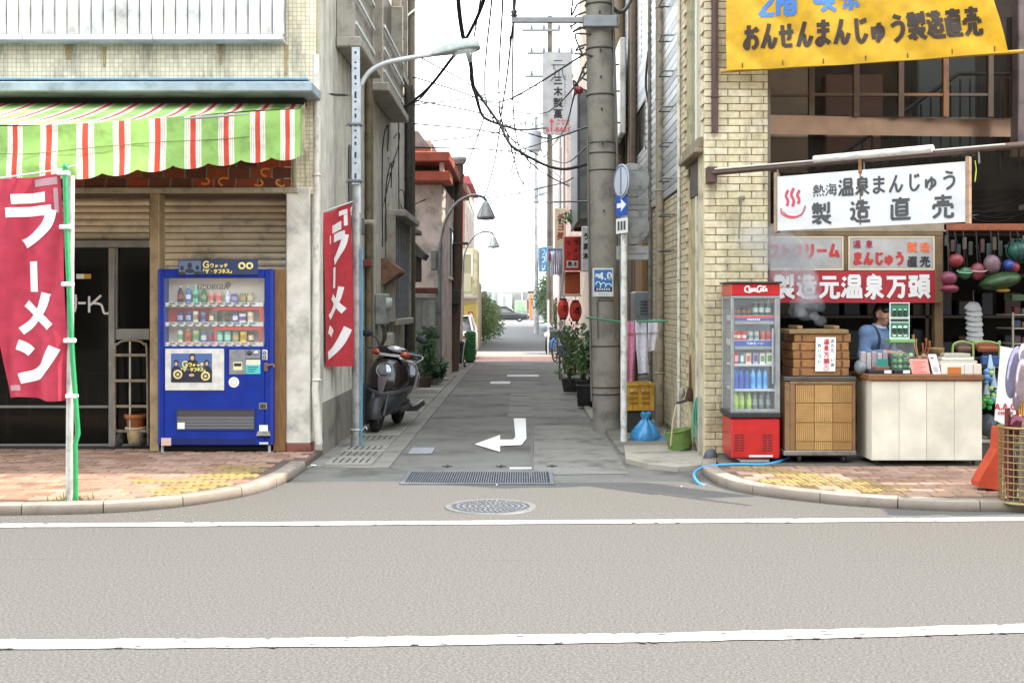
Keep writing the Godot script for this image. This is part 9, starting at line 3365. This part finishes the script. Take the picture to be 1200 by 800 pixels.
	m = skin([[hipL + V(0, -0.03, 0), V(0.085, 0.42, 0.02), 0.095, 0.07], [V(0.085, 0.42, 0.02), V(0.085, 0.1, -0.01), 0.07, 0.052], [hipR + V(0, -0.03, 0), V(-0.085, 0.42, 0.02), 0.095, 0.07], [V(-0.085, 0.42, 0.02), V(-0.085, 0.1, -0.01), 0.07, 0.052]], 0.016, 0.03)
	part(p, "trousers", m, mt("2c2e36", 0.85))
	m = M.new()
	m.grid(12, 12, func(u, v): 
		var a: float = (u - 0.5) * 2.0
		return V(a * (0.1 + 0.06 * v), 1.12 - v * 0.6, 0.165 - a * a * 0.07 - v * 0.02), true)
	part(p, "apron", m, mt("b02a2c", 0.8))
	m = M.new()
	for s in [-1, 1]:
		m.tube(curve3([V(0.095 * s, 1.03, 0.15), V(0.1 * s, 1.16, 0.165), V(0.09 * s, 1.262, 0.08), V(0.07 * s, 1.22, -0.04), V(0.03 * s, 1.05, -0.11)]), 0.012, 6)
	part(p, "apron_strap", m, mt("2c3440", 0.8))
	m = M.new()
	m.ring(V(0, 1.262, 0.08), V(0, 1, 0.35), 0.06, 0.018, 18, 6)
	part(p, "collar", m, mt("a9b8cc", 0.8))
	m = M.new()
	for q in [[elL, haL], [elR, haR]]:
		m.tube([q[0].lerp(q[1], 0.76), q[0].lerp(q[1], 0.9)], 0.036, 10)
	part(p, "cuff", m, mt("a9b8cc", 0.8))
	p.position = V(3.6, 0.08, -12.25)
	p.rotation.y = deg_to_rad(34)

func crate(T: Node3D, x0: float, x1: float, y0: float, y1: float, z0: float, z1: float, mat: Material) -> void:
	var m := M.new()
	m.bx(V(x0, y0, -z0), V(x1, y0 + 0.02, -z1))
	for q in [[x0, x1, z0, z0 + 0.015], [x0, x1, z1 - 0.015, z1], [x0, x0 + 0.015, z0 + 0.015, z1 - 0.015], [x1 - 0.015, x1, z0 + 0.015, z1 - 0.015]]:
		m.bx(V(q[0], y0 + 0.02, -q[2]), V(q[1], y1, -q[3]), 0.003)
	part(T, "box", m, mat)
	m = M.new()
	m.bx(V(x0 - 0.012, y1 - 0.03, -z0 + 0.012), V(x1 + 0.012, y1 + 0.004, -z0 - 0.02), 0.004)
	m.bx(V(x0 - 0.012, y1 - 0.03, -z1 + 0.02), V(x1 + 0.012, y1 + 0.004, -z1 - 0.012), 0.004)
	for i in 6:
		m.bx(V(lerpf(x0, x1, i / 5.0) - 0.008, y0, -z0 + 0.008), V(lerpf(x0, x1, i / 5.0) + 0.008, y1 - 0.031, -z0), 0.003)
	part(T, "rib", m, mat)

func wheel_pair(T: Node3D, a: Vector3, b: Vector3, r: float, axis: Vector3, th := 0.03) -> void:
	for c in [a, b]:
		var m := M.new()
		m.ring(c, axis, r - th, th, 22, 7)
		var w := part(T, "wheel", m, mt("1c1c1c", 0.8))
		m = M.new()
		m.ring(c, axis, r * 0.62, 0.012, 18, 5).cyl(c - axis * 0.05, c + axis * 0.05, 0.035, 8)
		for i in 5:
			var d := V(0, cos(TAU * i / 5), 0) + axis.cross(Vector3.UP) * sin(TAU * i / 5)
			m.cyl(c, c + d * r * 0.62, 0.01, 5)
		part(w, "rim", m, mt("8f9294", 0.35, "", 1.0, {"metal": 0.5}))

func potted(called: String, label: String, at: Vector3, pot_r: float, pot_h: float, pot: Material, h: float, w: float, count: int, leaf: float, leafm: Material) -> void:
	var T := thing(called, label, "plant", at)
	part(T, "pot", M.new().lathe([U(0, 0), U(pot_r * 0.75, 0), U(pot_r, pot_h * 0.9), U(pot_r * 1.1, pot_h * 0.9), U(pot_r * 1.1, pot_h), U(pot_r * 0.9, pot_h), U(pot_r * 0.85, pot_h * 0.9)], at, 16), pot)
	part(T, "soil", M.new().lathe([U(pot_r * 0.88, 0.0), U(0, 0.01)], at + V(0, pot_h * 0.9, 0), 14), mt("2e261e", 1.0))
	var m := M.new()
	for i in 5:
		var top := at + V(rng.randf_range(-w, w) * 0.7, pot_h + h * rng.randf_range(0.5, 0.95), rng.randf_range(-w, w) * 0.7)
		m.tube([at + V(0, pot_h * 0.9, 0), at.lerp(top, 0.6) + V(rng.randf_range(-0.03, 0.03), 0.05, 0), top], [0.012, 0.008, 0.004], 5)
	part(T, "stem", m, mt("4f4a34", 0.8))
	m = M.new()
	for i in 6:
		leaves(m, at + V(rng.randf_range(-w, w) * 0.55, pot_h + h * (0.2 + 0.13 * i), rng.randf_range(-w, w) * 0.4), V(w * 0.7, h * 0.16, w * 0.6), count / 6, leaf, 0.5)
	part(T, "leaves", m, leafm)

func alley_things() -> void:
	var m: M
	var g1 := mt("3c5a2e", 0.55, "", 1.0, {"back": 0.3})
	var g2 := mt("56743a", 0.55, "", 1.0, {"back": 0.3})
	var g3 := mt("2f4a2c", 0.5, "", 1.0, {"back": 0.25})
	# ---- right side, near
	var rod := thing("washing_pole", "green washing pole between the big pole and the brick wall", "pole", P(730, 375, 13.9))
	m = M.new()
	m.tube([P(688, 372, 14.6), P(730, 377.5, 14.0), P(782, 376, 13.2)], 0.013, 8)
	part(rod, "rod", m, mt("3f7a5a", 0.5))
	var D := 13.75
	for q in [["towel", "pink towel hanging on the washing pole behind the white post", 734.0, 743.5, 377.0, 447.0, "c87a96"], ["trousers", "long white leggings hanging in the middle of the washing pole", 744.0, 757.5, 376.0, 437.0, "cfcdd6"], ["towel", "short white towel at the right end of the washing pole", 759.0, 770.5, 375.5, 411.0, "d6d0d8"]]:
		var T := thing(q[0], q[1], "laundry", P((q[2] + q[3]) / 2, q[5], D))
		m = M.new()
		var legs: bool = q[0] == "trousers"
		m.grid(10, 20, func(u, v):
			var spread: float = 3.2 * v if legs else 0.6 * sin(v * 4.0)
			return P(lerpf(q[2], q[3], u) + spread + sin(v * 9 + u * 4) * 0.25, lerpf(q[4], q[5], v) + sin(u * 7.0) * 0.8 * v, D) + V(0, 0, 0.03 * sin(u * 9.0 + v * 2.0) * v + 0.02))
		part(T, "cloth", m, mt(q[6], 0.85, "blotch", 4.0, {"back": 0.35}))
		m = M.new()
		m.grid(8, 5, func(u, v): return P(lerpf(q[2], q[3] - 0.4, u), lerpf(q[4] - 0.8, q[4] + 14.0, v), D) + V(0, 0, 0.045 + 0.01 * sin(u * 8.0)))
		part(T, "fold", m, mt(q[6], 0.85, "blotch", 4.0, {"back": 0.35}))
		if q[2] > 740:
			m = M.new()
			for x in [q[2] + 2.0, q[3] - 2.0]:
				m.box(P(x, q[4] - 1, D) + V(0, 0, 0.05), V(0.015, 0.05, 0.02), 0.004)
			part(T, "peg", m, mt("3f7a5a", 0.5))
	var yc := thing("yellow_crate", "yellow plastic bottle crate behind the white post", "crate", P(750, 482, 14.2))
	var ya := P(734, 481, 14.2)
	var yb := P(766, 449.5, 14.2)
	crate(yc, ya.x, yb.x, ya.y, yb.y, 14.2, 14.6, mt("c0922a", 0.5, "grime", 1.5))
	m = M.new()
	for i in 2:
		for r in 3:
			pb(m, 738 + i * 14, 459 + r * 6, 748 + i * 14, 461.6 + r * 6, 14.186, 0.004)
	part(yc, "slot", m, mt("7a5a14", 0.7))
	m = M.new()
	ink(m, "フト", on_board(P(738, 455.5, 14.184), Vector3.RIGHT, Vector3.DOWN), 0.04, 0.2, U(0.14, 0))
	part(yc, "mark", m, mt("d8cfae", 0.6))
	boxy("dark_crate", "dark bottle crate under the yellow crate", "crate", 735, 481.3, 764, 506, 14.25, 0.36, mt("2f2c29", 0.6, "grime", 1.5), 0.01)
	# tied blue bag on a white board
	m = M.new()
	m.bx(P(723, 522, 13.3) , P(772, 518.8, 13.3) - V(0, 0, 0.4), 0.006)
	solo("white_board", m, mt("d3d1ca", 0.6, "grime", 1.2), "white board lying on the ground under the blue bag", "board")
	var bg := thing("blue_bag", "tied blue plastic rubbish bag at the foot of the white post", "bag", P(755, 519, 13.5))
	var bc := P(755, 519, 13.5)
	m = M.new()
	var rows := []
	for q in [[0.0, 0.10, 0], [0.015, 0.15, 0], [0.06, 0.165, 0], [0.13, 0.145, 0], [0.2, 0.1, 0], [0.25, 0.055, 0], [0.275, 0.028, 0], [0.295, 0.045, 0], [0.34, 0.06, 0], [0.35, 0.045, 0]]:
		var row := PackedVector3Array()
		for j in 36:
			var a := TAU * j / 36
			var fold := 1.0 + 0.09 * sin(a * 9.0 + q[0] * 10) * clampf(q[0] * 6, 0, 1) + 0.06 * sin(a * 4.0 + 1.0) + 0.03 * sin(a * 17.0) + rng.randf_range(-0.05, 0.05)
			row.append(bc + V(cos(a) * q[1] * fold + q[0] * 0.06, q[0] + 0.012 * sin(a * 5.0) * clampf(q[0] * 8, 0, 1), sin(a) * q[1] * fold * 0.85))
		rows.append(row)
	m.sheet(rows, true, true)
	part(bg, "bag", m, mt("3f8fc4", 0.3, "blotch", 5.0, {"back": 0.4}))
	m = M.new()
	m.ring(bc + V(0.016, 0.277, 0), Vector3.UP, 0.03, 0.008, 14, 5)
	part(bg, "tie", m, mt("2f6f9a", 0.4))
	m = M.new()
	m.tri(bc + V(0.12, 0.06, 0.05), bc + V(0.3, 0.08, 0.02), bc + V(0.14, 0.0, 0.08))
	m.tri(bc + V(0.12, 0.06, 0.05), bc + V(0.14, 0.0, 0.0), bc + V(0.3, 0.08, 0.02))
	part(bg, "loose_corner", m, mt("35689a", 0.4))
	# green basket, dustpan handles, broom, hose, plank by the brick wall
	var gb := thing("green_basket", "tilted green plastic bucket against the brick wall", "bucket", P(802, 530, 12.5))
	m = M.new()
	m.lathe([U(0, 0), U(0.115, 0), U(0.125, 0.02), U(0.14, 0.2), U(0.148, 0.2), U(0.148, 0.215), U(0.132, 0.215), U(0.12, 0.02)], P(798, 527, 12.5), 24, Basis(V(0, 0, 1), 0.16))
	part(gb, "bucket", m, mt("6a8440", 0.5, "grime", 2.0))
	m = M.new()
	m.tube([P(786, 522, 12.35), P(789, 492, 12.3), P(793, 474, 12.3)], 0.009, 6)
	m.tube([P(818, 526, 12.35), P(811, 490, 12.3), P(806, 470, 12.3)], 0.009, 6)
	part(gb, "handle", m, mt("b3a58a", 0.5))
	m = M.new()
	m.cyl(P(793, 472, 12.3), P(805, 469, 12.3), 0.014, 8)
	part(gb, "grip", m, mt("2a2522", 0.6))
	var br := thing("broom", "old brown broom leaning upside down on the brick wall", "broom", P(809, 470, 12.75))
	m = M.new()
	m.cyl(P(810, 402, 13.0), P(808.5, 457, 12.85), 0.014, 8)
	part(br, "stick", m, mt("5a3a28", 0.7))
	m = M.new()
	m.lathe([U(0.0, 0.15), U(0.022, 0.14), U(0.045, 0.06), U(0.055, 0.0), U(0, 0)], P(808.5, 470, 12.8), 12)
	part(br, "head", m, mt("4a2e22", 0.9, "wood", 4.0))
	m = M.new()
	m.ell(P(799.5, 460, 12.9), V(0.035, 0.06, 0.04), 10)
	solo("cloth_bundle", m, mt("b3aca0", 0.9, "cells", 8.0), "bundle of pale cloth hung on the brick wall above the bucket", "cloth")
	m = M.new()
	for i in 3:
		m.tube(curve3([P(822, 466, 12.15), P(816 + i, 468, 12.1), P(813 + i * 2.5, 490, 12.08), P(813 + i * 5.5, 511 - i * 2, 12.05), P(815.5 + i * 4.5, 512 + i * 2, 12.05)]), 0.012, 7)
	m.tube(curve3([P(817, 466, 12.1), P(819, 490, 12.06), P(825, 517, 12.03)]), 0.012, 7)
	solo("green_hose", m, mt("2f7a62", 0.45), "green garden hose looped over the pale post by the brick corner", "hose")
	m = M.new()
	pb(m, 818.5, 465.5, 827, 541, 12.0, 0.05, 0.005)
	solo("pale_plank", m, mt("a8a495", 0.8, "grime", 1.2), "weathered pale plank standing at the brick building's corner", "plank")
	m = M.new()
	m.ell(P(833, 536, 11.7), V(0.07, 0.09, 0.07), 10)
	solo("dark_stone", m, mt("5a5c62", 0.9, "grime", 3.0), "dark stone weight on the ground left of the cooler", "stone")
	# ---- right side, farther: pots, plants, stored things
	potted("potted_shrub", "big leafy dark potted shrub under the lanterns", P(668, 462, 20.9) * V(1, 0, 1) + V(0, 0.04, 0), 0.15, 0.24, mt("3a3836", 0.8), 0.95, 0.27, 360, 0.1, g2)
	potted("potted_plant", "broad leaved potted plant just left of the big pole", P(684, 460, 19.8) * V(1, 0, 1) + V(0, 0.04, 0), 0.13, 0.28, mt("2a2a2c", 0.7), 0.85, 0.2, 240, 0.13, g2)
	potted("potted_bush", "low potted bush behind the shrub under the lanterns", P(668, 436, 26.5) * V(1, 0, 1) + V(0, 0.04, 0), 0.17, 0.25, mt("6a4a38", 0.8), 0.9, 0.3, 260, 0.11, g1)
	potted("hanging_plant", "trailing plant on a high ledge above the red sign", P(677, 271, 27.0), 0.12, 0.15, mt("5a4a3c", 0.8), 0.35, 0.35, 420, 0.08, g2)
	m = M.new()
	m.lathe([U(0, 0), U(0.13, 0), U(0.15, 0.3), U(0.16, 0.3), U(0.16, 0.32), U(0.13, 0.32), U(0.12, 0.05)], P(687, 464, 18.0) * V(1, 0, 1) + V(0, 0.036, 0), 18)
	solo("black_bucket", m, mt("232325", 0.6, "grime", 2.0), "black bucket standing against the big pole's left side", "bucket")
	var gc := thing("grey_crate", "grey blue plastic crate on a stand below the potted shrub", "crate", P(661, 432, 24.4))
	var ca := P(655, 418, 24.4)
	var cb := P(668, 405, 24.4)
	crate(gc, ca.x, cb.x, ca.y, cb.y, 24.4, 24.8, mt("6d7280", 0.6, "grime", 1.5))
	m = M.new()
	for x in [ca.x + 0.02, cb.x - 0.02]:
		for z in [24.42, 24.78]:
			m.cyl(V(x, 0.036, -z), V(x, ca.y, -z), 0.014, 6)
	part(gc, "leg", m, mt("4a4640", 0.7))
	boxy("red_tub", "small red tub on the ground between the pots", "tub", 671, 427, 679, 432, 23.0, 0.2, mt("8f3030", 0.5), 0.02)
	m = M.new()
	m.cyl(P(672, 430, 23.5), P(677, 404, 23.8), 0.03, 8)
	solo("leaning_stick", m, mt("8a765c", 0.8, "wood", 2.0), "pale wooden stake leaning by the potted shrub", "stake")
	# motorcycle with a cover and a bicycle
	var mo := thing("motorcycle", "small motorcycle with pale fairing parked far down on the right", "motorcycle", P(642, 411, 38.5) * V(1, 0, 1))
	var o := P(642, 411, 38.5) * V(1, 0, 1)
	wheel_pair(mo, o + V(-0.02, 0.29, 0.5), o + V(0.16, 0.29, -0.65), 0.29, V(0.99, 0, 0.14), 0.05)
	part(mo, "fairing", M.new().ell(o + V(-0.02, 0.85, 0.35), V(0.24, 0.15, 0.2), 14), mt("7f8a98", 0.3))
	part(mo, "engine", M.new().box(o + V(0.08, 0.45, -0.1), V(0.3, 0.35, 0.55), 0.06), mt("2c2c2e", 0.5))
	part(mo, "tank", M.new().ell(o + V(0.08, 0.78, -0.05), V(0.16, 0.14, 0.32), 12), mt("3a3f4a", 0.3))
	part(mo, "seat", M.new().ell(o + V(0.14, 0.78, -0.55), V(0.15, 0.08, 0.36), 12), mt("1e1e20", 0.6))
	part(mo, "headlight", M.new().ell(o + V(-0.03, 0.62, 0.56), V(0.1, 0.1, 0.06), 12), mt("d6d8d8", 0.1))
	part(mo, "handlebar", M.new().tube([o + V(-0.36, 0.98, 0.25), o + V(0, 1.02, 0.3), o + V(0.34, 0.98, 0.3)], 0.015, 6), mt("2a2a2c", 0.4))
	part(mo, "fork", M.new().cyl(o + V(-0.02, 0.29, 0.5), o + V(0, 0.9, 0.3), 0.035, 6), mt("77797c", 0.4))
	boxy("blue_tarp", "blue sheet covering goods beside the motorcycle", "sheet", 645, 397, 655, 412, 37.5, 0.9, mt("2f6fae", 0.6, "blotch", 2.0), 0.08)
	var bi := thing("bicycle", "bicycle leaning among the pots just past the grey crate", "bicycle", P(654, 416, 33.0) * V(1, 0, 1))
	o = P(654, 416, 33.4) * V(1, 0, 1)
	wheel_pair(bi, o + V(-0.1, 0.32, 0.5), o + V(0.2, 0.32, -0.45), 0.32, V(0.95, 0, 0.3), 0.018)
	m = M.new()
	for q in [[V(-0.08, 0.32, 0.5), V(-0.05, 0.8, 0.35)], [V(-0.05, 0.75, 0.35), V(0.08, 0.3, 0.0)], [V(0.08, 0.3, 0.0), V(0.12, 0.8, -0.15)], [V(-0.05, 0.7, 0.35), V(0.12, 0.65, -0.12)], [V(0.08, 0.3, 0), V(0.2, 0.32, -0.45)], [V(0.12, 0.65, -0.12), V(0.2, 0.32, -0.45)]]:
		m.cyl(o + q[0], o + q[1], 0.016, 6)
	part(bi, "frame", m, mt("8d9aa8", 0.4, "", 1.0, {"metal": 0.3}))
	part(bi, "saddle", M.new().ell(o + V(0.12, 0.83, -0.16), V(0.08, 0.04, 0.12), 10), mt("1e1e1e", 0.6))
	part(bi, "handlebar", M.new().tube([o + V(-0.3, 0.92, 0.25), o + V(-0.05, 0.88, 0.36), o + V(0.2, 0.92, 0.3)], 0.013, 6), mt("9a9c9e", 0.4))
	part(bi, "basket", M.new().box(o + V(-0.1, 0.76, 0.56), V(0.3, 0.2, 0.22), 0.02), mt("6a7078", 0.6))
	var wp := thing("white_pipe_post", "thin white post beside the motorcycle", "post", P(642.5, 412, 37.6) * V(1, 0, 1))
	part(wp, "post", M.new().cyl(P(642.5, 412, 37.6) * V(1, 0, 1), P(642.5, 352, 37.6), 0.03, 8), mt("cfd0cc", 0.5))
	part(wp, "cap", M.new().ell(P(642.5, 352, 37.6), V(0.035, 0.03, 0.035), 8), mt("a9aaa6", 0.5))
	# ---- left side
	potted("broad_leaf_plant", "tall dark leafy plant in a pot before the sheet fence", P(497, 453, 22.3) * V(1, 0, 1) + V(0, 0.012, 0), 0.15, 0.2, mt("4a3c32", 0.8), 0.95, 0.2, 420, 0.13, g1)
	potted("spiky_plant", "low spiky plant at the foot of the first bell lamp", P(507, 452, 22.9) * V(1, 0, 1) + V(0, 0.012, 0), 0.1, 0.14, mt("8a8478", 0.8), 0.35, 0.2, 240, 0.16, g3)
	potted("small_pot_plant", "small plant in a white pot past the wooden pole", P(533, 434, 28.7) * V(1, 0, 1) + V(0, 0.012, 0), 0.09, 0.16, mt("b3aea4", 0.7), 0.3, 0.14, 160, 0.08, g1)
	var bn := thing("green_bin", "green net covered rubbish cage beyond the wooden pole", "bin", P(551, 411, 32.0) * V(1, 0, 1))
	var bq0 := P(545, 410, 32.4)
	var bq1 := P(557, 388, 32.4)
	part(bn, "cage", M.new().bx(V(bq0.x, 0.02, -32.2), V(bq1.x, bq1.y, -32.75), 0.05), mt("2f7a3c", 0.8, "cells", 6.0))
	m = M.new()
	for i in 4:
		m.tube(arc(V(bq0.x - 0.02, bq1.y - 0.05, -32.18 - i * 0.01), V(bq1.x + 0.02, bq1.y - 0.02 - i * 0.1, -32.17), 0.06 + i * 0.02), 0.012, 5)
	part(bn, "net", m, mt("4f9a5a", 0.8))
	var db := thing("dark_trolley", "dark upright trolley with white handles before the green bin", "trolley", P(540, 431, 29.5) * V(1, 0, 1))
	o = P(540, 431, 29.6) * V(1, 0, 1) + V(0, 0.012, 0)
	part(db, "bag", M.new().box(o + V(0, 0.38, 0), V(0.2, 0.55, 0.2), 0.05, Basis(V(0, 0, 1), -0.08)), mt("26302a", 0.7))
	m = M.new()
	for s in [-1, 1]:
		m.tube(curve3([o + V(0.08 * s - 0.04, 0.1, 0.11), o + V(0.08 * s, 0.5, 0.12), o + V(0.08 * s + 0.05, 0.72, 0.06)]), 0.014, 6)
	m.cyl(o + V(-0.03, 0.72, 0.06), o + V(0.13, 0.72, 0.06), 0.014, 6)
	part(db, "handle", m, mt("c9c7c0", 0.5))
	wheel_pair(db, o + V(-0.1, 0.07, 0.02), o + V(0.1, 0.07, 0.02), 0.07, Vector3.RIGHT, 0.016)
	boxy("concrete_block", "small pale concrete block at the foot of the pink house", "block", 517, 443, 525, 449, 24.0, 0.2, mt("b0aca2", 0.9, "grime", 1.5), 0.015)
	boxy("small_box", "reddish box on the gutter strip beside the trolley", "box", 529, 420, 534, 431, 29.9, 0.2, mt("7a4038", 0.7), 0.015)

func wires() -> void:
	var black := mt("222224", 0.6)
	var grey := mt("3c3e44", 0.6)
	var specs := [
		["thick black cable bundle dropping behind the near lamp to the tall white sign", 0.02, black, [[537, -60, 14.0], [537, 0, 14.6], [543, 45, 15.2], [551, 72, 16.0], [554, 98, 17.5], [558, 113, 19.0], [564, 133, 21.0], [571, 140, 23.0], [587, 146, 26.0], [611, 152, 31.0], [640, 150, 38.5]]],
		["black cable sweeping from the sky down to the stained wall's corner", 0.018, black, [[572, -40, 15.0], [567, 0, 15.5], [548, 42, 16.5], [528, 70, 17.5], [502, 103, 19.0], [480, 121, 20.3], [466, 130, 20.8], [462, 145, 20.9], [461, 175, 20.95]]],
		["thin black cable twisted beside the wall corner's cable", 0.007, black, [[572, -30, 15.1], [562, 12, 15.6], [547, 42, 16.4]]],
		["thin wire looping off the corner cable above the wall", 0.008, black, [[528, 70, 17.5], [495, 113, 19.4], [478, 124, 20.4]]],
		["black cable crossing down to the big concrete pole", 0.014, black, [[554, 98, 17.5], [562, 112, 17.3], [585, 145, 16.8], [597, 168, 16.3], [610, 178, 16.0], [626, 187, 15.7], [644, 195, 15.4], [664, 198, 15.1], [692, 191, 14.9]]],
		["twisted wire falling from the cross arm's tip to the bell lamp", 0.009, black, [[607, -60, 14.6], [604, 0, 14.6], [602, 22, 14.6], [599, 45, 15.2], [594, 90, 17.5], [588, 130, 19.5], [585, 155, 20.5], [580, 188, 21.8], [573, 215, 22.8], [568, 231, 23.5]]],
		["straight purple grey line from the wall's corner to the tall white sign", 0.011, grey, [[476, 125, 21.0], [500, 121, 23.0], [535, 117, 26.5], [570, 111, 30.0], [600, 106, 34.0], [636, 99, 38.5]]],
		["straight line from the pink house's attic toward the white sign", 0.012, grey, [[508, 165, 25.4], [545, 161, 29.0], [590, 154, 34.0], [638, 149, 38.5]]],
		["thin looping wire left of the tall white sign", 0.009, grey, [[584, 130, 26.0], [592, 123, 27.5], [605, 113, 31.0], [620, 108, 35.0], [636, 105, 38.4]]],
		["short hooked wire above the bell lamp's wire", 0.008, grey, [[584, 130, 26.0], [587, 138, 25.5], [589, 146, 25.3]]],
		["hanging loop of wire in the middle of the sky", 0.01, black, [[591, 148, 24.0], [594, 155, 24.0], [598, 170, 24.2], [602, 185, 24.4], [607, 203, 24.7], [612, 213, 25.0], [616, 218, 25.4], [620, 216, 25.8], [623, 211, 26.2]]],
		["wire from the loop up to the transformer behind the sign", 0.009, grey, [[591, 148, 24.0], [597, 142, 27.0], [606, 138, 31.0], [627, 136, 38.0]]],
		["line running from the stained wall to the wooden pole", 0.009, black, [[462, 247, 20.8], [478, 242, 22.5], [500, 233, 24.8], [522, 224, 27.8]]],
		["line from the bell lamp to the grey signboard", 0.009, grey, [[570, 232, 23.7], [600, 228, 24.0], [630, 221, 24.2], [660, 214, 24.3], [672, 208, 24.4]]],
		["thin pale wire falling from the cables toward the wooden pole", 0.006, grey, [[567, 138, 22.0], [558, 165, 23.5], [548, 192, 25.5], [540, 215, 27.0], [535, 232, 27.8]]],
		["grey cable rising from the upper window past the wall's end", 0.014, mt("86847e", 0.6), [[420, 57, 15.9], [436, 50, 17.0], [454, 36, 18.6], [475, 20, 20.3], [502, -2, 21.5]]],
		["thin wire strung along the stained wall above the lamp post's clamp", 0.005, black, [[372, 108, 12.2], [395, 111, 13.3], [425, 112, 15.6], [455, 112.5, 18.2], [478, 112, 21.6]]],
		["line from the wooden pole far down the alley", 0.009, grey, [[536, 196, 28.0], [560, 262, 36.0], [578, 290, 46.0]]],
		["sagging line from the big pole to the slim dark pole", 0.012, black, [[694, 60, 14.9], [676, 100, 19.0], [662, 150, 26.0], [646, 172, 38.9]]],
		["pair line far off between the slim pole and the pale pole", 0.014, grey, [[641, 180, 39.0], [634, 186, 50.0], [628, 178, 66.0]]],
		["low line sagging far away across the alley", 0.012, grey, [[560, 262, 47.0], [590, 258, 48.0], [625, 232, 42.0], [644, 225, 39.0]]],
		["black cable looping at the big pole's head to the siding house", 0.02, black, [[712, -5, 14.9], [716, 6, 15.2], [724, 14, 15.8], [732, 12, 16.3], [739, 0, 16.9], [742, -20, 17.0]]],
		["cable hanging down the siding house's upper wall", 0.012, black, [[760, 60, 17.0], [758, 80, 17.1], [757, 100, 17.1], [760, 120, 17.0], [764, 130, 16.9]]],
	]
	for i in 9:
		var a := [[478, 60 + i * 14, 21.0], [560 + i * 6, -20, 16.0]][i % 2] as Array
		specs.append([NTH[i] + " thin wire from the left in the tangle over the alley", 0.007, black, [a, [545 + i * 9, 95 + i * 11, 25.0], [(a[0] + 690) / 2 + i * 3, 120 + i * 14, 21.0 + i], [[690, 60 + i * 22, 15.0], [641, 110 + i * 12, 38.8]][(i / 2) % 2]]])
	for q in specs:
		var pts := []
		for e in q[3]:
			pts.append(P(e[0], e[1], e[2]))
		solo("overhead_cable", M.new().tube(curve3(pts, 5), maxf(q[1] * 1.4, 0.0135), 6), q[2], q[0], "cable")
	var m := M.new()
	m.box(P(598, 46, 15.1), V(0.03, 0.09, 0.03), 0.008)
	solo("cable_clamp", m, black, "small black clamp on the wire under the cross arm's tip", "clamp")
